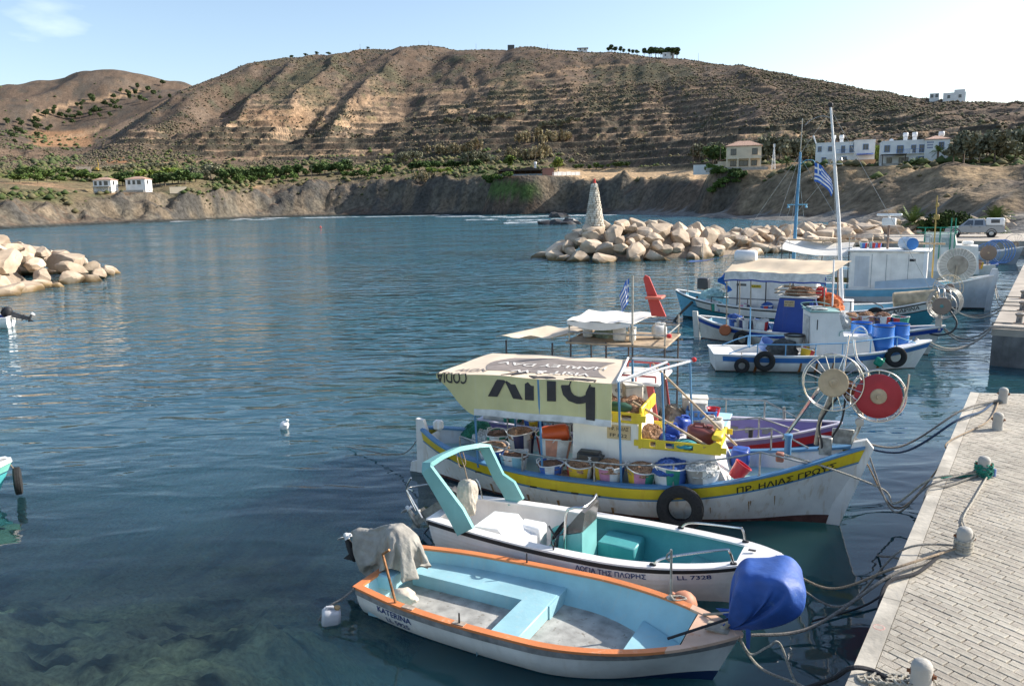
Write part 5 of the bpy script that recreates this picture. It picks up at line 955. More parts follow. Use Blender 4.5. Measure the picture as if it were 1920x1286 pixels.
def tyre_thing(pos, axis, R, r, label, rope_to=None):
    g = thing('tyre_fender', label, 'tyre', pos, 0, 'tyres hung as fenders'); m = MB(); ax = Vector(axis).normalized(); u, v = basis(ax); n, k = 40, 14; vs = []
    prof = [(R-r*.95, -.35*r), (R-r*.8, -.75*r), (R-.1*r, -.98*r), (R+.7*r, -.82*r), (R+.95*r, -.6*r), (R+1.0*r, -.2*r), (R+.93*r, -.16*r), (R+.93*r, -.08*r), (R+1.0*r, -.04*r), (R+1.0*r, .22*r), (R+.93*r, .26*r), (R+.95*r, .6*r), (R+.7*r, .82*r), (R-.1*r, .98*r), (R-.8*r, .75*r), (R-r*.95, .35*r), (R-.5*r, .3*r), (R+.3*r, .5*r), (R+.3*r, -.5*r), (R-.5*r, -.3*r)]
    for i in range(n):
        t = 2*PI*i/n; d = u*math.cos(t)+v*math.sin(t)
        for a, b in prof: vs.append(d*a+ax*b)
    k = len(prof); m.add(vs, [(i*k+j, ((i+1) % n)*k+j, ((i+1) % n)*k+(j+1) % k, i*k+(j+1) % k) for i in range(n) for j in range(k)]); m.build('tyre', TYRE, g)
    if rope_to: q = MB(); q.tube(sag([(0, 0, R*.85), tuple(Vector(rope_to)-Vector(pos))], 8), .012, 6); q.build('hanging_rope', RP['tan'], g)
    return g
def rail(root, pts, posts, r, m_, name='rail', h0=None):
    q = MB(); q.tube(pts, r, 8); o = q.build(name, m_, root)
    for a, b in posts: p = MB(); p.rod(a, b, r, 7); p.lathe([(r*2.2, -.004), (r*2.2, .012)], 8, a); p.build('rail_post', m_, root)
    return o
NETC = {'orange': (.52, .15, .05), 'tan': (.46, .27, .16), 'brown': (.30, .17, .11), 'green': (.03, .20, .12), 'blue': (.05, .13, .42), 'white': (.66, .66, .62), 'teal': (.06, .30, .33), 'peach': (.52, .34, .22)}
STRC = {'w': (.72, .71, .68), 'b': (.06, .15, .45), 'y': (.72, .46, .03), 'r': (.50, .04, .04), 'g': (.03, .26, .18), 'n': (.03, .04, .12), 'p': (.58, .24, .36), 't': (.28, .52, .60), 'o': (.66, .30, .20), 's': (.33, .31, .28)}
def heap_mesh(m, r, h, seed, z):
    """slack net piled in a basket: lumpy mass with strands of twine and floats"""
    vs, fs = ICO[4]; P = vs.copy(); P *= (1+.22*vnoise(P*2.2+seed*5)+.13*vnoise(P*5+seed*3)+.07*vnoise(P*11+seed))[:, None]; P[:, 2] = np.maximum(P[:, 2], -.25); P *= np.array([r, r, h]); m.add(P+np.array([0, 0, z]), fs)
    rg = random.Random(seed)
    for k in range(16):
        a = rg.uniform(0, 6.28); q = []
        for j in range(10): a += rg.uniform(-.1, .55); rr = r*rg.uniform(.35, .97); q.append((rr*math.cos(a), rr*math.sin(a), z+h*math.sqrt(max(.02, 1-(rr/r)**2))*rg.uniform(.95, 1.12)+.005))
        m.tube(sag(q, 26), .005, 4)
def basket(pos, r, h, stripes, net, label, tilt=(0, 0), seed=0, rot=0., handles=True, group='net baskets on the boats', pile=.5):
    g = thing('net_basket', label, 'basket', pos, rot, group); g.rotation_euler = (tilt[0], tilt[1], rot); n = 48; m = MB(); ms = [mat('tub_'+c, STRC[c], .6, var=.08, scale=8, streak=.15) for c in stripes]; rows = []
    rw = lambda a, z: r*(.80+.20*z/h)*(1+.035*math.sin(3*a+seed)+.02*math.sin(7*a+seed*2))
    for z in (0, .35*h, .7*h, h): rows.append([(rw(2*PI*i/n, z)*math.cos(2*PI*i/n), rw(2*PI*i/n, z)*math.sin(2*PI*i/n), z+(.05*h*math.sin(2*PI*i/n*2+seed) if z == h else 0)) for i in range(n+1)])
    for j in range(3):
        for i in range(n): m.mi = int(i*len(stripes)*2/n) % len(stripes); b = len(m.v); m.add([rows[j][i], rows[j][i+1], rows[j+1][i+1], rows[j+1][i]], [(0, 1, 2, 3)])
    me = m.build('tub', ms, g, 30); q = MB(); q.tube([(x, y, z+.004) for x, y, z in rows[3][:-1]], .012, 6, closed=True); q.build('rim', mat('tub_w', STRC['w'], .6), g)
    if handles: [MB().tube([(sg*r*.98, -.09, h*.95), (sg*(r*1.12), -.05, h*1.12), (sg*(r*1.12), .05, h*1.12), (sg*r*.98, .09, h*.95)], .010, 6).build('handle', mat('tub_w', STRC['w'], .6), g) for sg in (-1, 1)]
    if net: q = MB(); heap_mesh(q, r*.93, h*pile, seed, h*.82); q.build('fishing_net', mat('net_'+net, NETC[net], .95, var=.28, scale=35, bump=1., bscale=90), g)
    return g
def jerry(pos, size, m_, label, rot=0., tilt=(0, 0), name='jerrycan', cap=None):
    g = thing(name, label, 'canister', pos, rot); g.rotation_euler = (tilt[0], tilt[1], rot); w, d, h = size; q = MB(); q.box((0, 0, h*.42), (w, d, h*.84), None, min(w, d)*.18); q.build('body', m_, g, 50); q = MB(); q.tube([(-w*.3, 0, h*.80), (-w*.28, 0, h*.97), (w*.05, 0, h*.98), (w*.12, 0, h*.82)], min(w, d)*.09, 8); q.build('handle', m_, g); q = MB(); q.lathe([(d*.16, 0), (d*.16, h*.07), (d*.2, h*.07), (d*.2, h*.14), (0, h*.14)], 12, (w*.3, 0, h*.82), cap=False); q.build('cap', cap or m_, g); return g
def crate(pos, size, m_, label, rot=0., name='plastic_crate', group=None, slots=True):
    g = thing(name, label, 'crate', pos, rot, group); w, d, h = size; t = .018; q = MB(); q.box((0, 0, t/2), (w, d, t))
    for sx in (-1, 1): q.box((sx*(w/2-t/2), 0, h*.22), (t, d, h*.44)); q.box((sx*(w/2-t/2), 0, h*.93), (t*1.6, d, h*.14)); [q.box((sx*(w/2-t/2), y, h*.65), (t, d*.09, h*.5)) for y in np.linspace(-d*.45, d*.45, 4)]
    for sy in (-1, 1): q.box((0, sy*(d/2-t/2), h*.22), (w, t*.9, h*.43)); q.box((0, sy*(d/2-t/2), h*.93), (w, t*1.5, h*.135)); [q.box((x, sy*(d/2-t/2), h*.65), (w*.07, t*.9, h*.5)) for x in np.linspace(-w*.44, w*.44, 6)]
    q.build('body', m_, g, smooth=False); return g
def drum(pos, r, h, m_, label, group=None, open_=True):
    g = thing('plastic_barrel', label, 'barrel', pos, 0, group); q = MB(); q.lathe([(r*.92, 0), (r*.98, h*.04), (r*.98, h*.28), (r*1.02, h*.30), (r*.98, h*.33), (r*.98, h*.62), (r*1.02, h*.65), (r*.98, h*.68), (r*.97, h*.95), (r*.97, h), (r*.90, h), (r*.88, h*.9), (r*.86, h*.25), (0, h*.25)], 28, cap=False); q.build('body', m_, g, 40); q = MB(); q.torus((0, 0, h*.985), r*.965, r*.05, n=28, k=6); q.build('rim', BLK, g); return g
def flag(pos, w, h, label, dirv, seed=0, droop=.5):
    g = thing('striped_flag', label, 'flag', pos); nx, ny = 27, 18; d = Vector(dirv).normalized(); sd = Vector((-d.y, d.x, 0)); m = MB(); ms = [mat('flag_blue', (.03, .13, .50), .8, var=.05), mat('flag_white', (.80, .80, .80), .8, var=.04)]
    P = [[None]*(nx+1) for _ in range(ny+1)]
    for j in range(ny+1):
        for i in range(nx+1):
            u, v = i/nx, j/ny; x = u*w*(1-droop*.55); P[j][i] = d*(x+.05*w*math.sin(v*4+seed)*u)+sd*(.10*w*math.sin(u*9+v*2.5+seed)*(.3+u))+Vector((0, 0, -v*h*(1-.1*u)-u*u*w*droop*.8-u*w*droop*.25))
    for j in range(ny):
        for i in range(nx):
            st = int(j*9/ny) % 2; u, v = (i+.5)/nx*27, (j+.5)/ny*18
            if u < 10 and v < 10: st = 1 if (4 <= u < 6 or 4 <= v < 6) else 0
            m.mi = st; m.add([P[j][i], P[j][i+1], P[j+1][i+1], P[j+1][i]], [(0, 1, 2, 3)])
    b = m.build('cloth', ms, g, 80, False); bm_ = bmesh.new(); bm_.from_mesh(b.data); bmesh.ops.remove_doubles(bm_, verts=bm_.verts, dist=.0005); bmesh.ops.recalc_face_normals(bm_, faces=bm_.faces); bm_.to_mesh(b.data); bm_.free(); b.data.shade_smooth(); return g
def outboard(pos, rot, tilt, label, cowl, leg=None, s=1., cover=None):
    """outboard motor tilted up: cowl, mid-section, gearcase, propeller"""
    g = thing('outboard_motor', label, 'motor', pos, rot); R = Matrix.Rotation(tilt, 3, 'Y'); leg = leg or BLK
    def T(m):
        m.v = [tuple(R @ (Vector(p)*s)) for p in m.v]; return m
    m = MB(); m.box((0, 0, .22), (.46, .30, .36), None, .09); m.box((-.02, 0, .40), (.30, .2, .06), None, .02); T(m).build('cowl', cowl, g, 50); m = MB(); m.prism([(-.10, -.06, .06), (.13, -.06, .06), (.06, -.045, -.62), (-.10, -.045, -.62)], (0, .11, 0)); m.box((0, 0, -.42), (.30, .16, .02)); T(m).build('midsection', leg, g, 50); m = MB(); m.lathe([(.0, -.16), (.035, -.13), (.052, -.05), (.052, .1), (.04, .2)], 12, (-.03, 0, -.68), (-1, 0, 0)); m.prism([(-.02, -.008, -.72), (.1, -.008, -.72), (.04, -.008, -.88)], (0, .016, 0)); T(m).build('gearcase', leg, g, 50)
    m = MB(); m.lathe([(.042, 0), (.03, .09), (0, .1)], 10, (-.235, 0, -.68), (-1, 0, 0), cap=False)
    for k in range(3):
        a = k*2*PI/3; c, q = math.cos(a), math.sin(a); pts = []
        for i in range(6):
            rr = .03+.115*i/5; w = .055*math.sin(PI*(.18+.78*i/5)); pts.append([Vector((-.27+e*w*.5, (rr*c-e*w*q), -.68+(rr*q+e*w*c))) for e in (-1, 0, 1)])
        m.sheet(pts, .006)
    T(m).build('propeller', mat('prop_white', (.72, .72, .70), .4), g); m = MB(); m.box((.16, 0, -.06), (.09, .26, .26), None, .02); T(m).build('clamp_bracket', GAL, g); return g
# ------------------------------------------------------------ 1. the light-blue dinghy with orange rail
F1 = Fr((-1.83, 10.33), (2.49, 8.01)); R1 = thing('open_boat', 'white open boat with orange gunwale and pale blue inside, nearest the viewer', 'boat', F1.w(0, 0, 0), F1.a)
h1 = Hull(R1, 4.9, [(0, .70), (.15, .85), (.35, .93), (.55, .94), (.7, .84), (.8, .68), (.88, .48), (.95, .25), (1, .04)], [(0, .40), (.4, .41), (.7, .46), (.85, .52), (1, .62)], -.30, .42, .06)
LBL = paint('pale_blue', (.32, .55, .61), .5, streak=.35, dirt=(.44, .52, .50), grain=(9, .66, (.42, .58, .60))); ORG = paint('orange', (.66, .22, .075), .5, grain=(5, .60, (.66, .33, .19)), streak=0); PCH = paint('faded_peach', (.70, .45, .31), .6, grain=(6, .6, (.66, .34, .2))); NVY = paint('navy', (.012, .03, .10), .4); GRR = paint('rubber_grey', (.28, .27, .26), .7, var=.2, scale=8); FLR = paint('worn_floor', (.40, .39, .36), .8, var=.18, scale=5, grain=(12, .58, (.22, .20, .17)))
boot = lambda t: .015+.13*ss(.72, 1, t)
h1.skin('hull', [(lambda t: -.30, boot, 4, 0), (boot, lambda t: h1.z(t), 6, 1)], [NVY, WHB])
h1.skin('rub_strake', [(lambda t: h1.z(t)-.085, lambda t: h1.z(t)-.005, 3, 0)], [GRR], .014)
h1.liner('inner_hull', lambda t: .025+.04*ss(.8, 1, t), .055, LBL, .012, .88, floor=FLR)
h1.gunwale('gunwale', ORG, .028, .075, .032, 0, 0, .86); h1.gunwale('bow_gunwale', PCH, .030, .08, .034, -.001, .86, 1)
h1.deck('foredeck', PCH, lambda t: h1.z(t)+.008, .885, .995, .03, .012)
def blk(root, name, x0, x1, y0, y1, z0, z1, m_, ch=.02):
    q = MB(); q.box(((x0+x1)/2, (y0+y1)/2, (z0+z1)/2), (abs(x1-x0), abs(y1-y0), abs(z1-z0)), None, ch); return q.build(name, m_, root, 40)
def shelf(H, name, t0, t1, zt, zb, yin, sd, m_, n=12):
    """bench along one side that follows the hull"""
    q = MB(); T = [t0+(t1-t0)*i/n for i in range(n+1)]; A = [H.inner(t, zt, sd, .05) for t in T]; B = [Vector((p.x, sd*yin, zt)) for p in A]; Cc = [Vector((p.x, sd*yin, zb)) for p in A]; q.grid([A, B]); q.grid([B, Cc]); 
    for e in (0, -1): q.add([A[e], B[e], Cc[e], Vector((A[e].x, A[e].y, zb))], [(0, 1, 2, 3)])
    return q.build(name, m_, H.root, 40)
shelf(h1, 'side_bench', .04, .49, .22, .03, .30, 1, LBL); blk(R1, 'thwart', 1.98, 2.38, -.72, .74, .03, .223, LBL, .015); shelf(h1, 'side_shelf', .03, .40, .19, .03, .66, -1, LBL)
q = MB(); q.prism([h1.inner(t, .155, sd, .06) for t, sd in ((.74, -1), (.80, -1), (.88, -1), (.88, 1), (.80, 1), (.74, 1))], (0, 0, .025)); q.add([h1.inner(.74, .155, -1, .06), h1.inner(.74, .155, 1, .06), h1.inner(.74, .03, 1, .06), h1.inner(.74, .03, -1, .06)], [(0, 1, 2, 3)]); q.build('bow_seat', LBL, R1)
blk(R1, 'motor_well', .02, .30, -.30, .30, .22, .43, LBL, .02)
TXB = paint('letter_navy', (.025, .05, .18), .6)
lettering('KATERINA', .125, h1.side_fn(.42, .19), TXB, R1, width=.60); lettering('LL 5925', .115, h1.side_fn(.55, .315), TXB, R1, width=.40)
for t in (.20, .36): p = h1.pt(t, h1.z(t), -1); q = MB(); q.box((p.x, p.y+.03, p.z+.038), (.16, .085, .012)); q.build('rowlock_plate', paint('bare_grey', (.40, .33, .26), .7, var=.2, scale=14), R1); RST = mat('rust', (.22, .085, .035), .9)
for nm, t, sd, dz, dx, m_ in (('thole_pin', .36, -1, .17, 0, BLK), ('thole_pin', .36, 1, .17, 0, BLK)): p = h1.pt(t, h1.z(t), sd); q = MB(); q.rod((p.x, p.y-sd*.03, p.z), (p.x+dx, p.y-sd*.03, p.z+dz), .013, 8, .010); q.build(nm, m_, R1)
p = h1.pt(.155, h1.z(.155), -1); q = MB(); q.tube([(p.x, p.y+.03, p.z+.02), (p.x-.16, p.y+.03, p.z+.62), (p.x-.17, p.y+.03, p.z+.66), (p.x-.10, p.y+.03, p.z+.71), (p.x-.06, p.y+.03, p.z+.74)], .017, 8); q.build('steering_rod', mat('rusty_pipe', (.36, .17, .07), .7, .2, var=.3, scale=14), R1)
p = h1.pt(.80, h1.z(.8), 1); q = MB(); q.rod((p.x, p.y-.03, p.z+.02), (p.x-.01, p.y-.03, p.z+.68), .016, 8); q.lathe([(.06, 0), (.06, .012)], 12, (p.x, p.y-.03, p.z+.033)); q.tube([(p.x-.01, p.y-.03, p.z+.66), (p.x-.05, p.y-.06, p.z+.62), (p.x-.06, p.y-.06, p.z+.56), (p.x-.03, p.y-.03, p.z+.52)], .012, 6); q.build('roller_post', GAL, R1)
q = MB(); q.tube(sag([(p.x+.01, p.y-.03, p.z+.06), (p.x+.10, p.y+.02, p.z+.06), (p.x+.18, p.y+.0, p.z+.05), (p.x+.06, p.y-.08, p.z+.045), (p.x-.02, p.y-.03, p.z+.09)], 30), .014, 6); q.build('lashing', RP['pale'], R1)
# winch under a blue tarpaulin on the foredeck
W1 = F1.w(5.17, .17, 1.09); g = thing('tarpaulin_winch', 'winch wrapped in a crumpled blue tarpaulin over the nearest bow', 'winch', W1, F1.a); TRP = mat('blue_tarpaulin', (.035, .10, .36), .55, var=.12, scale=4, bump=.5, bscale=11, spec=.4, grain=(2.4, .60, (.13, .21, .42)))
nS = 46; P = SHEET_B.copy(); gi, gj = np.meshgrid(np.arange(nS+1), np.arange(nS+1), indexing='xy'); rr = np.maximum(np.abs(gi/nS-.5), np.abs(gj/nS-.5)).ravel()*2; w_ = sst(.60, .93, rr)[:, None]; neck = np.array((-.34, -.04, -.36)); rg_ = np.random.default_rng(5); tail = sst(.92, 1, rr)[:, None]
P = P*(1-w_)+(neck+(P-P.mean(0))*np.array((.13, .16, .10)))*w_+tail*np.array((-.07, 0, -.07))*(1+.8*rg_.normal(size=(len(P), 1))*.3); P = relax(P, FACES_B, 3); P = P*np.array((1.06, 1.04, 1.12))
me = bpy.data.meshes.new('tarpaulin'); me.from_pydata([tuple(v) for v in P], [], FACES_B); me.materials.append(TRP); me.shade_smooth(); o = link('tarpaulin', me, g); o.modifiers.new('smooth', 'SUBSURF').render_levels = 1
q = MB(); rg = random.Random(3)
for k in range(9): a = rg.uniform(-.7, .7); q.sheet([[(-.33+.02*k, -.05+.02*k, -.27), (-.30+.02*k, -.02+.02*k, -.30)], [(-.42-.03*rg.random()*k, -.10+.04*k, -.36-.04*rg.random()), (-.36-.02*k*rg.random(), -.06+.03*k, -.42)], [(-.50+.05*rg.random(), -.14+.05*k, -.40-.06*rg.random()), (-.44+.03*k*rg.random(), -.08+.03*k, -.46-.05*rg.random())]], .008)
q.sheet([[(-.22, -.12, -.30), (-.17, -.12, -.30)], [(-.21, -.14, -.45), (-.16, -.13, -.46)], [(-.20, -.13, -.62), (-.165, -.13, -.62)]], .006); q.build('gathered_hem', TRP, g, 30)
q = MB(); q.tube([(-.50, -.12, -.50), (-.30, -.06, -.25)], .034, 10); q.box((-.52, -.13, -.455), (.26, .20, .012), Matrix.Rotation(.02, 3, 'Y')); q.build('post', mat('weathered_timber', (.40, .34, .26), .8, var=.2, scale=12), g)
for nm, a, b, m_, r_ in (('stay', (-1.0, -.50, -.52), (-.36, -.1, -.30), BLK, .016), ('stay', (-.76, .16, -.50), (-.30, .05, -.30), mat('weathered_timber', (.4, .34, .26), .8), .016)): q = MB(); q.rod(a, b, r_, 8); q.build(nm, m_, g)
# sheltered outboard with grey canvas
outboard(F1.w(-.04, .05, .66), F1.a, 1.22, 'tilted outboard motor with white propeller under a grey canvas cover', BLK, BLK, .98)
CNV = mat('grey_canvas', (.34, .32, .28), .9, var=.12, scale=7, bump=.5, bscale=24)
g = thing('canvas_cover', 'crumpled grey canvas thrown over the outboard of the nearest boat', 'cover', F1.w(.17, .05, .75), F1.a); me = bpy.data.meshes.new('canvas'); me.from_pydata([tuple(v) for v in SHEET_A*np.array((1.04, 1.04, 1.04))], [], FACES_A); me.materials.append(CNV); me.shade_smooth(); o = link('canvas', me, g); o.modifiers.new('smooth', 'SUBSURF').render_levels = 1
g = thing('cloth_sack', 'small cream cloth sack slumped below the grey canvas', 'sack', F1.w(.52, -.32, .14), F1.a); q = MB(); clothblob(q, (0, 0, .08), (.42, .28, .26), 31, 7, .15, 3, (.65, .9), sub=4); q.build('sack', mat('cream_cloth', (.56, .49, .40), .9, var=.1, scale=9, bump=.4, bscale=30), g)
jerry(F1.w(-.22, -.98, -.06), (.24, .20, .30), mat('milky_plastic', (.52, .53, .55), .4, var=.08), 'milky plastic canister hanging at the stern of the nearest boat', .3, (.12, .1), 'plastic_canister', mat('cap_tan', (.45, .3, .14), .5))
rope('short grey rope holding the canister to the stern quarter', [F1.w(.02, -.72, .42), F1.w(-.10, -.86, .30), F1.w(-.25, -.98, .20), F1.w(-.36, -1.05, .02)], .014, 'grey')
g = thing('ball_fender', 'round faded orange fender between the two nearest boats', 'fender', F1.w(4.02, .92, .36), F1.a); q = MB(); q.lathe([(0, -.16), (.08, -.14), (.135, -.075), (.15, 0), (.135, .075), (.08, .14), (.035, .165), (.03, .2), (0, .2)], 22, (0, 0, 0), (-.75, -.2, .5), cap=False); q.build('ball', mat('fender_orange', (.55, .24, .14), .6, var=.2, scale=6, grain=(9, .6, (.30, .24, .19))), g)
# ------------------------------------------------------------ 2. the white boat with the teal arch
F2 = Fr((-1.1, 12.16), (3.52, 9.68)); R2 = thing('arch_boat', 'white clinker boat with teal interior, teal arch over the stern and steering console', 'boat', F2.w(0, 0, 0), F2.a)
h2 = Hull(R2, 5.24, [(0, .58), (.15, .70), (.35, .79), (.55, .80), (.7, .73), (.8, .61), (.88, .46), (.95, .26), (1, .05)], [(0, .52), (.4, .52), (.7, .56), (.85, .63), (1, .74)], -.30, .5, .10)
TEA = paint('teal', (.08, .34, .35), .45, streak=.2, dirt=(.16, .44, .44)); TED = paint('teal_light', (.18, .43, .42), .45, streak=.25, dirt=(.3, .55, .52)); GEL = paint('gelcoat', (.83, .80, .77), .3, streak=.15, dirt=(.5, .42, .36))
h2.skin('hull', [(lambda t: -.30, lambda t: -.02, 3, 0), (lambda t: -.02, lambda t: h2.z(t)-.10, 6, 0), (lambda t: h2.z(t)-.10, lambda t: h2.z(t), 1, 0)], [GEL], 0, clink=.011)
h2.skin('rub_rail', [(lambda t: h2.z(t)-.06, lambda t: h2.z(t)+.005, 3, 0)], [BLK], .022); h2.gunwale('gunwale', GEL, .018, .15, .03)
h2.liner('cockpit_liner', lambda t: .04, .06, GEL, .02, .40, floor=GEL, fname='cockpit_floor'); h2.liner('inner_hull', lambda t: .04+.06*ss(.8, 1, t), .06, TEA, .40, .90, floor=TEA)
h2.deck('foredeck', GEL, lambda t: h2.z(t)+.006, .90, .99, .03, .015); q = MB(); q.box((4.86, .03, .75), (.10, .05, .012), None, .004); q.build('deck_plate', BLK, R2)
blk(R2, 'side_box', 2.55, 3.15, .16, .66, .0, .36, TEA, .02); q = MB(); q.prism([h2.inner(t, .28, sd, .06) for t, sd in ((.77, -1), (.83, -1), (.9, -1), (.9, 1), (.83, 1), (.77, 1))], (0, 0, .025)); q.add([h2.inner(.77, .28, -1, .06), h2.inner(.77, .28, 1, .06), h2.inner(.77, .06, 1, .06), h2.inner(.77, .06, -1, .06)], [(0, 1, 2, 3)]); q.build('bow_seat', TED, R2)
q = MB(); q.prism([(.72, -.52, .06), (1.62, -.52, .06), (1.62, -.52, .34), (1.40, -.52, .40), (1.22, -.52, .58), (.80, -.52, .55)], (0, .66, 0)); q.build('engine_box', paint('bright_white', (.84, .84, .83), .35, var=.03), R2, 25); blk(R2, 'seat_locker', 1.25, 1.66, .02, .30, .06, .46, paint('bright_white', (.84, .84, .83)), .03)
q = MB(); q.lathe([(.17, 0), (.19, .02), (.19, .30), (.15, .33), (0, .33)], 18, (1.92, .32, .06), cap=False); q.build('teal_bucket', paint('deep_teal', (.04, .22, .22), .4), R2)
q = MB(); q.prism([(2.12, -.42, .0), (2.56, -.42, .0), (2.56, -.42, .74), (2.20, -.42, .62)], (0, .56, 0)); co_ = q.build('console', TED, R2, 25)
q = MB(); q.prism([(2.21, -.41, .63), (2.56, -.41, .75), (2.60, -.41, 1.04), (2.54, -.41, 1.06)], (0, .54, 0)); q.build('windscreen', mat('smoked_screen', (.10, .095, .09), .15, spec=.7), co_, 20)
q = MB(); q.torus((2.07, -.14, .58), .16, .017, (-.86, 0, .5), 26, 7); [q.rod((2.07, -.14, .58), (2.07+.5*.15*math.sin(a), -.14+.15*math.cos(a), .58+.86*.15*math.sin(a)), .012, 6) for a in (.5, 2.6, 4.7)]; q.lathe([(.04, -.01), (.04, .02), (0, .03)], 10, (2.07, -.14, .58), (-.86, 0, .5), cap=False); q.build('steering_wheel', BLK, co_)
q = MB(); q.box((2.15, -.34, .50), (.10, .10, .2), Matrix.Rotation(.4, 3, 'Y'), .02); q.rod((2.10, -.35, .56), (2.0, -.36, .72), .014, 7); q.build('throttle_lever', mat('dark_grey_plastic', (.06, .06, .065), .5), co_)
q = MB(); q.tube(sag([(2.30, -.45, .10), (2.32, -.45, .95), (2.42, -.45, 1.10), (2.58, -.42, 1.13), (2.60, -.10, 1.13), (2.56, .14, 1.10), (2.52, .17, .6), (2.52, .17, .1)], 60), .019, 9); q.build('hoop_rail', SST, R2)
# arch: two flat legs and a cambered top
def slab(root, name, pts, w, t, m_, side=Vector((1, 0, 0))):
    q = MB(); P = [Vector(p) for p in pts]; rows = [[], [], [], []]
    for i, p in enumerate(P):
        d = (P[min(i+1, len(P)-1)]-P[max(i-1, 0)]).normalized(); s = (side-d*side.dot(d)).normalized(); n_ = d.cross(s); ww = w[i] if hasattr(w, '__len__') else w
        for k, (a, b) in enumerate(((-1, -1), (1, -1), (1, 1), (-1, 1))): rows[k].append(p+s*a*ww/2+n_*b*t/2)
    rows.append(rows[0]); q.grid(rows); q.add([rows[k][0] for k in range(4)], [(0, 1, 2, 3)]); q.add([rows[k][-1] for k in range(4)], [(0, 1, 2, 3)]); return q.build(name, m_, root, 30)
arch = slab(R2, 'stern_arch', [(.78, -.72, .54), (.62, -.72, .80), (.10, -.70, 1.42), (.08, -.66, 1.48), (.14, -.40, 1.53), (.22, .0, 1.55), (.34, .40, 1.50), (.40, .58, 1.43), (.62, .62, .95), (.78, .64, .80), (.92, .66, .54)], [.30, .30, .19, .19, .17, .17, .17, .19, .20, .30, .30], .075, TED, Vector((1, .1, .3)))
for pts in (((-.30, -.50, .60), (-.42, -.55, .95), (-.30, -.58, 1.18)), ((-.35, -.5, .93), (-.55, -.3, .88), (-.30, .1, .86)), ((-.42, -.55, .95), (-.1, -.6, .55)), ((.25, .52, .62), (.22, .5, .85), (.34, .42, .88), (.42, .4, .60))): q = MB(); q.tube(sag(pts, 14), .014, 7); q.build('stern_rail', SST, R2)
for sd in (-1, 1):
    a = [h2.pt(t, h2.z(t)+.03, sd) for t in (.705, .80, .885, .895)]; pts = [a[0]-Vector((0, sd*.06, 0)), a[0].lerp(a[1], .35)+Vector((0, -sd*.06, .12)), a[2]+Vector((-.10, -sd*.06, .19)), a[2]+Vector((.0, -sd*.06, .18)), a[3]+Vector((0, -sd*.06, .0))]; q = MB(); q.tube(sag(pts, 26), .017, 8); q.build('bow_rail', SST, R2); q = MB(); [q.box((p.x, p.y, p.z+.01), (.09, .05, .04), None, .012) for p in (pts[0], pts[-1])]; q.build('rail_foot', BLK, R2)
p = h2.pt(.43, h2.z(.43), -1); q = MB(); q.rod((p.x, p.y+.06, p.z+.02), (p.x, p.y+.06, p.z+.09), .012, 6); q.tube([(p.x-.03, p.y+.06, p.z+.16), (p.x-.03, p.y+.06, p.z+.11), (p.x, p.y+.06, p.z+.085), (p.x+.03, p.y+.06, p.z+.11), (p.x+.03, p.y+.06, p.z+.16)], .010, 6); q.build('rowlock', BLK, R2)
lettering('ΛΟΓΙΑ ΤΗΣ ΠΛΩΡΗΣ', .105, h2.side_fn(2.62, .165, .016), TXB, R2, width=1.0); lettering('LL 7328', .105, h2.side_fn(4.02, .165, .016), TXB, R2, width=.42)
outboard(F2.w(-.10, -.05, .55), F2.a, .95, 'grey outboard tilted clear of the water behind the teal arch', mat('dark_grey_plastic', (.06, .06, .065), .5), GAL, .95)
g = thing('cloth_bag', 'cream cloth bag hanging inside the teal arch', 'bag', F2.w(.42, -.05, .78), F2.a); q = MB(); clothblob(q, (0, 0, .0), (.40, .34, .62), 41, 8, .18, 2.4, (.55, .85)); q.build('bag', mat('cream_cloth', (.56, .49, .40), .9), g); q = MB(); q.tube([(0, 0, .28), (-.05, 0, .5), (-.16, .02, .74)], .010, 6); q.tube(sag([(-.10, .04, .74), (-.05, .03, .55), (-.14, .0, .50), (-.2, .0, .72)], 14), .009, 6); q.build('cord', RP['tan'], g)
# ------------------------------------------------------------ 3. the yellow-banded caique
F3 = Fr((-1.84, 15.37), (5.31, 12.45)); F3.L = 8.2; R3 = thing('fishing_caique', 'big white double-ended fishing boat with yellow band, banner awning and blue rail', 'boat', F3.w(0, 0, 0), F3.a)
h3 = Hull(R3, 8.2, [(0, .10), (.05, .42), (.14, .80), (.28, 1.03), (.45, 1.10), (.62, 1.06), (.75, .90), (.86, .60), (.94, .30), (1, .07)], [(0, .92), (.12, .76), (.3, .63), (.5, .61), (.7, .74), (.85, 1.0), (1, 1.38)], -.45, .62, .25, 52, True, 2.2)
YEL = paint('yellow', (.74, .55, .03), .45, streak=.35, dirt=(.55, .28, .04)); BLR = paint('rail_blue', (.09, .24, .42), .5, streak=.1, dirt=(.2, .35, .45), grain=(8, .66, (.28, .42, .50))); OXB = paint('oxblood', (.13, .055, .045), .8, var=.25, scale=6, grain=(9, .6, (.24, .2, .16))); DKB = paint('deck_bluegreen', (.34, .58, .60), .55, streak=.3, dirt=(.45, .52, .47), grain=(7, .62, (.50, .60, .58))); BWH = paint('bulwark_white', (.62, .66, .69), .5, streak=.2)
WHS = paint('caique_white', (.83, .80, .75), .4, streak=.5, dirt=(.50, .34, .16), grain=(4, .68, (.60, .55, .47)))
b3 = lambda t: .06+.10*ss(.8, 1, t); s3 = lambda t: h3.z(t)-.20-.03*ss(.7, 1, t)
h3.skin('hull', [(lambda t: -.45, b3, 4, 0), (b3, s3, 7, 1)], [OXB, WHS]); h3.skin('yellow_band', [(s3, lambda t: h3.z(t)-.015, 3, 0)], [YEL], .012); h3.skin('band_moulding', [(lambda t: s3(t)-.03, s3, 2, 0)], [BLR], .026)
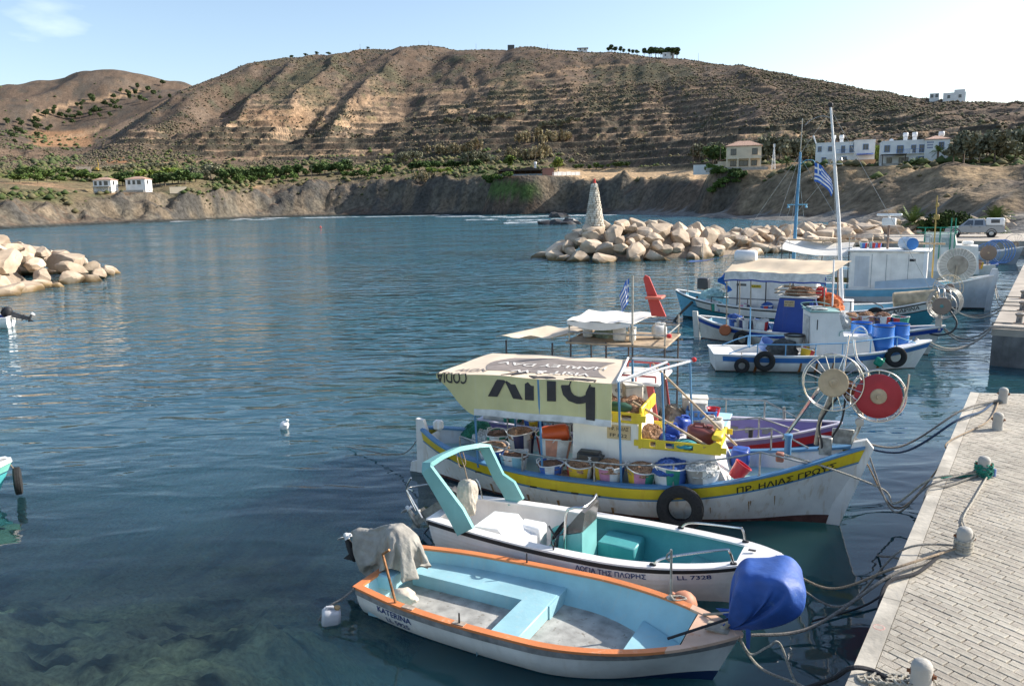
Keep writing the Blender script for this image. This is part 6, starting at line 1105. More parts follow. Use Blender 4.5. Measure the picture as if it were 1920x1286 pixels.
h3.gunwale('gunwale', BLR, .035, .11, .04); h3.liner('bulwark_lining', lambda t: .40+.42*ss(.55, 1, t)+.2*ss(.25, 0, t), .07, BWH, .03, .96, floor=DKB, fname='deck')
for k in range(9): t = .10+.048*k; p = h3.pt(t, s3(t)-.005, -1, .028); q = MB(); q.box((p.x, p.y, p.z), (.13, .02, .022)); q.build('scupper', BLK, R3)
q = MB(); q.prism([(-.16, -.05, -.4), (.12, -.05, -.4), (.10, -.05, .9), (.02, -.05, 1.12), (-.14, -.05, 1.14)], (0, .1, 0)); q.build('stern_post', WHS, R3); q = MB(); q.prism([(-.42, -.03, -.42), (-.14, -.03, -.42), (-.13, -.03, .25), (-.3, -.03, .2)], (0, .06, 0)); q.build('rudder', WHS, R3); blk(R3, 'stern_bitt', .18, .38, .04, .2, .9, 1.1, WHS, .04)
p1 = h3.pt(1, 1.38); q = MB(); q.prism([(h3.pt(1, -.3).x-.05, -.06, -.4), (h3.pt(1, -.3).x+.12, -.06, -.4), (8.33, -.06, 1.38), (8.22, -.06, 1.52), (8.02, -.06, 1.46)], (0, .12, 0)); q.build('stem_post', WHS, R3, 20)
q = MB(); q.box((7.86, .12, 1.50), (.34, .05, .26), None, .01); q.box((7.60, -.02, 1.36), (.20, .16, .30), None, .01); q.build('bow_plate', GAL, R3); q = MB(); q.rod((7.0, .32, 1.0), (7.0, .32, 1.36), .06, 10); q.lathe([(.075, 0), (.075, .05), (0, .07)], 10, (7.0, .32, 1.34), cap=False); q.build('mooring_bitt', BLR, R3); q = MB(); q.box((6.9, -.20, 1.14), (.13, .13, .16), None, .02); q.build('bitt_block', paint('brick_red', (.30, .12, .08), .7), R3)
lettering('ΠΡ. ΗΛΙΑΣ ΓΡΩΥΣ', .155, h3.side_fn(6.28, .20, .02), paint('letter_black', (.02, .02, .02), .7), R3, width=1.5)
for x, l in ((6.45, .24), (6.48, .10), (5.85, .14), (6.85, .2), (3.2, .3), (2.6, .34), (1.8, .3), (4.2, .22)): q = MB(); f = h3.side_fn(x, .42); w = .018 if x > 5 else .05; q.sheet([[f(0, 0), f(w, 0)], [f(w*.1, -l*.5), f(w*.8, -l*.5)], [f(w*.3, -l), f(w*.5, -l)]], .003); q.build('rust_stain', mat('rust_stain', (.42, .24, .10), .9, var=.3, scale=30), R3)
# wheelhouse
CW = paint('cabin_white', (.82, .80, .76), .45, streak=.15, dirt=(.5, .44, .36), var=.04)
q = MB(); q.prism([(3.35, -.56, .42), (6.10, -.56, .62), (5.85, -.56, 1.22), (4.62, -.56, 1.18), (4.55, -.56, 1.62), (3.38, -.56, 1.66)], (0, 1.16, 0)); q.build('wheelhouse', CW, R3, 20)
def railboard(x0, x1, y, z, hh): 
    q = MB(); n = 3; t = .03
    q.box(((x0+x1)/2, y, z+hh*.12), (x1-x0, t, hh*.24), None, .008); q.box(((x0+x1)/2, y, z+hh*.88), (x1-x0, t, hh*.24), None, .008); k = max(3, int((x1-x0)/.35))
    for i in range(k+1): q.box((x0+(x1-x0)*(.04+.92*i/k), y, z+hh*.5), ((x1-x0)*.20 if i in (0, k) else (x1-x0)*.12, t*.9, hh*.6))
    return q.build('roof_rail', YEL, R3, 30)
railboard(4.58, 5.98, -.58, 1.18, .17); railboard(3.36, 4.62, -.58, 1.60, .19); railboard(4.58, 5.95, .60, 1.18, .17)
q = MB(); q.box((4.60, -.575, 1.42), (.05, .05, .50)); q.build('rail_end', YEL, R3, smooth=False); blk(R3, 'rail_end', 5.90, 5.94, -.58, .58, 1.185, 1.355, YEL, .005); blk(R3, 'rail_end', 4.57, 4.63, -.55, .59, 1.67, 1.89, YEL, .02)
q = MB(); q.prism([(5.55, -.605, 1.19), (5.98, -.605, 1.19), (5.98, -.605, 1.38), (5.9, -.605, 1.42)], (0, .04, 0)); q.build('rail_gusset', YEL, R3); blk(R3, 'rail_cap', 5.81, 5.99, -.53, -.03, 1.40, 1.50, YEL, .03)
q = MB(); q.box((4.22, -.573, 1.42), (.42, .016, .25)); sg = q.build('name_board', mat('tan_board', (.55, .42, .24), .7, var=.08), R3, smooth=False); TXK = paint('letter_black', (.02, .02, .02), .7)
lettering('ΠΡ. ΗΛΙΑΣ', .085, lambda u, v: Vector((4.045+u, -.583, 1.455+v)), TXK, sg, width=.35); lettering('FP 822', .085, lambda u, v: Vector((4.06+u, -.583, 1.335+v)), TXK, sg, width=.31)
# banner awning: a reused printed sheet, upside down
AX0, AX1, AY0, AY1, AZT = .85, 4.28, -.95, .98, 2.40; PAL = mat('banner_cream', (.70, .58, .44), .85, var=.08, scale=2, grain=(2.5, .62, (.62, .48, .34))); FLP = mat('banner_yellow', (.64, .58, .30), .85, var=.06, scale=2, streak=.2, dirt=(.68, .66, .55)); PGR = mat('banner_print_grey', (.235, .20, .18), .85, var=.1); PBK = mat('banner_print_black', (.05, .045, .045), .85, var=.12, grain=(14, .68, (.3, .28, .2))); PWH = mat('banner_print_white', (.72, .68, .62), .85)
def top_z(x, y): f = (x-AX0)/(AX1-AX0); return AZT+.02*math.sin(y*2.2+1)-.035*math.sin(PI*f)*math.cos(y*1.4)+.008*math.sin(x*5+y*3)-.05*max(0, (.25-f)*4)
def top_p(f, y):
    xl = AX0+(.30*(y-AY0)/(AY1-AY0)); xr = AX1-.28*(y-AY0)/(AY1-AY0); x = xl+(xr-xl)*f; return Vector((x, y, top_z(x, y)))
q = MB(); q.sheet([[top_p(i/30, AY0+(AY1-AY0)*j/16) for i in range(31)] for j in range(17)], .008); aw = q.build('awning', PAL, R3, 60)
def flap_p(f, d):
    x = AX0+(AX1-AX0)*f; wv = .010*math.sin(x*6.5+d*2)+.03*math.sin(x*2.3)*d+.012*math.sin(x*11+d*7)*d; return Vector((x, AY0-.006+wv-.03*d, top_z(x, AY0)-d))
def flap_len(f): return .70*ss(-.02, .24, f)**.8+.0*f
q = MB(); rows = []
for j in range(13): rows.append([flap_p(i/40, (.05+flap_len(i/40))*j/12) for i in range(40)])
q.sheet(rows, .006); fl = q.build('awning_flap', FLP, R3, 60)
q = MB(); q.sheet([[flap_p(i/40, (.05+flap_len(i/40))*(.84+.16*j/3))+Vector((0, -.007, 0)) for i in range(9, 40)] for j in range(4)], .003); q.build('flap_hem', mat('hem_white', (.66, .66, .66), .85), fl, 60)
def drape(x, d, off=.007):
    f = (x-AX0)/(AX1-AX0)
    if d >= 0: return flap_p(f, d)+Vector((0, -off, 0))
    p = top_p(f, AY0-d); return p+Vector((0, 0, off))
def upside(xr, d0, off=.016): return lambda u, v: drape(xr-u, d0+v, off)
lettering('buy', 1.2, upside(3.90, -.17), PBK, fl, 'print_lettering', 2.0); lettering('CODJA', .30, upside(1.48, -.04), PBK, fl, 'print_lettering', .62)
q = MB(); q.sheet([[drape(1.7+2.35*i/24-.25*math.sin(PI*(j/8)), -.34-1.15*j/8-.10*math.sin(PI*i/24), .010) for i in range(25)] for j in range(9)], .002); q.build('print_band', PGR, aw, 60)
lettering('VISIT & W', .30, upside(3.72, -.56, .022), PWH, aw, 'print_lettering', 1.55); lettering('HARLEY DAV', .30, upside(3.95, -1.06, .022), PWH, aw, 'print_lettering', 2.3); lettering('NOW', .30, upside(1.72, -.42, .016), PGR, aw, 'print_lettering', .62)
for x, y, z0, z1 in ((1.58, -.93, .60, 2.36), (2.86, -.95, .60, 2.36), (4.30, -.93, .62, 2.44), (4.95, -.5, 1.2, 2.52), (5.25, .55, 1.3, 2.50), (1.6, .92, .6, 2.36), (4.1, .92, .62, 2.42)): q = MB(); q.rod((x+.06, y, z0), (x, y, z1), .021, 8); q.build('awning_post', BLR, R3)
q = MB()
for a, b in (((4.28, -.95, 2.42), (4.95, -.05, 2.62)), ((4.28, -.95, 2.43), (5.30, .55, 2.55)), ((4.10, .95, 2.44), (5.30, .55, 2.55)), ((4.28, -.95, 2.42), (4.0, .98, 2.44))): q.rod(a, b, .024, 8)
q.build('awning_frame', paint('frame_white', (.72, .74, .76), .4), R3); q = MB(); q.lathe([(0, -.05), (.04, -.03), (.05, 0), (.04, .03), (0, .05)], 12, (5.32, .55, 2.57), cap=False); q.build('red_knob', paint('red', (.55, .03, .03), .4), R3)
for a, b, r_ in (((4.62, .30, 2.50), (6.20, -.25, 1.28), .020), ((4.4, -.30, 1.92), (5.95, -.52, 1.20), .024)): q = MB(); q.rod(a, b, r_, 7); q.build('boom_pole', mat('bamboo', (.52, .38, .24), .7, var=.2, scale=12), R3)
# side rails
for sd, seg in ((-1, ((1.2, 6.62),)), (1, ((1.5, 6.7),))):
    for x0, x1 in seg:
        P = []; posts = []
        for i in range(13): x = x0+(x1-x0)*i/12; t = x/8.2; p = h3.pt(t, h3.z(t), sd); P.append(Vector((p.x, p.y-sd*.05, p.z+.38+.06*ss(.5, .8, t))))
        for i in (0, 3, 6, 9, 12): x = P[i].x; t = x/8.2; posts.append((Vector((P[i].x, P[i].y, h3.z(t)+.03)), P[i]))
        e = h3.pt(.895, h3.z(.895), sd); P2 = P+[Vector((e.x, e.y-sd*.05, e.z+.04))]; rail(R3, P2, posts, .0165, GAL, 'side_rail')
# net hauler on the bow
g = thing('net_hauler', 'net hauler with tan spoked wheel and big red disc over the yellow-banded bow', 'net hauler', F3.w(7.65, 0, 1.42), F3.a)
TAN = paint('tan_disc', (.50, .38, .24), .6, var=.12, scale=6); RED = paint('disc_red', (.42, .02, .03), .5, var=.1, scale=3, grain=(6, .68, (.30, .05, .05)))
def reelwheel(root, c, ax, R, rd, mdisc, nsp, wid, wire=None, hubm=None, rhub=.075, spokes=True):
    ax = Vector(ax).normalized(); u, v = basis(ax); c = Vector(c); wire = wire or SST; q = MB(); q.lathe([(0, -.02), (rd*.97, -.02), (rd, -.008), (rd, .012), (rd*.93, .024), (rd*.6, .02), (rd*.3, .028), (0, .03)], 36, c, ax, False); q.build('disc', mdisc, root, 30); q = MB()
    q.torus(c, R, .011, ax, 44, 6); q.torus(c-ax*wid, R*.99, .011, ax, 44, 6)
    if spokes:
        for k in range(nsp): a = 2*PI*k/nsp; d = u*math.cos(a)+v*math.sin(a); q.rod(c+d*rd*.9, c+d*R, .0075, 5); q.rod(c+d*R, c-ax*wid+d*R*.99, .0075, 5)
    q.build('wire_rim', wire, root); q = MB(); q.lathe([(rhub, .02), (rhub*.9, .05), (rhub*.35, .055), (rhub*.3, .09), (0, .09)], 18, c, ax, False); q.build('hub', hubm or TAN, root)
AXW = Vector((.12, -1, .10)); reelwheel(g, (.02, -.06, 1.02), AXW, .46, .235, TAN, 20, .28); reelwheel(g, (.70, .05, .82), AXW, .42, .36, RED, 16, .12, None, TAN, .13)
q = MB(); q.tube(sag([(-.20, -.02, -.06), (-.14, -.03, .45), (-.02, -.02, .70), (.02, .0, 1.0)], 14), .035, 8); q.build('arm', mat('weathered_timber', (.4, .34, .26), .8), g); q = MB(); q.tube(sag([(.22, .10, .80), (.34, .08, .72), (.44, .05, .55), (.46, .05, .46)], 12), .045, 8); q.lathe([(.06, -.02), (.065, .0), (.065, .14), (.02, .15)], 14, (.44, -.05, .40), (0, -1, .1)); q.build('arm', paint('pale_grey_metal', (.52, .46, .38), .5), g)
q = MB(); q.rod((.22, .10, 1.0), (.30, .18, .72), .09, 10); [q.torus((.24+.02*k, .12+.02*k, .96-.06*k), .10, .02, (.3, .3, -1), 16, 6) for k in range(4)]; q.build('hydraulic_motor', RUST, g); q = MB(); q.tube(sag([(.48, .06, .42), (.42, .06, .2), (.36, .04, .05), (.40, .04, -.1)], 12), .034, 8); q.build('stand', GAL, g)
for pts, r_ in (([(.18, .1, .85), (-.02, -.05, .6), (-.16, -.12, .3), (-.10, -.10, -.05), (-.16, -.05, -.12)], .017), ([(.22, .1, .85), (.18, .0, .4), (.05, -.02, .1), (-.02, -.03, -.12)], .017), ([(1.02, .0, .62), (1.10, .0, .95), (1.12, .0, 1.22)], .016)): q = MB(); q.tube(sag(pts, 22), r_, 7); q.build('hose', BLK if r_ > .0165 else SST, g)
q = MB(); q.tube(sag([(.30, .5, 2.2-.55), (.36, .42, 1.35), (.52, .30, 1.18), (.50, .2, .95)], 12), .022, 8); q.rod((.16, .15, 1.1), (.22, .35, 1.75), .016, 7); q.rod((-.75, .75, -.25), (-.1, .25, 1.0), .035, 8); q.build('strut', SST, g)
# tyre and cargo
tyre_thing(F3.w(5.43, -1.25, .42), F3.v*-1+Vector((0, 0, .10)), .285, .10, 'large black tyre hung on the side of the yellow-banded boat', F3.w(5.43, -1.08, .74))
cargo = [((1.75, -0.45, 0.56), 0.294, 0.325, 'wwb', 'peach', 'white tub with blue bands heaped with reddish net, near the stern rail', 0.32), ((2.25, -0.62, 0.52), 0.265, 0.3, 'wtwt', 'brown', 'white tub with faded turquoise bands beside the orange buoy tub', 0.14), ((2.92, -0.28, 0.7), 0.304, 0.425, 'wowo', None, 'white and salmon striped tub holding the orange buoy', 0.21), ((3.02, -0.78, 0.52), 0.235, 0.275, 'wbwb', 'brown', 'low blue and white tub below the buoy tub', 0.21), ((3.55, -0.74, 0.52), 0.255, 0.3, 'yywr', 'tan', 'yellow tub with red band and tan twine', 0.42), ((4.1, -0.74, 0.54), 0.274, 0.312, 'wbyp', 'tan', 'tub with yellow, pink and blue stripes under stringy tan net', 0.49), ((4.66, -0.74, 0.56), 0.265, 0.325, 'wypg', 'tan', 'tub striped white, yellow, pink and green with tan net', 0.39), ((5.18, -0.74, 0.58), 0.304, 0.4, 'wgbw', 'blue', 'white tub with green and blue patches full of bright blue net', 0.42), ((5.72, -0.72, 0.62), 0.284, 0.375, 'wwss', 'white', 'white tub full of pale net beside the red bucket', 0.42), ((1.55, 0.3, 0.52), 0.274, 0.375, 'wgwg', 'brown', 'green and white tub near the far stern rail', 0.28), ((2.05, 0.25, 0.54), 0.274, 0.45, 'wnwn', 'tan', 'navy and white striped tub behind the orange buoy', 0.35), ((2.65, 0.4, 0.54), 0.314, 0.425, 'wwrs', 'green', 'white tub topped with green net under the awning', 0.42)]
for k, (p, r_, hh, st, nt, lb, pl) in enumerate(cargo): basket(F3.w(*p), r_, hh, st, nt, lb, (random.Random(k).uniform(-.08, .08), random.Random(k+9).uniform(-.08, .08)), k, F3.a+k, True, 'net baskets on the boats', pl)
g = thing('orange_buoy', 'shiny orange plastic buoy lying in a striped tub', 'buoy', F3.w(2.92, -.26, 1.12), F3.a+.3); q = MB(); q.lathe([(0, -.27), (.12, -.26), (.16, -.22), (.17, -.1), (.165, .0), (.17, .1), (.16, .22), (.12, .26), (0, .27)], 20, (0, 0, .06), (1, .1, .12), cap=False); q.build('float', paint('buoy_orange', (.72, .12, .035), .3, var=.05), g)
g = thing('black_container', 'black ribbed plastic container leaning on the white wheelhouse', 'container', F3.w(3.72, -.68, .68), F3.a); q = MB(); q.box((0, 0, .19), (.46, .20, .36), Matrix.Rotation(.06, 3, 'Y'), .05); q.box((.0, 0, .36), (.40, .18, .05), None, .02); [q.box((.235, 0, .08+.07*k), (.03, .18, .02)) for k in range(4)]; bc = q.build('body', paint('black_plastic', (.025, .027, .027), .35), g); lettering('Mobil', .09, lambda u, v: Vector((.06-v, -.108, .30-u)), paint('letter_white', (.7, .7, .7), .6), bc, width=.20)
g = thing('red_bucket', 'red bucket lying on the foredeck by the last tub', 'bucket', F3.w(6.20, -.52, .76), F3.a+.5); q = MB(); q.lathe([(0, 0), (.11, 0), (.145, .26), (.155, .26), (.155, .28), (.13, .28), (.10, .02), (0, .02)], 20, (0, 0, .04), (.5, -.1, .75), cap=False); q.build('pail', paint('bucket_red', (.62, .03, .04), .35), g)
jerry(F3.w(5.55, -.12, 1.22), (.46, .30, .36), paint('maroon_plastic', (.22, .06, .05), .4), 'maroon jerrycan lying behind the yellow roof rail', .2+F3.a, (.05, .1)); jerry(F3.w(5.72, .22, 1.22), (.40, .26, .42), paint('ivory_plastic', (.62, .57, .48), .5), 'ivory jerrycan behind the maroon one', F3.a+.1); jerry(F3.w(5.05, .05, 1.20), (.26, .2, .30), paint('canister_blue', (.02, .07, .36), .4), 'blue canister with a white patch behind the roof rail', F3.a+.4, (.1, -.15)); jerry(F3.w(5.02, -.28, 1.20), (.30, .18, .20), paint('canister_blue', (.02, .07, .36), .4), 'small blue canister lying in front of the other blue one', F3.a, (.3, .2)); jerry(F3.w(5.12, .32, 1.25), (.28, .22, .34), paint('canister_blue', (.02, .07, .36), .4), 'tallest blue canister with pointed top on the wheelhouse', F3.a+1., (.2, .2))
for p, r_, hh, sd_, cm, lb in (((4.72, -.18, 1.25), .22, .20, 3, 'tan', 'grey and white net bundle beside the step of the roof rail'), ((4.30, .05, 1.66), .32, .20, 4, 'tan', 'tangled tan net heap on the upper roof'), ((3.75, .0, 1.68), .34, .22, 5, 'brown', 'brown sack heap on the after end of the roof'), ((5.35, -.42, 1.22), .2, .08, 6, 'teal', 'green net scrap under the jerrycans'), ((1.2, .42, .62), .26, .25, 8, 'white', 'pale float bundle at the far stern quarter'), ((3.25, -.80, .45), .26, .16, 12, 'tan', 'loose tan net on deck between the tubs'), ((.95, .55, .72), .3, .22, 14, 'green', 'dark green net heap at the stern of the yellow-banded boat')):
    g = thing('net_heap', lb, 'net', F3.w(*p), F3.a); q = MB(); heap_mesh(q, r_, hh, sd_, 0.04); q.build('netting', mat('net_'+cm, NETC[cm], .95), g)
g = thing('green_float', 'long dark green float on the wheelhouse roof', 'float', F3.w(4.15, -.38, 1.78), F3.a); q = MB(); q.lathe([(0, -.26), (.06, -.22), (.09, -.08), (.09, .12), (.05, .24), (0, .26)], 14, (0, 0, .05), (1, .1, -.05), cap=False); q.build('float_body', paint('float_green', (.03, .10, .06), .5), g)
g = thing('white_box', 'square cream polystyrene box on the wheelhouse roof', 'box', F3.w(4.25, .32, 1.82), F3.a+.5); q = MB(); q.box((0, 0, .12), (.34, .26, .24), None, .02); q.build('body', mat('polystyrene', (.74, .70, .60), .8), g); q = MB(); q.box((0, 0, .26), (.36, .28, .05), None, .015); q.build('lid', mat('polystyrene', (.74, .70, .60), .8), g)
blk(R3, 'blue_crate', 6.05, 6.35, .25, .62, .72, 1.02, paint('canister_blue', (.02, .07, .36), .4), .03)
# ------------------------------------------------------------ 4. the purple boat behind the caique
F4 = Fr((-.5, 17.3), (6.35, 14.5)); R4 = thing('fishing_boat', 'purple and red fishing boat with a roof platform behind the yellow-banded boat', 'boat', F4.w(0, 0, 0), F4.a)
PUR = paint('purple', (.20, .16, .38), .5, streak=.1); RDH = paint('hull_red', (.36, .02, .03), .45); SKY = paint('deck_skyblue', (.36, .60, .74), .55, streak=.25, dirt=(.62, .72, .74), grain=(6, .58, (.6, .7, .74)))
h4 = Hull(R4, 7.35, [(0, .72), (.15, .88), (.35, 1.0), (.55, 1.02), (.72, .90), (.85, .62), (.94, .32), (1, .05)], [(0, .72), (.4, .70), (.7, .80), (.85, .92), (1, 1.12)], -.4, .55, .1)
h4.skin('hull', [(lambda t: -.4, lambda t: .02, 3, 0), (lambda t: .02, lambda t: h4.z(t)-.30, 5, 0), (lambda t: h4.z(t)-.30, lambda t: h4.z(t)-.11, 3, 1), (lambda t: h4.z(t)-.11, lambda t: h4.z(t), 2, 2)], [NVY, RDH, PUR])
h4.gunwale('gunwale', paint('pale_lilac', (.58, .54, .62), .5), .03, .06, .03); h4.liner('bulwark_lining', lambda t: .38+.1*ss(.6, 1, t), .05, PUR, .02, .95, floor=SKY, fname='deck')
for k in range(5): t = .62+.05*k; p = h4.inner(t, h4.z(t)-.22, 1, .06); blk(R4, 'bulwark_slot', p.x-.10, p.x+.10, p.y-.015, p.y+.01, p.z-.06, p.z+.06, mat('slot_timber', (.30, .27, .22), .9), .005)  # slot blocks in one grey-brown timber colour
blk(R4, 'deck_locker', 4.55, 5.25, -.55, .45, .42, .98, WHD, .03); blk(R4, 'locker_lid', 4.52, 5.28, -.58, .48, .985, 1.02, SKY, .01)
q = MB(); q.prism([(2.5, -.62, .42), (3.95, -.62, .42), (3.80, -.62, 1.75), (2.5, -.62, 1.75)], (0, 1.24, 0)); cb = q.build('cabin', mat('cabin_grey', (.62, .60, .54), .6, streak=.15), R4, 20); REDF = paint('frame_red', (.56, .10, .09), .45)
q = MB(); q.prism([(3.86, -.66, .85), (3.98, -.66, .85), (3.84, -.66, 1.80), (3.70, -.66, 1.80)], (0, .06, 0)); q.prism([(3.86, .60, .85), (3.98, .60, .85), (3.84, .60, 1.80), (3.70, .60, 1.80)], (0, .06, 0)); [q.box((3.79, y, 1.76), (.10, .6, .08)) for y in (-.3, .3)]; [q.box((3.93, y, .88), (.10, .6, .08)) for y in (-.3, .3)]; q.build('window_frame', REDF, cb, smooth=False); q = MB(); q.prism([(3.90, -.6, .92), (3.94, -.6, .92), (3.82, -.6, 1.73), (3.79, -.6, 1.73)], (0, 1.2, 0)); q.build('windscreen', GLS, cb, 20)
blk(R4, 'roof', 2.42, 3.98, -.72, .72, 1.76, 1.83, WHD, .02); 
for y in (-.68, .68): q = MB(); q.tube([(2.5, y, 1.95), (3.9, y, 1.95)], .02, 6); [q.rod((x, y, 1.83), (x, y, 1.95), .015, 6) for x in (2.5, 3.0, 3.5, 3.9)]; q.build('roof_rail', REDF, R4)
lettering('ΘΕΣΣΑΛΟΝΙΚΗ', .085, lambda u, v: Vector((3.06+u, -.628, 1.58+v)), TXK, cb, width=.62); lettering('FB 1407', .105, lambda u, v: Vector((3.14+u, -.628, 1.43+v)), TXK, cb, width=.48)
# upper platform, canopies
PST = paint('post_dark', (.07, .06, .06), .6)
for x, y in ((2.15, -.75), (2.9, -.75), (3.45, -.78), (4.08, -.72), (2.15, .75), (3.0, .75), (4.08, .75), (1.75, -.75), (.7, -.72)): q = MB(); q.rod((x, y, .62), (x, y, 2.62 if x > 1.8 else 2.55), .020, 7); q.build('platform_post', PST, R4)
for x, y in ((2.12, -.75), (3.44, -.78), (4.08, -.72), (2.15, .75), (3.0, .75), (4.08, .75)): q = MB(); q.rod((x, y, 2.6), (x, y, 3.02), .018, 7); q.build('canopy_post', GAL, R4)
blk(R4, 'roof_platform', 2.05, 4.12, -.80, .80, 2.555, 2.60, mat('platform_board', (.40, .30, .20), .8, var=.2, scale=6), .01); q = MB(); P_ = [(2.1, -.78, 2.80), (3.44, -.78, 2.80), (4.1, -.72, 2.80), (4.1, .75, 2.80), (2.1, .75, 2.80)]; q.tube(P_, .017, 7); q.build('platform_rail', GAL, R4)
WCV = mat('awning_white', (.74, .70, .63), .85, var=.06, scale=3); q = MB(); q.sheet([[(2.08+1.36*i/10+.30*j/8*(i/10), -.80+1.58*j/8, 3.03-.10*math.sin(PI*j/8)*math.sin(PI*i/10)+.02*math.sin(i*1.7+j)) for i in range(11)] for j in range(9)], .01); q.sheet([[(2.10+1.3*i/10, -.81-.01*j, 3.02-(.05+.10*math.sin(PI*i/10))*j/2) for i in range(11)] for j in range(3)], .008); q.build('top_awning', WCV, R4, 60)
q = MB(); q.sheet([[(.48+1.35*i/10+.5*j/6, -.78+1.5*j/6, 2.62+.06*i/10-.10*math.sin(PI*i/10)*math.sin(PI*j/6)+.03*math.sin(i*1.3)) for i in range(11)] for j in range(7)], .01); q.build('lower_awning', mat('awning_peach', (.66, .54, .40), .85, var=.1, scale=3), R4, 60)
q = MB(); q.prism([(3.62, .16, 3.05), (3.92, .16, 3.05), (3.56, .16, 3.86), (3.48, .16, 3.90), (3.44, .16, 3.84)], (0, .05, 0)); fo = q.build('red_fin', paint('fin_red', (.52, .05, .04), .45), R4, 20); blk(fo, 'crosspiece', 3.52, 3.86, -.02, .40, 3.42, 3.47, paint('fin_orange', (.62, .16, .10), .5), .01)
q = MB(); q.tube([(3.44, -.75, 2.6), (3.43, -.75, 3.98)], .022, 8); q.build('flag_staff', GAL, R4); flag(F4.w(3.36, -.76, 3.92), .34, .50, 'limp blue and white striped flag above the roof platform', (-.8, -.1, 0), 2, .95)
q = MB(); q.lathe([(0, -.05), (.05, -.03), (.05, .03), (0, .05)], 12, (4.16, -.72, 2.80), cap=False); q.build('red_knob', paint('red', (.55, .03, .03), .4), R4)
for (x, y, w, d, h, r_), lb in zip(((3.1, -.45, .26, .2, .34, .2), (3.36, -.4, .12, .2, .30, .1), (2.35, -.2, .2, .2, .36, .3), (3.8, .1, .28, .24, .32, .5)), ('large white canister standing on the roof platform', 'narrow white canister beside the large one on the roof platform', 'cream bucket-like canister at the after end of the platform', 'white canister by the forward platform rail')): jerry(F4.w(x, y, 2.61), (w, d, h), mat('white_plastic', (.74, .73, .68), .45), lb, F4.a+r_)
g = thing('net_heap', 'pale green net heap in the middle of the roof platform', 'net', F4.w(2.75, .1, 2.62), F4.a); q = MB(); heap_mesh(q, .32, .22, 31, .02); q.build('netting', mat('net_palegreen', (.32, .38, .28), .95, bump=1, bscale=80), g)
g = thing('net_heap', 'grey and tan net pile on the foredeck of the purple boat', 'net', F4.w(4.15, -.15, .62), F4.a); q = MB(); heap_mesh(q, .40, .52, 33, .1); q.build('netting', mat('net_greytan', (.34, .29, .22), .95, bump=1, bscale=80), g)
crate(F4.w(4.75, -.20, 1.025), (.60, .42, .22), paint('crate_blue', (.07, .23, .58), .5), 'blue slatted crate on the locker of the purple boat', F4.a+.1)
for (x, y, z, w, d, h), lb, m_ in zip(((4.66, -.2, 1.06, .34, .26, .30), (4.55, .16, 1.03, .5, .3, .34)), ('pale grey polystyrene box standing in the blue crate', 'big white polystyrene box behind the blue crate'), (mat('grey_foam', (.55, .54, .50), .8), mat('polystyrene', (.74, .70, .60), .8))): g = thing('fish_box', lb, 'box', F4.w(x, y, z), F4.a+.2); q = MB(); q.box((0, 0, h/2), (w, d, h), None, .02); q.build('body', m_, g); q = MB(); q.box((0, 0, h+.02), (w+.03, d+.03, .04), None, .012); q.build('lid', m_, g)
g = thing('red_basket', 'small red plastic basket at the end of the blue crate', 'basket', F4.w(4.98, -.18, 1.06), F4.a+.4); q = MB(); q.lathe([(.09, 0), (.13, .22), (.14, .22), (.12, .2), (.08, .02), (0, .02)], 16, cap=False); q.build('pail', paint('bucket_red', (.62, .03, .04), .35), g)
for k, (x, y, st, nt, lb) in enumerate(((.75, -.45, 'ggww', 'green', 'green and white tub at the stern of the purple boat'), (1.25, -.5, 'ybyb', 'brown', 'yellow and blue striped tub on the purple boat'), (1.7, -.5, 'twtw', 'white', 'turquoise and white tub on the purple boat'), (2.15, -.5, 'rwnw', 'tan', 'red and white tub next to the grey cabin'))): basket(F4.w(x, y, .48), .26, .36, st, nt, lb, (0, 0), 60+k, k)
blk(R4, 'stern_locker', .06, .62, -.62, .62, .42, .95, mat('cabin_grey', (.62, .60, .54), .6), .02)
for sd in (-1, 1):
    P = []; 
    for i in range(9): x = 4.3+1.6*i/8; t = x/7.35; p = h4.pt(t, h4.z(t), sd); P.append(Vector((p.x, p.y-sd*.06, p.z+.42)))
    e = h4.pt(.90, h4.z(.9), sd); rail(R4, P+[Vector((e.x, e.y-sd*.05, e.z+.04))], [(Vector((P[i].x, P[i].y, h4.z(P[i].x/7.35)+.03)), P[i]) for i in (0, 4, 8)], .0165, GAL, 'side_rail')
q = MB(); q.rod((5.75, -.62, .86), (5.75, -.62, 1.06), .045, 10); q.build('bitt', BLK, R4); q = MB(); q.rod((6.30, .60, .95), (6.28, .58, 1.22), .03, 8); q.build('bitt', GAL, R4)
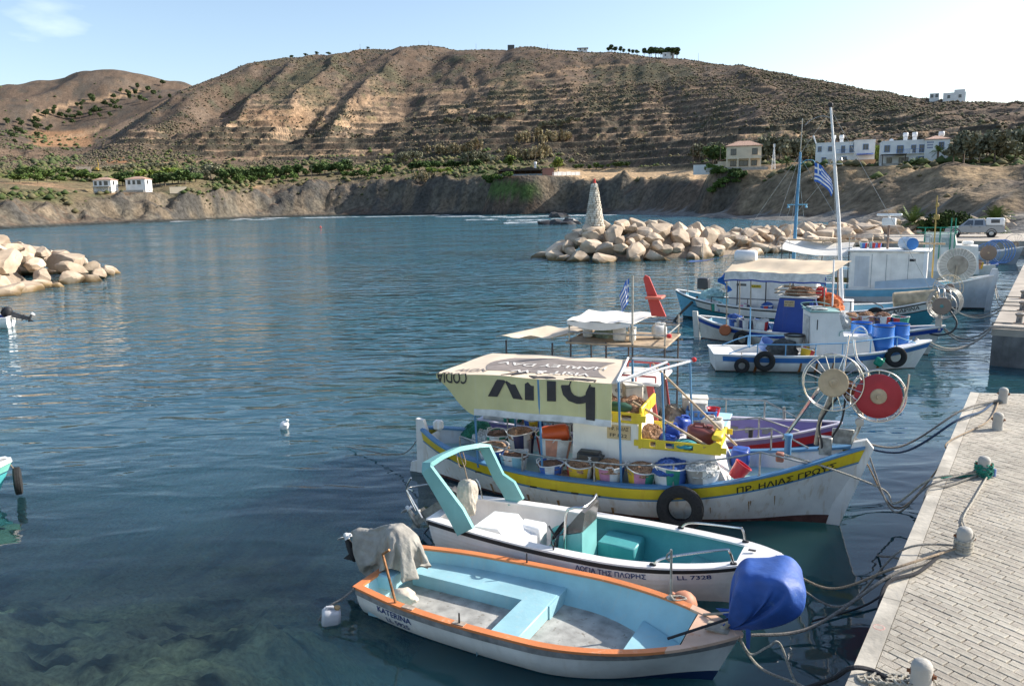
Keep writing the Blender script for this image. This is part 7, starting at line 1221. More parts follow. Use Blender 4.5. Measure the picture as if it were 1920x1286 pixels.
# ------------------------------------------------------------ 5. white boat with blue band and rust stains
F5 = Fr((6.5, 25.0), (13.2, 24.2)); R5 = thing('workboat', 'white work boat with blue band, rust-stained side and blue barrels forward', 'boat', F5.w(0, 0, 0), F5.a)
h5 = Hull(R5, 6.75, [(0, .78), (.15, .86), (.4, .92), (.6, .90), (.75, .76), (.87, .48), (.95, .24), (1, .05)], [(0, .56), (.3, .52), (.6, .56), (.8, .68), (1, .88)], -.35, .6, .1)
BND = paint('band_blue', (.03, .15, .40), .45, streak=.1); h5.skin('hull', [(lambda t: -.35, lambda t: .03, 3, 0), (lambda t: .03, lambda t: h5.z(t), 6, 1)], [paint('waterline_brown', (.16, .12, .08), .8), WHB]); h5.skin('blue_band', [(lambda t: h5.z(t)-.19, lambda t: h5.z(t)-.035, 3, 0)], [BND], .010, .035, 1, False)
h5.gunwale('gunwale', WHD, .03, .10, .035); h5.liner('bulwark_lining', lambda t: .34+.12*ss(.6, 1, t), .06, WHD, .10, .80, floor=WHD, fname='deck'); h5.deck('foredeck', WHD, lambda t: h5.z(t)+.0, .80, .99, .04); h5.deck('afterdeck', WHD, lambda t: h5.z(t)-.01, .005, .10, .04)
q = MB(); q.prism([(3.00, -.42, .35), (5.02, -.42, .40), (4.84, -.42, 1.07), (4.00, -.42, 1.10), (3.80, -.42, 1.84), (2.97, -.42, 1.84)], (0, 1.0, 0)); wh5 = q.build('wheelhouse', CW, R5, 20); blk(R5, 'roof_rim', 2.92, 3.84, -.46, .62, 1.845, 1.90, paint('rim_green', (.24, .40, .38), .6), .02); blk(R5, 'roof_hatch', 3.0, 3.5, -.36, .40, 1.90, 1.96, mat('hatch_grey', (.22, .24, .24), .6, grain=(9, .5, (.5, .5, .48))), .02); blk(wh5, 'door', 2.94, 2.972, -.28, .36, .42, 1.70, mat('door_grey', (.55, .53, .49), .6), .01)
q = MB(); q.tube(sag([(3.0, -.46, 1.9), (2.9, -.44, 2.0), (3.4, -.46, 2.03), (3.8, -.44, 1.95)], 20), .015, 6); q.build('roof_rail', paint('rim_green', (.24, .40, .38), .6), R5); q = MB(); q.tube(sag([(3.0, .6, 1.9), (2.9, .58, 2.02), (3.4, .6, 2.05), (3.8, .58, 1.97)], 20), .015, 6); q.build('roof_rail', paint('rim_green', (.24, .40, .38), .6), R5); blk(wh5, 'door_slot', 3.16, 3.19, -.428, -.42, 1.3, 1.62, BLK, .002)
P = [Vector((x, -.80+(.12*ss(4.6, 6.2, x)), z)) for x, z in ((.45, .60), (.9, .78), (1.3, .90), (2.6, .90), (3.9, .95), (5.55, 1.10), (6.2, .86))]; P = [Vector((p.x, -max(.1, h5.b(p.x/6.75)-.07), p.z)) for p in P]; rail(R5, P, [(Vector((x, -(h5.b(x/6.75)-.07), h5.z(x/6.75)+.03)), Vector((x, -(h5.b(x/6.75)-.07), zt))) for x, zt in ((1.3, .90), (2.15, .90), (3.05, .92), (3.85, .95), (4.7, 1.02), (5.55, 1.10))], .018, paint('rail_lightblue', (.16, .38, .60), .5), 'side_rail')
P = [Vector((p.x, -p.y, p.z)) for p in P]; rail(R5, P, [(Vector((x, h5.b(x/6.75)-.07, h5.z(x/6.75)+.03)), Vector((x, h5.b(x/6.75)-.07, zt))) for x, zt in ((1.3, .90), (2.6, .90), (3.9, .95), (5.55, 1.10))], .018, paint('rail_lightblue', (.16, .38, .60), .5), 'side_rail')
q = MB(); q.tube(sag([(4.02, -.50, .45), (4.18, -.52, 1.0), (4.26, -.54, 1.30), (4.45, -.54, 1.42), (4.62, -.54, 1.28), (4.66, -.54, 1.12), (4.70, -.54, 1.04)], 34), .022, 8); q.lathe([(.02, 0), (.055, .06), (.06, .1)], 12, (4.70, -.54, 1.04), (.1, 0, -1)); q.build('swan_neck_lamp', paint('bright_white', (.84, .84, .83), .35), R5); q = MB(); q.tube(sag([(3.85, -.44, 1.1), (3.92, -.44, 1.26), (4.5, -.44, 1.27), (4.8, -.44, 1.12)], 18), .014, 6); q.build('cabin_rail', paint('rim_green', (.24, .40, .38), .6), R5)
q = MB(); q.rod((1.55-.25, .5, .55), (1.28, .5, 1.9), .022, 7); q.build('stern_pole', paint('rail_lightblue', (.16, .38, .60), .5), R5)
RSM = mat('rust_streak', (.36, .13, .02), .9, var=.3, scale=14)
for x, l, w in ((1.28, .34, .13), (2.62, .34, .12), (3.10, .36, .11), (3.58, .22, .06), (3.95, .26, .08), (5.05, .34, .12), (4.45, .2, .05)):
    f = h5.side_fn(x, .19, .016); q = MB(); q.sheet([[f(-w*(.25+.35*i/9), -l*i/9), f(w*(.25-.15*i/9), -l*i/9)] for i in range(10)], .003); q.build('rust_stain', RSM, R5)
for k, (x, z, R, r_, lb) in enumerate(((.82, .24, .17, .065, 'smallest tyre near the stern of the rust-stained work boat'), (1.50, .40, .235, .085, 'tyre aft on the rust-stained work boat, right of the smallest one'), (5.48, .50, .24, .085, 'tyre near the bow of the rust-stained work boat'))): t = x/6.75; tyre_thing(F5.w(x, -h5.b(t)-.09, z), -F5.v, R, r_, lb, F5.w(x, -h5.b(t)+.06, h5.z(t)+.1))
g = thing('green_jug', 'green plastic jug hanging over the blue band', 'canister', F5.w(4.86, -.94, .28), F5.a+.1); g.rotation_euler = (0, .5, F5.a); q = MB(); q.box((0, 0, .12), (.26, .14, .26), None, .04); q.rod((.08, 0, .25), (.1, 0, .31), .03, 8); q.build('body', paint('jug_green', (.01, .26, .16), .4), g)
for (x, y, lb) in ((5.26, -.14, 'nearest of the blue plastic barrels, open topped'), (4.80, .50, 'blue barrel behind the white wheelhouse step, dark netting in it'), (5.84, .22, 'blue barrel right of the nearest one')): drum(F5.w(x, y, .46), .33, .94, paint('barrel_blue', (.03, .18, .56), .38, var=.05), lb, 'blue barrels on the work boat')
g = thing('black_pot', 'grey pot with black rim beside the work boat wheelhouse', 'pot', F5.w(2.62, .12, .66), F5.a); q = MB(); q.lathe([(.24, 0), (.30, .38), (.29, .38), (.23, .05), (0, .05)], 24, cap=False); q.build('body', mat('pot_grey', (.50, .49, .45), .6), g); q = MB(); q.torus((0, 0, .38), .30, .03, n=24, k=6); q.build('rim', BLK, g)
g = thing('net_heap', 'dark grey tarpaulin and net mound before the wheelhouse', 'net', F5.w(2.2, -.25, .38), F5.a); q = MB(); clothblob(q, (0, 0, .28), (1.15, .75, .80), 71, 9, .2, 2.8, sub=4); q.build('netting', mat('net_charcoal', (.06, .065, .065), .9, var=.3, scale=9, bump=.8, bscale=40), g); g = thing('blue_tub', 'pale blue plastic tub standing on edge at the stern deck', 'tub', F5.w(1.65, .12, .62), F5.a); q = MB(); q.lathe([(.17, 0), (.23, .30), (.24, .30), (.22, .28), (.16, .03), (0, .03)], 22, (0, 0, 0), (.4, -.5, .75), cap=False); q.build('body', paint('tub_paleblue', (.28, .40, .72), .4), g)
basket(F5.w(2.85, -.52, .40), .22, .34, 'yyry', None, 'yellow tub with a red stripe against the wheelhouse', (.1, .2), 81); q = MB(); q.tube([(6.2, .0, .75), (6.3, .02, 1.0)], .05, 8); q.torus((6.3, 0, .93), .07, .02, (0, 0, 1), 14, 6); q.build('bow_bitt', GAL, R5)
# ------------------------------------------------------------ 6. boat with blue wheelhouse under the sandy canopy
F6 = Fr((7.4, 30.5), (13.8, 26.6)); R6 = thing('canopy_boat', 'old white boat with blue wheelhouse under a wide sandy canopy', 'boat', F6.w(0, 0, 0), F6.a)
h6 = Hull(R6, 8.5, [(0, .10), (.06, .50), (.16, .88), (.35, 1.12), (.55, 1.14), (.72, .98), (.85, .64), (.94, .34), (1, .06)], [(0, .86), (.12, .70), (.35, .58), (.55, .58), (.75, .70), (1, 1.02)], -.4, .6, .2, 46, True)
OLD = paint('old_white', (.68, .64, .57), .6, streak=.4, dirt=(.4, .3, .2), grain=(5, .62, (.5, .42, .33))); CBL = paint('cabin_blue', (.015, .06, .30), .45, streak=.1)
h6.skin('hull', [(lambda t: -.4, lambda t: .03, 3, 0), (lambda t: .03, lambda t: h6.z(t), 6, 1)], [OXB, OLD]); h6.skin('blue_band', [(lambda t: h6.z(t)-.20, lambda t: h6.z(t)-.05, 2, 0)], [CBL], .01); h6.gunwale('gunwale', WHD, .03, .1, .035); h6.liner('bulwark_lining', lambda t: .36+.22*ss(.6, 1, t), .06, paint('lining_blue', (.22, .42, .55), .6), .05, .96, floor=mat('dull_deck', (.42, .42, .40), .8), fname='deck')
q = MB(); q.prism([(-.14, -.05, -.3), (.1, -.05, -.3), (-.06, -.05, 1.05), (-.26, -.05, 1.05)], (0, .1, 0)); q.build('stern_post', OLD, R6)
q = MB(); q.prism([(2.92, -.52, .4), (4.5, -.52, .4), (4.30, -.52, 1.80), (3.16, -.52, 1.78)], (0, 1.1, 0)); w6 = q.build('wheelhouse', CBL, R6, 20); blk(R6, 'roof', 3.05, 4.45, -.58, .66, 1.81, 1.87, WHD, .02); blk(w6, 'window', 3.98, 4.22, -.53, -.515, 1.42, 1.68, GLS, .004)
q = MB(); q.box((3.52, -.53, 1.60), (.36, .014, .22)); sg = q.build('name_board', mat('tan_board', (.55, .42, .24), .7), w6, smooth=False); lettering('ΦΡΟΣΩ', .075, lambda u, v: Vector((3.37+u, -.539, 1.62+v)), TXK, sg, width=.29); lettering('FP 1074', .075, lambda u, v: Vector((3.36+u, -.539, 1.52+v)), TXK, sg, width=.31)
for z in (1.98, 2.10): q = MB(); q.tube([(3.0, -.6, z), (4.6, -.6, z), (4.6, .6, z), (3.0, .6, z), (3.0, -.6, z)], .022, 6); q.build('roof_rack', mat('weathered_timber', (.4, .34, .26), .8), R6)
SCV = mat('awning_sand', (.68, .54, .38), .85, var=.07, scale=2, streak=0); Z6 = lambda x, y: 2.72+.34*ss(-.9, .9, y)+.02*math.sin(x*2.2+y*3)-.03*math.sin(PI*(x-1.2)/3.7)*math.cos(y*3)+.012*math.sin(x*9)
q = MB(); q.sheet([[(1.21+(3.60+.5*(y+.9)/1.8)*i/24, y, Z6(1.21+3.6*i/24, y)) for i in range(25)] for y in np.linspace(-.9, 1.0, 12)], .01); a6 = q.build('canopy', SCV, R6, 60)
q = MB(); q.sheet([[(1.22+3.58*i/24, -.905-.008*j, Z6(1.21+3.6*i/24, -.9)-.31*j/3) for i in range(25)] for j in range(4)], .008); vf = q.build('canopy_valance', mat('valance_white', (.68, .66, .62), .8, streak=.1), a6, 60); q = MB(); q.sheet([[(1.21+3.60*i/24, -.934, Z6(1.21+3.6*i/24, -.9)-.29-.055*j) for i in range(25)] for j in range(2)], .012); q.sheet([[(4.765+.035*j, -.92, 2.64-.32*i/3) for i in range(4)] for j in range(2)], .012); q.sheet([[(1.20+.035*j, -.92, 2.68-.32*i/3) for i in range(4)] for j in range(2)], .012); q.build('valance_trim', CBL, vf, 60)
q = MB(); q.sheet([[(1.18-.28*j/3*math.sin(i), -.85+.05*i, 2.68-.62*i/6-.05*j) for j in range(4)] for i in range(7)], .01); q.build('torn_corner', paint('trim_bright_blue', (.02, .17, .60), .7), R6)
for x, y, z1 in ((1.3, -.86, 2.6), (2.2, -.9, 2.6), (4.75, -.86, 2.6), (1.3, .9, 3.0), (4.9, .9, 3.0), (3.2, .92, 3.0)): q = MB(); q.rod((x+.05, y, .55), (x, y, z1), .025, 7); q.build('canopy_post', mat('weathered_timber', (.4, .34, .26), .8), R6)
q = MB(); q.tube([(5.0, -.45, .6), (4.95, -.45, 3.2)], .03, 8); q.build('white_pole', paint('bright_white', (.84, .84, .83), .35), R6)
g = thing('water_drum', 'white water tank lying on the far edge of the sandy canopy', 'tank', F6.w(1.55, .80, 2.93), F6.a); q = MB(); q.lathe([(0, -.42), (.20, -.40), (.24, -.34), (.24, .34), (.20, .40), (0, .42)], 18, (0, 0, .26), (1, 0, 0), cap=False); q.build('body', paint('tank_white', (.76, .76, .75), .4), g); q = MB(); [q.box((x, 0, .03), (.06, .4, .1)) for x in (-.25,)]; q.build('cradle', GRY, g)
h6t = [(x/8.5, x) for x in (.9,)]
reelwheel(thing('net_hauler', 'dark net hauler with brown disc and wire hoops on the canopy boat bow', 'net hauler', F6.w(8.3, 0, .98), F6.a), (.08, -.2, .74), (.05, -1, .1), .44, .29, paint('disc_brown', (.26, .19, .14), .7), 14, .55, GAL, paint('hub_green', (.10, .28, .26), .5), .06)
g = bpy.data.objects['net_hauler.001'] if 'net_hauler.001' in bpy.data.objects else R6
q = MB(); [q.torus((.10+.03*k, .05+.16*k, .80), .50, .014, (.25, -1, .1), 36, 6) for k in range(4)]; q.build('wire_hoop', GAL, g); q = MB(); q.tube(sag([(.05, -.1, -.1), (.0, -.12, .2), (.05, -.15, .45), (.08, -.15, .7)], 12), .05, 8); q.box((.02, -.1, .2), (.2, .16, .34), None, .03); q.build('stand', paint('pale_grey_metal', (.52, .46, .38), .5), g); q = MB(); q.tube(sag([(.3, .1, .6), (.55, .0, .2), (.45, -.1, -.1), (.1, -.15, -.25), (-.35, -.2, -.2)], 24), .03, 7); q.build('hose', BLK, g)
for k, (x, y, st, nt, lb) in enumerate(((2.0, -.55, 'nwnw', None, 'navy and white tub near the stern of the canopy boat'), (2.55, -.62, 'wrww', None, 'white tub with red stripe before the blue wheelhouse'), (5.6, -.35, 'yryr', 'tan', 'orange and yellow tub forward on the canopy boat'), (6.1, -.30, 'pwpw', 'tan', 'pink and white tub forward on the canopy boat'), (6.6, -.25, 'wrwn', 'brown', 'red, white and black tub forward on the canopy boat'), (7.15, -.12, 'gbrg', None, 'green, blue and red striped bag near the bow winch'), (1.5, -.35, 'wbwb', 'blue', 'blue and white tub under the canopy'))): basket(F6.w(x, y, .52+.34*ss(4.5, 6, x)), .29, .42, st, nt, lb, (0, 0), 90+k, k)
g = thing('orange_disc_float', 'rusty orange disc float hung by the stern of the canopy boat', 'float', F6.w(1.35, -1.05, .55), F6.a); q = MB(); q.lathe([(0, -.06), (.18, -.06), (.22, 0), (.18, .06), (0, .06)], 20, (0, 0, 0), (.3, -1, 0), cap=False); q.build('disc', paint('rust_orange', (.42, .13, .05), .7), g)
for p, r_, hh, sd_, cm, lb in (((4.85, .05, 1.45), .46, .42, 51, 'orange', 'orange net piled beside the wheelhouse under the canopy'), ((5.25, -.35, .80), .52, .50, 52, 'white', 'tangle of pale net and floats forward of the blue wheelhouse'), ((3.8, .1, 1.9), .5, .22, 53, 'brown', 'red and brown gear stacked in the roof rack'), ((2.3, .2, .5), .4, .3, 54, 'blue', 'blue net heap under the canopy')): g = thing('net_heap', lb, 'net', F6.w(*p), F6.a); q = MB(); heap_mesh(q, r_, hh, sd_, .04); q.build('netting', mat('net_'+cm, NETC[cm], .95), g)
t = .235; tyre_thing(F6.w(2.0, -h6.b(t)-.10, .28), -F6.v, .23, .085, 'tyre hung at the stern of the canopy boat', F6.w(2.0, -h6.b(t), .66))
jerry(F6.w(4.55, -.3, 1.9), (.34, .24, .34), paint('bucket_red', (.62, .03, .04), .35), 'red canister on the blue wheelhouse roof', F6.a)
# ------------------------------------------------------------ 7. long pale-blue boat with tall white mast
F7 = Fr((7.7, 36.2), (16.8, 31.3)); R7 = thing('pale_blue_boat', 'long pale blue and white boat with tall white mast behind the sandy canopy', 'boat', F7.w(0, 0, 0), F7.a); BPB = paint('boat_paleblue', (.16, .42, .58), .45, streak=.15, dirt=(.25, .45, .55)); BTL = paint('boat_teal', (.05, .26, .33), .5)
h7 = Hull(R7, 11.0, [(0, .12), (.04, .55), (.12, .98), (.3, 1.28), (.55, 1.34), (.75, 1.15), (.87, .76), (.95, .38), (1, .06)], [(0, 1.25), (.1, .98), (.3, .74), (.55, .70), (.8, .88), (1, 1.32)], -.5, .8, .5, 46, True)
h7.skin('hull', [(lambda t: -.5, lambda t: .08, 3, 0), (lambda t: .08, lambda t: h7.z(t)-.36, 4, 1), (lambda t: h7.z(t)-.36, lambda t: h7.z(t), 4, 2)], [paint('boot_black', (.02, .025, .03), .6), BTL, WHB]); h7.skin('stern_paint', [(lambda t: .09, lambda t: h7.z(t)-.02, 5, 0)], [BPB], .006, 0, .10); h7.gunwale('gunwale', WHD, .03, .14, .04); h7.skin('rub_rail', [(lambda t: h7.z(t)-.075, lambda t: h7.z(t)-.015, 2, 0)], [BLK], .02); h7.skin('lower_moulding', [(lambda t: h7.z(t)-.40, lambda t: h7.z(t)-.355, 1, 0)], [BLK], .012, .08)
h7.liner('bulwark_lining', lambda t: .42+.3*ss(.65, 1, t)+.2*ss(.15, 0, t), .06, BPB, .04, .96, floor=WHD, fname='deck'); f7 = h7.side_fn(8.75, .24, .012); lettering('ΑΓ. ΜΑΡΙΝΑ', .20, f7, TXK, R7, width=1.35)
blk(R7, 'cabin', 2.55, 6.2, -.68, .72, .44, 1.92, WHB, .05); blk(R7, 'cabin_roof', 2.4, 6.35, -.78, .82, 1.925, 1.99, WHD, .02); q = MB(); q.box((3.72, -.692, 1.62), (.46, .016, .13)); sg = q.build('sign_board', mat('sign_yellow', (.70, .50, .03), .6), R7, smooth=False); lettering('FLORI', .11, lambda u, v: Vector((3.52+u, -.702, 1.585+v)), TXK, sg, width=.36)
for x0 in (2.9, 4.9): blk(R7, 'cabin_window', x0, x0+.42, -.693, -.678, 1.62, 1.72, GLS, .004)
for x in (3.0, 4.2, 5.3): q = MB(); q.rod((x, -.95, .8), (x, -.95, 1.95), .028, 6); q.build('cabin_post', PST, R7)
P = [Vector((1.9+.8*i, -(h7.b((1.9+.8*i)/11)-.1), 1.12)) for i in range(6)]; rail(R7, P, [(Vector((p.x, p.y, h7.z(p.x/11)+.04)), p) for p in P[::2]], .02, PST, 'side_rail'); P = [Vector((x, -(h7.b(x/11)-.1), z)) for x, z in ((6.6, 1.16), (7.6, 1.18), (8.4, 1.16), (8.75, 1.02), (8.8, .92))]; rail(R7, P, [(Vector((x, -(h7.b(x/11)-.1), h7.z(x/11)+.04)), Vector((x, -(h7.b(x/11)-.1), 1.17))) for x in (6.6, 7.6)], .02, PST, 'side_rail')
q = MB(); q.tube([(7.2, 0, .5), (6.85, 0, 4.5), (6.32, 0, 9.0)], [.085, .075, .045], 10); mst = q.build('mast', paint('mast_white', (.80, .80, .79), .4), R7); blk(mst, 'masthead_lamp', 6.22, 6.40, -.08, .08, 9.0, 9.18, BLK, .03); q = MB(); q.box((6.58, 0, 6.72), (.62, .09, .05)); q.lathe([(.05, 0), (.1, .16)], 10, (6.38, 0, 6.76)); q.lathe([(.1, 0), (.05, .12)], 10, (6.80, 0, 6.86)); q.build('spreader', GAL, mst); q = MB(); q.tube(sag([(6.38, 0, 8.55), (6.0, .05, 8.68), (5.55, .1, 8.55), (5.35, .1, 8.35)], 14), .02, 6); q.build('yard_arm', GAL, mst)
for a, b in (((6.34, 0, 8.9), (1.2, .9, 1.3)), ((6.34, 0, 8.9), (10.6, 0, 1.35)), ((6.36, 0, 8.4), (7.2, -1.15, .85)), ((6.36, 0, 8.4), (7.2, 1.15, .85)), ((6.6, 0, 6.6), (3.0, .6, 2.0))): q = MB(); q.rod(a, b, .008, 5); q.build('stay_wire', GAL, R7)
blk(R7, 'mast_crate', 6.75, 7.6, -.35, .35, .6, 1.1, WHD, .03)
q = MB(); q.tube(sag([(1.15, -.55, 1.05), (.9, -.8, .75), (.55, -1.05, .35), (.2, -1.2, -.1)], 16), .06, 8); q.build('stern_boom', mat('weathered_timber_dark', (.10, .085, .07), .9), R7); q = MB(); q.rod((1.2, .3, 1.0), (1.1, .3, 3.4), .018, 6); q.build('aerial', GAL, R7); blk(R7, 'dark_screen', .95, 1.45, .05, .5, 1.32, 1.82, mat('screen_dark', (.05, .05, .055), .4), .03)
q = MB(); q.sheet([[(.4+1.7*i/6, .1+.9*j/4, 2.55+.28*i/6-.08*math.sin(PI*i/6)) for i in range(7)] for j in range(5)], .01); q.build('small_awning', paint('awning_dark_blue', (.03, .08, .25), .8), R7); [None for _ in (0,)]
for x, y in ((.5, .15), (2.0, .95)): q = MB(); q.rod((x, y, 1.0), (x, y, 2.6), .018, 6); q.build('awning_post', GAL, R7)
for k, (x, y, st, nt, lb) in enumerate(((1.7, -.55, 'rwtw', 'white', 'red and white tub under pale net on the pale blue boat'), (2.1, -.95, 'wbrg', None, 'white tub with coloured patches beside the boat rail'), (3.3, -1.0, 'nwpw', None, 'navy and pink tub along the white cabin'), (4.3, -1.02, 'wrwn', 'blue', 'red and white tub at the middle of the white cabin'), (5.2, -1.0, 'wwbb', 'blue', 'blue and white tub near the end of the white cabin'))): basket(F7.w(x, y, .5), .26, .36, st, nt, lb, (0, 0), 120+k, k)
g = thing('net_heap', 'mint green net heaped at the stern of the pale blue boat', 'net', F7.w(1.7, -.05, 1.0), F7.a); q = MB(); heap_mesh(q, .55, .32, 55, .04); q.build('netting', mat('net_mint', (.36, .56, .55), .95, bump=1, bscale=60), g)
t = 8.55/11; tyre_thing(F7.w(8.55, -h7.b(t)-.10, .60), -F7.v, .29, .10, 'tyre hung amidships of the pale blue boat', F7.w(8.55, -h7.b(t), 1.0))
g = thing('net_roller', 'sand-coloured covered net roller on the bow of the pale blue boat', 'net hauler', F7.w(9.9, -.1, 1.05), F7.a); q = MB(); q.lathe([(.30, -.8), (.34, -.75), (.34, .75), (.30, .8)], 20, (0, 0, .2), (1, .1, .12)); q.build('roller', mat('roller_canvas', (.50, .40, .26), .9, var=.2, scale=4), g); q = MB(); [q.torus((.75+.2*k, .1+.02*k, .3), .46, .018, (1, .3, .1), 30, 6) for k in range(3)]; q.build('wire_hoop', SST, g)
reelwheel(thing('net_reel', 'yellow-spoked net reel beyond the dark bow hauler', 'net hauler', F7.w(11.1, .3, 1.35), F7.a), (0, 0, .35), (.35, -1, .1), .52, .18, paint('disc_brown', (.26, .19, .14), .7), 16, .3, paint('reel_sand', (.60, .48, .30), .6), None, .08)
# ------------------------------------------------------------ 8. the big white-cabined boat with the blue mast
F8 = Fr((13, 42), (22.6, 36.3)); R8 = thing('cabin_boat', 'big boat with a long box-like white cabin, blue mast and round radar bar', 'boat', F8.w(0, 0, 0), F8.a)
h8 = Hull(R8, 11.1, [(0, .9), (.12, 1.2), (.35, 1.45), (.6, 1.45), (.78, 1.2), (.9, .72), (.96, .36), (1, .07)], [(0, .95), (.3, .85), (.6, .95), (.8, 1.15), (1, 1.62)], -.5, .35, .2)
h8.skin('hull', [(lambda t: -.5, lambda t: .10, 3, 0), (lambda t: .10, lambda t: h8.z(t), 7, 1)], [paint('boot_black', (.02, .025, .03), .6), paint('grey_white', (.58, .60, .62), .45, streak=.2)]); h8.gunwale('gunwale', WHD, .04, .14, .05); h8.liner('bulwark_lining', lambda t: .6+.45*ss(.6, 1, t), .06, BPB, .02, .96, floor=WHD, fname='deck'); h8.skin('blue_topside', [(lambda t: h8.z(t)-.34, lambda t: h8.z(t)-.02, 3, 0)], [BPB], .012, .1, .84, False)
q = MB(); q.prism([(10.85, -.07, -.3), (11.05, -.07, -.3), (11.28, -.07, 1.75), (11.22, -.07, 1.95), (11.0, -.07, 1.95), (10.9, -.07, 1.6)], (0, .14, 0)); q.build('stem_post', paint('grey_white', (.58, .60, .62), .45), R8, 20)
blk(R8, 'cabin', 4.95, 8.3, -1.0, 1.0, .62, 2.72, WHB, .04); blk(R8, 'cabin_roof', 4.8, 8.45, -1.1, 1.1, 2.725, 2.80, WHD, .02); blk(R8, 'corner_post', 8.20, 8.36, -1.06, -.94, .7, 2.72, paint('bright_white', (.84, .84, .83), .35), .01)
for x in (5.95, 6.6, 7.55): blk(R8, 'cabin_seam', x, x+.02, -1.008, -1.0, .8, 2.6, mat('seam_grey', (.25, .26, .27), .6), .002)
blk(R8, 'porthole', 7.6, 7.86, -1.012, -1.0, 2.28, 2.40, BLK, .005); blk(R8, 'door_panel', 5.2, 5.85, -1.006, -.998, 1.0, 2.5, paint('grey_white', (.58, .60, .62), .45), .003)
q = MB(); q.prism([(6.2, -1.38, .85), (9.3, -1.1, 1.1), (9.0, -1.12, 1.3), (8.6, -1.18, 1.55), (6.2, -1.36, 1.30)], (0, .04, 0)); q.build('bulwark_board', paint('grey_blue', (.42, .52, .62), .5), R8)
g = thing('blue_barrel', 'bright blue barrel lying on the big white cabin roof', 'barrel', F8.w(7.45, -.55, 2.81), F8.a); q = MB(); q.lathe([(.28, -.42), (.30, -.38), (.30, .38), (.28, .42)], 22, (0, 0, .30), (.55, -.9, .0)); q.build('body', paint('barrel_pale', (.50, .60, .70), .4), g); q = MB(); q.lathe([(.285, .425), (.285, .44), (.26, .445), (0, .445)], 22, (0, 0, .30), (.55, -.9, 0), cap=False); q.build('lid', paint('lid_blue', (.03, .19, .52), .4), g)
q = MB(); q.rod((6.52, 0, 2.8), (6.52, 0, 3.95), .055, 8); ra = q.build('radar_post', mat('post_brown', (.25, .17, .13), .8), R8); blk(ra, 'radar_box', 6.22, 6.82, -.22, .22, 3.95, 4.30, WHD, .03); q = MB(); q.box((6.52, -.05, 4.46), (1.15, .14, .12), Matrix.Rotation(-.15, 3, 'Z'), .03); q.rod((6.52, 0, 4.3), (6.52, 0, 4.42), .05, 8); q.build('radar_bar', paint('bright_white', (.84, .84, .83), .35), ra)
q = MB(); q.tube([(1.9, 1.0, .9), (1.95, 1.0, 4.5), (2.02, 1.0, 7.7)], [.10, .085, .06], 10); bm = q.build('mast', paint('mast_blue', (.08, .26, .44), .5), R8); q = MB(); q.tube([(2.02, 1.0, 7.7), (2.05, 1.0, 9.4)], .02, 6); q.build('aerial', GAL, bm); q = MB(); q.box((1.98, 1.0, 5.0), (1.0, .06, .06)); [q.lathe([(.03, 0), (.07, -.14)], 8, (1.98+s*.45, 1.0, 4.98)) for s in (-1, 1)]; q.build('spreader', BPB, bm); q = MB(); q.tube(sag([(2.0, 1.0, 7.0), (2.3, .8, 7.25), (2.7, .6, 7.25), (2.85, .5, 7.1)], 12), .018, 6); q.build('flag_arm', BPB, bm)
flag(F8.w(2.85, .5, 7.12), 1.35, .95, 'Greek-striped blue and white flag flying from the blue mast', (.8, -.6, 0), 5, .62)
for a, b in (((2.0, 1.0, 7.5), (.2, .4, 1.0)), ((2.0, 1.0, 7.5), (1.9, -1.0, 1.0)), ((2.0, 1.0, 7.5), (4.9, .9, 2.8)), ((2.0, 1.0, 6.0), (.4, 1.1, 1.0)), ((2.0, 1.0, 6.6), (2.8, 1.3, .9))): q = MB(); q.rod(a, b, .010, 5); q.build('stay_wire', GAL, R8)
q = MB(); q.sheet([[(1.6+3.3*i/12, -1.0+2.0*j/8, 2.75+.55*j/8-.22*i/12-.16*math.sin(PI*i/12)+.05*math.cos(PI*j/8)*(1-i/12)) for i in range(13)] for j in range(9)], .012); q.build('stern_awning', WCV, R8, 60); q = MB(); q.sheet([[(2.6+1.6*i/6, .6+.9*j/4, 3.35-.12*i/6) for i in range(7)] for j in range(5)], .012); q.build('stern_awning', mat('awning_peach', (.66, .54, .40), .85), R8, 60); q = MB(); q.rod((1.7, .4, 3.20), (9.0, .4, 3.05), .05, 7); q.build('awning_boom', mat('bamboo', (.52, .38, .24), .7), R8)
for x, y, z1 in ((1.7, -1.0, 3.1), (1.7, 1.0, 3.2), (4.9, -1.0, 2.9), (3.3, 1.3, 3.2)): q = MB(); q.rod((x, y, .8), (x, y, z1), .025, 7); q.build('awning_post', PST, R8)
P = [Vector(p) for p in ((4.9, -1.0, 3.45), (8.4, -1.0, 3.45), (8.4, 1.0, 3.45), (4.9, 1.0, 3.45))]; rail(R8, P, [(Vector((p.x, p.y, 2.8)), p) for p in P], .018, GAL, 'roof_rail')
for k, (x, st) in enumerate(((5.4, 'tbrw'), (5.8, 'rbwt'), (6.0, 'bwbr'))): basket(F8.w(x, .3+.2*k, 2.81), .2, .28, st, None, ('turquoise, blue and red tub on the big cabin roof, aft', 'red and blue tub next along the big cabin roof', 'blue and white tub beside the radar post')[k], (0, 0), 140+k, k)
q = MB(); q.rod((8.55, .4, 1.0), (8.5, .4, 5.35), .04, 7, .025); ym = q.build('yellow_mast', paint('mast_yellow', (.36, .26, .07), .6), R8); blk(ym, 'mast_lamp', 8.42, 8.66, .3, .5, 4.2, 4.45, paint('mast_yellow', (.36, .26, .07), .6), .03); blk(ym, 'mast_lamp', 8.46, 8.6, .34, .46, 4.8, 5.0, paint('mast_yellow', (.36, .26, .07), .6), .03)
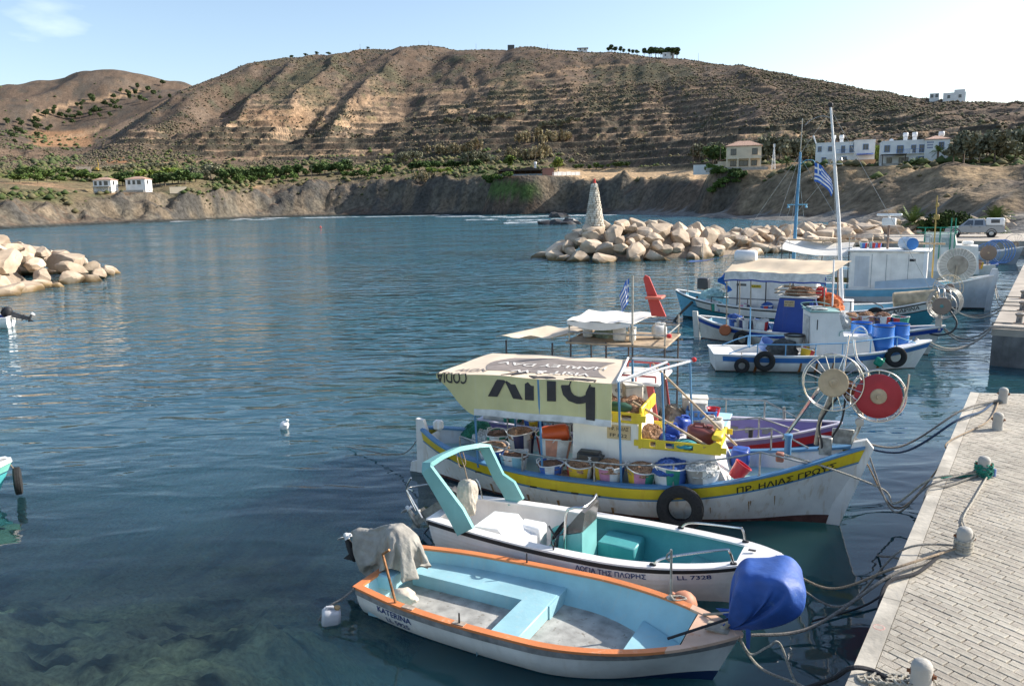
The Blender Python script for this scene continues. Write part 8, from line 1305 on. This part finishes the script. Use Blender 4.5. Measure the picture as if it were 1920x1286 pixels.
g = thing('net_drum', 'large pale spoked net drum on the bow of the white-cabined boat', 'net hauler', F8.w(9.6, -.3, 1.30), F8.a); reelwheel(g, (0, -.1, .80), (.25, -1, .1), .80, .46, mat('drum_grey', (.38, .33, .26), .7, var=.2, scale=4), 30, .35, paint('reel_white', (.66, .63, .57), .5), mat('drum_grey', (.38, .33, .26), .7), .08); q = MB(); ax = Vector((.25, -1, .1)).normalized(); u, v = basis(ax); cc = Vector((0, -.08, .80))
for k in range(30): a0 = 2*PI*k/30; q.add([cc+(u*math.cos(a0+d_)+v*math.sin(a0+d_))*r_ for d_, r_ in ((.015, .48), (.19, .48), (.19, .78), (.015, .78))], [(0, 1, 2, 3)])
q.build('drum_cheek', mat('drum_cheek', (.50, .47, .41), .7, var=.1, scale=3), g, kind='stuff'); q = MB(); q.tube([(0, -.18, .8), (-.06, -.2, .2), (-.1, -.15, -.2)], .045, 8); q.build('stand', mat('weathered_timber', (.4, .34, .26), .8), g)
# ------------------------------------------------------------ 9. green-railed boat against the landing
F9 = Fr((21, 50.5), (28.7, 46)); R9 = thing('green_railed_boat', 'white boat with green rails and wheelhouse nearest the landing', 'boat', F9.w(0, 0, 0), F9.a); GRN = paint('rail_green', (.02, .30, .18), .5)
h9 = Hull(R9, 8.9, [(0, .8), (.15, 1.05), (.4, 1.22), (.6, 1.2), (.78, .95), (.9, .55), (1, .06)], [(0, .8), (.4, .75), (.7, .9), (1, 1.25)], -.4, .6, .2)
h9.skin('hull', [(lambda t: -.4, lambda t: .30, 3, 0), (lambda t: .30, lambda t: h9.z(t), 5, 1)], [paint('boot_olive', (.30, .24, .06), .6), WHB]); h9.gunwale('gunwale', WHD, .04, .12, .05); h9.liner('bulwark_lining', lambda t: .5+.3*ss(.6, 1, t), .06, BPB, .02, .96, floor=WHD, fname='deck'); blk(R9, 'bow_cap', 8.55, 8.95, -.1, .1, 1.16, 1.34, paint('cap_blue', (.02, .10, .42), .5), .03)
q = MB(); q.prism([(5.0, -1.0, .55), (8.0, -1.0, .75), (7.85, -1.0, 2.35), (6.75, -1.0, 2.42), (6.6, -1.0, 3.1), (5.0, -1.0, 3.1)], (0, 1.9, 0)); q.build('wheelhouse', WHB, R9, 20)
for x in (5.3, 5.95): blk(R9, 'window', x, x+.5, -1.008, -.995, 2.3, 2.85, mat('pale_glass', (.35, .45, .45), .15), .004)
for x in (5.05, 5.85, 6.4, 6.62): q = MB(); q.rod((x, -1.06, 1.6), (x, -1.06, 3.45 if x < 6.3 else 4.0), .035, 6); q.build('green_post', GRN, R9)
for z in (3.15, 3.45): q = MB(); q.tube([(4.6, -1.06, z), (6.7, -1.06, z), (6.7, .9, z)], .028, 6); q.build('green_rail', GRN, R9)
blk(R9, 'deck_gear', 7.0, 7.6, -.6, 0, 2.42, 2.62, WHD, .05); reelwheel(thing('net_reel', 'brown disc reel with blue hoops at the bow of the green-railed boat', 'net hauler', F9.w(8.4, -.1, 1.2), F9.a), (0, -.2, .75), (.2, -1, .1), .60, .44, paint('disc_brown', (.26, .19, .14), .7), 16, .5, paint('hoop_blue', (.06, .18, .45), .5), None, .06); g = bpy.data.objects[[o.name for o in bpy.data.objects if o.name.startswith('net_reel')][-1]]; q = MB(); [q.torus((.3+.16*k, .2+.1*k, .8), .68, .03, (.6, -1, .1), 32, 6) for k in range(4)]; q.build('wire_hoop', paint('hoop_blue', (.06, .18, .45), .5), g); q = MB(); q.rod((0, -.1, -.1), (0, -.15, .75), .06, 8); q.build('stand', GAL, g)
for k, (x, y, st) in enumerate(((4.2, -.7, 'ogog'), (7.9, -.5, 'oyrw'))): basket(F9.w(x, y, .72+.3*k), .3, .4, st, 'tan', ('orange and green tub aft of the green-railed wheelhouse', 'orange tub on the bow of the green-railed boat')[k], (0, 0), 150+k, k)
reelwheel(thing('net_reel', 'grey spoked reel of a boat hidden beyond the far quay', 'net hauler', tuple(gy(1905, 455, 60)-np.array([0, 0, .9])), F9.a), (0, 0, .8), (.1, -1, .1), .75, .2, paint('disc_brown', (.26, .19, .14), .7), 18, .4, GAL, None, .08); g = bpy.data.objects[[o.name for o in bpy.data.objects if o.name.startswith('net_reel')][-1]]; q = MB(); q.rod((0, .05, -2.5), (0, .0, .8), .06, 8); q.build('stand', GAL, g)
c = gy(1905, 455, 60); R10 = thing('hidden_boat', 'grey boat hull tucked behind the far quay corner, only its bow showing', 'boat', (c[0]-4.6, c[1]+2.6, 0), F9.a); h10 = Hull(R10, 5.8, [(0, .7), (.4, 1.0), (.7, .85), (.9, .4), (1, .05)], [(0, .8), (.6, .85), (1, 1.3)], -.4, .5, .1, 24); h10.skin('hull', [(lambda t: -.4, lambda t: h10.z(t), 5, 0)], [paint('grey_white', (.58, .60, .62), .45)]); h10.gunwale('gunwale', WHD, .04, .1, .05); h10.deck('deck', WHD, lambda t: h10.z(t)-.1, .03, .97)
# ------------------------------------------------------------ left edge: motorboat and turquoise bow; floats
F11 = Fr((-24.2, 37.2), (-27.4, 39.1)); F11 = Fr((-23.9, 37.0), (-28.2, 35.6)); R11 = thing('motorboat', 'white motorboat stern with black outboard at the left edge', 'boat', F11.w(0, 0, 0), F11.a); h11 = Hull(R11, 4.4, [(0, .80), (.5, .85), (.8, .6), (1, .05)], [(0, .52), (.6, .58), (1, .72)], -.2, .4, .05, 24); h11.skin('hull', [(lambda t: -.2, lambda t: h11.z(t), 5, 0)], [paint('bright_white', (.84, .84, .83), .35)]); h11.gunwale('gunwale', paint('bright_white', (.84, .84, .83), .35), .02, .1, .03); h11.liner('inner_hull', lambda t: .10, .06, paint('seat_blue', (.03, .08, .30), .6), .02, .9, floor=FLR); outboard(F11.w(-.08, 0, .62), F11.a, 1.15, 'black outboard tilted up on the white motorboat', BLK, mat('dark_grey_plastic', (.06, .06, .065), .5), 1.1)
F12 = Fr((-12.6, 10.9), (-9.72, 14.45)); R12 = thing('turquoise_boat', 'turquoise boat bow with white rail poking in at the left edge', 'boat', F12.w(0, 0, 0), F12.a); TQS = paint('turquoise', (.10, .50, .52), .4, streak=.12); h12 = Hull(R12, 4.55, [(0, .7), (.4, .85), (.7, .72), (.86, .46), (.95, .25), (1, .14)], [(0, .5), (.6, .56), (1, .74)], -.25, .45, .05, 40); h12.skin('hull', [(lambda t: -.25, lambda t: .16, 3, 0), (lambda t: .16, lambda t: h12.z(t)-.17, 4, 1), (lambda t: h12.z(t)-.17, lambda t: h12.z(t), 2, 2)], [paint('sky_turq', (.16, .50, .62), .4), TQS, paint('turq_pale', (.22, .58, .50), .4)]); h12.skin('lap_line', [(lambda t: h12.z(t)-.185, lambda t: h12.z(t)-.165, 1, 0), (lambda t: .16, lambda t: .18, 1, 0)], [NVY], .006); h12.gunwale('gunwale', WHD, .03, .12, .045); h12.deck('foredeck', FLR, lambda t: h12.z(t)+.005, .72, .985); p = h12.pt(.95, .3, -1)
tyre_thing(F12.w(4.62, -.10, .32), F12.u+F12.v*-.35, .20, .072, 'tyre hanging at the bow of the turquoise boat', F12.w(4.5, -.05, .76))
c = gz(532, 803); g = thing('floating_jug', 'white plastic jug floating as a mooring marker on open water', 'buoy', tuple(c), .4); g.rotation_euler = (.3, .25, .4); q = MB(); q.box((0, 0, .07), (.20, .17, .24), None, .05); q.build('body', paint('bright_white', (.84, .84, .83), .35), g); q = MB(); q.rod((.03, 0, .18), (.04, 0, .26), .035, 10); q.build('neck', paint('bright_white', (.84, .84, .83), .35), g)
c = gz(601, 427); g = thing('marker_buoy', 'tiny red marker buoy far out in the bay', 'buoy', tuple(c)); q = MB(); q.lathe([(0, -.2), (.22, -.06), (.25, .08), (.15, .3), (.05, .5), (0, .5)], 12, cap=False); q.build('float', paint('fin_red', (.52, .05, .04), .45), g)
# ------------------------------------------------------------ mooring lines from the bows to the pier
def W_(F, x, y, z): return Vector(F.w(x, y, z))
EDG = lambda s, z=.03: tuple(E0+ED*s+EN*(-.03)+Vector((0, 0, HQ+z)))
ON = lambda s, v, z=.03: tuple(E0+ED*s+EN*v+Vector((0, 0, HQ+z)))
def bolt(k, dx=-.11, z=.06): c = BOLL[k]; return (c[0]+dx, c[1]-.02, c[2]+z)
b1 = W_(F1, 4.88, 0, .60)
rope('pale rope looped from the nearest bow towards the pier', [b1, b1+Vector((.25, -.05, -.35)), b1+Vector((.7, -.2, -.5)), W_(F1, 4.9, 0, 0)+Vector((1.2, -.9, .12)), EDG(-1.8, -.6)], .016, 'pale', n=40)
rope('knotted pale rope dropping from the nearest stem', [b1+Vector((.02, -.02, 0)), b1+Vector((.12, -.1, -.15)), b1+Vector((.30, -.12, -.05)), b1+Vector((.42, -.14, .0)), b1+Vector((.55, -.25, -.35)), b1+Vector((.72, -.45, -.62))], .013, 'pale', n=36)
rope('dark thick hose-like line from the nearest bow to the wound bollard', [b1+Vector((.15, 0, .02)), b1.lerp(Vector(EDG(2.2)), .5)-Vector((0, 0, .22)), EDG(2.35, .03), ON(2.9, .25, .03), bolt(1, -.3, .03)], .019, 'grey', n=40)
rope('black line lying from the pier edge towards the wound bollard', [EDG(1.0, -.9), EDG(1.6, -.25), EDG(2.1, .03), ON(2.6, .22, .03), ON(3.15, .36, .03)], .021, 'dark', n=30)
rope('tan rope from the teal-arch boat bow to the wound bollard', [W_(F2, 5.2, 0, .66), W_(F2, 5.2, 0, .66).lerp(Vector(EDG(2.5)), .5)-Vector((0, 0, .30)), EDG(2.55), bolt(1)], .015, 'tan', n=36)
rope('grey rope from the teal-arch boat hanging near the water', [W_(F2, 5.15, .03, .60), W_(F2, 5.2, 0, .4).lerp(Vector(EDG(3.0)), .55)-Vector((0, 0, .55)), EDG(3.1), bolt(1, -.1, .1)], .013, 'grey', n=36)
bw = W_(F3, 8.25, .0, 1.30); cm = W_(F3, 6.9, -.20, 1.2)
rope('pale rope from the yellow-banded bow to the netted bollard', [cm, W_(F3, 7.6, -.42, 1.12), bw+Vector((.1, -.35, -.5)), bw.lerp(Vector(EDG(5.9)), .5)-Vector((0, 0, .62)), EDG(6.0), bolt(2)], .016, 'pale', n=50)
rope('grey rope from the yellow-banded bow sagging to the netted bollard', [bw, bw.lerp(Vector(EDG(5.6)), .5)-Vector((0, 0, .7)), EDG(5.7, .02), bolt(2, -.12, .1)], .014, 'grey', n=40)
rope('thick grey rope from the purple boat to the last bollard', [W_(F4, 7.3, 0, .95), W_(F4, 7.3, 0, .95).lerp(Vector(EDG(10.3)), .5)-Vector((0, 0, .5)), EDG(10.5), bolt(4)], .020, 'grey', n=40)
rope('dark blue rope from the purple boat to the pier edge', [W_(F4, 7.3, .05, .8), W_(F4, 7.3, 0, .8).lerp(Vector(EDG(9.6)), .55)-Vector((0, 0, .45)), EDG(9.7), ON(10.6, .3), bolt(4, -.2, .03)], .022, 'blue', n=40)
rope('slack tan rope dipping into the water before the pier', [bw+Vector((0, 0, -.2)), bw.lerp(Vector(EDG(7.6)), .45)-Vector((0, 0, 1.0)), EDG(7.9, -.2), EDG(8.1), ON(9.9, .45), bolt(4, -.1, .03)], .014, 'tan', n=44)
rope('grey line hanging down the pier face into the water', [bolt(2, -.1, .03), ON(5.8, .2), EDG(5.4, .02), EDG(4.6, -.6), W_(F3, 8.2, 0, 0).lerp(Vector(EDG(4.3)), .6)+Vector((0, 0, -HQ*.0-.55)), W_(F3, 8.2, 0, 0).lerp(Vector(EDG(4.2)), .35)-Vector((0, 0, .5))], .016, 'grey', n=44)
rope('thin stern line from the yellow-banded boat slanting into the water', [F3.w(-.1, 0, .75), F3.w(-.7, .15, .25), gz(650, 837, .02)], .011, 'grey')
rope('dark stern line dropping from the teal-arch boat', [F2.w(0, .1, .5), F2.w(-.35, .0, .15), F2.w(-.5, -.05, -.05)], .012, 'dark')
rope('old dark rope trailing under the water line by the pier', [EDG(4.9, -.9), EDG(4.2, -1.14)+Vector([-.5, 0, 0])[:] if False else tuple(Vector(EDG(4.2, -1.14))+Vector((-.5, 0, 0))), tuple(Vector(EDG(3.6, -1.17))+Vector((-1.1, .1, 0)))], .014, 'dark', n=24)
qc = Vector((FQ0.x, FQ0.y, HQ+.03))
for F_, x, z, s_, m_, lb in ((F5, 6.7, .86, .4, 'pale', 'pale rope from the rust-stained boat to the far quay corner'), (F5, 6.6, .8, -.0, 'grey', 'grey rope from the rust-stained boat to the far quay corner'), (F6, 8.5, .95, 1.2, 'grey', 'grey rope from the canopy boat to the far quay'), (F6, 8.5, .9, .2, 'grey', 'lower grey rope from the canopy boat to the far quay'), (F7, 11, 1.2, 4.4, 'pale', 'pale rope from the pale blue boat to the far quay'), (F7, 11, 1.1, 6, 'grey', 'grey rope from the pale blue boat to the far quay'), (F8, 11.2, 1.2, 9, 'grey', 'grey rope from the white-cabined boat to the far quay'), (F8, 11.2, 1.0, 7.2, 'pale', 'pale rope from the white-cabined boat to the far quay')): a = W_(F_, x, 0, z); b = qc+fd*s_; rope(lb, sag([a, b], 20, .45)+[b+fn*.9], .022, m_, n=30)
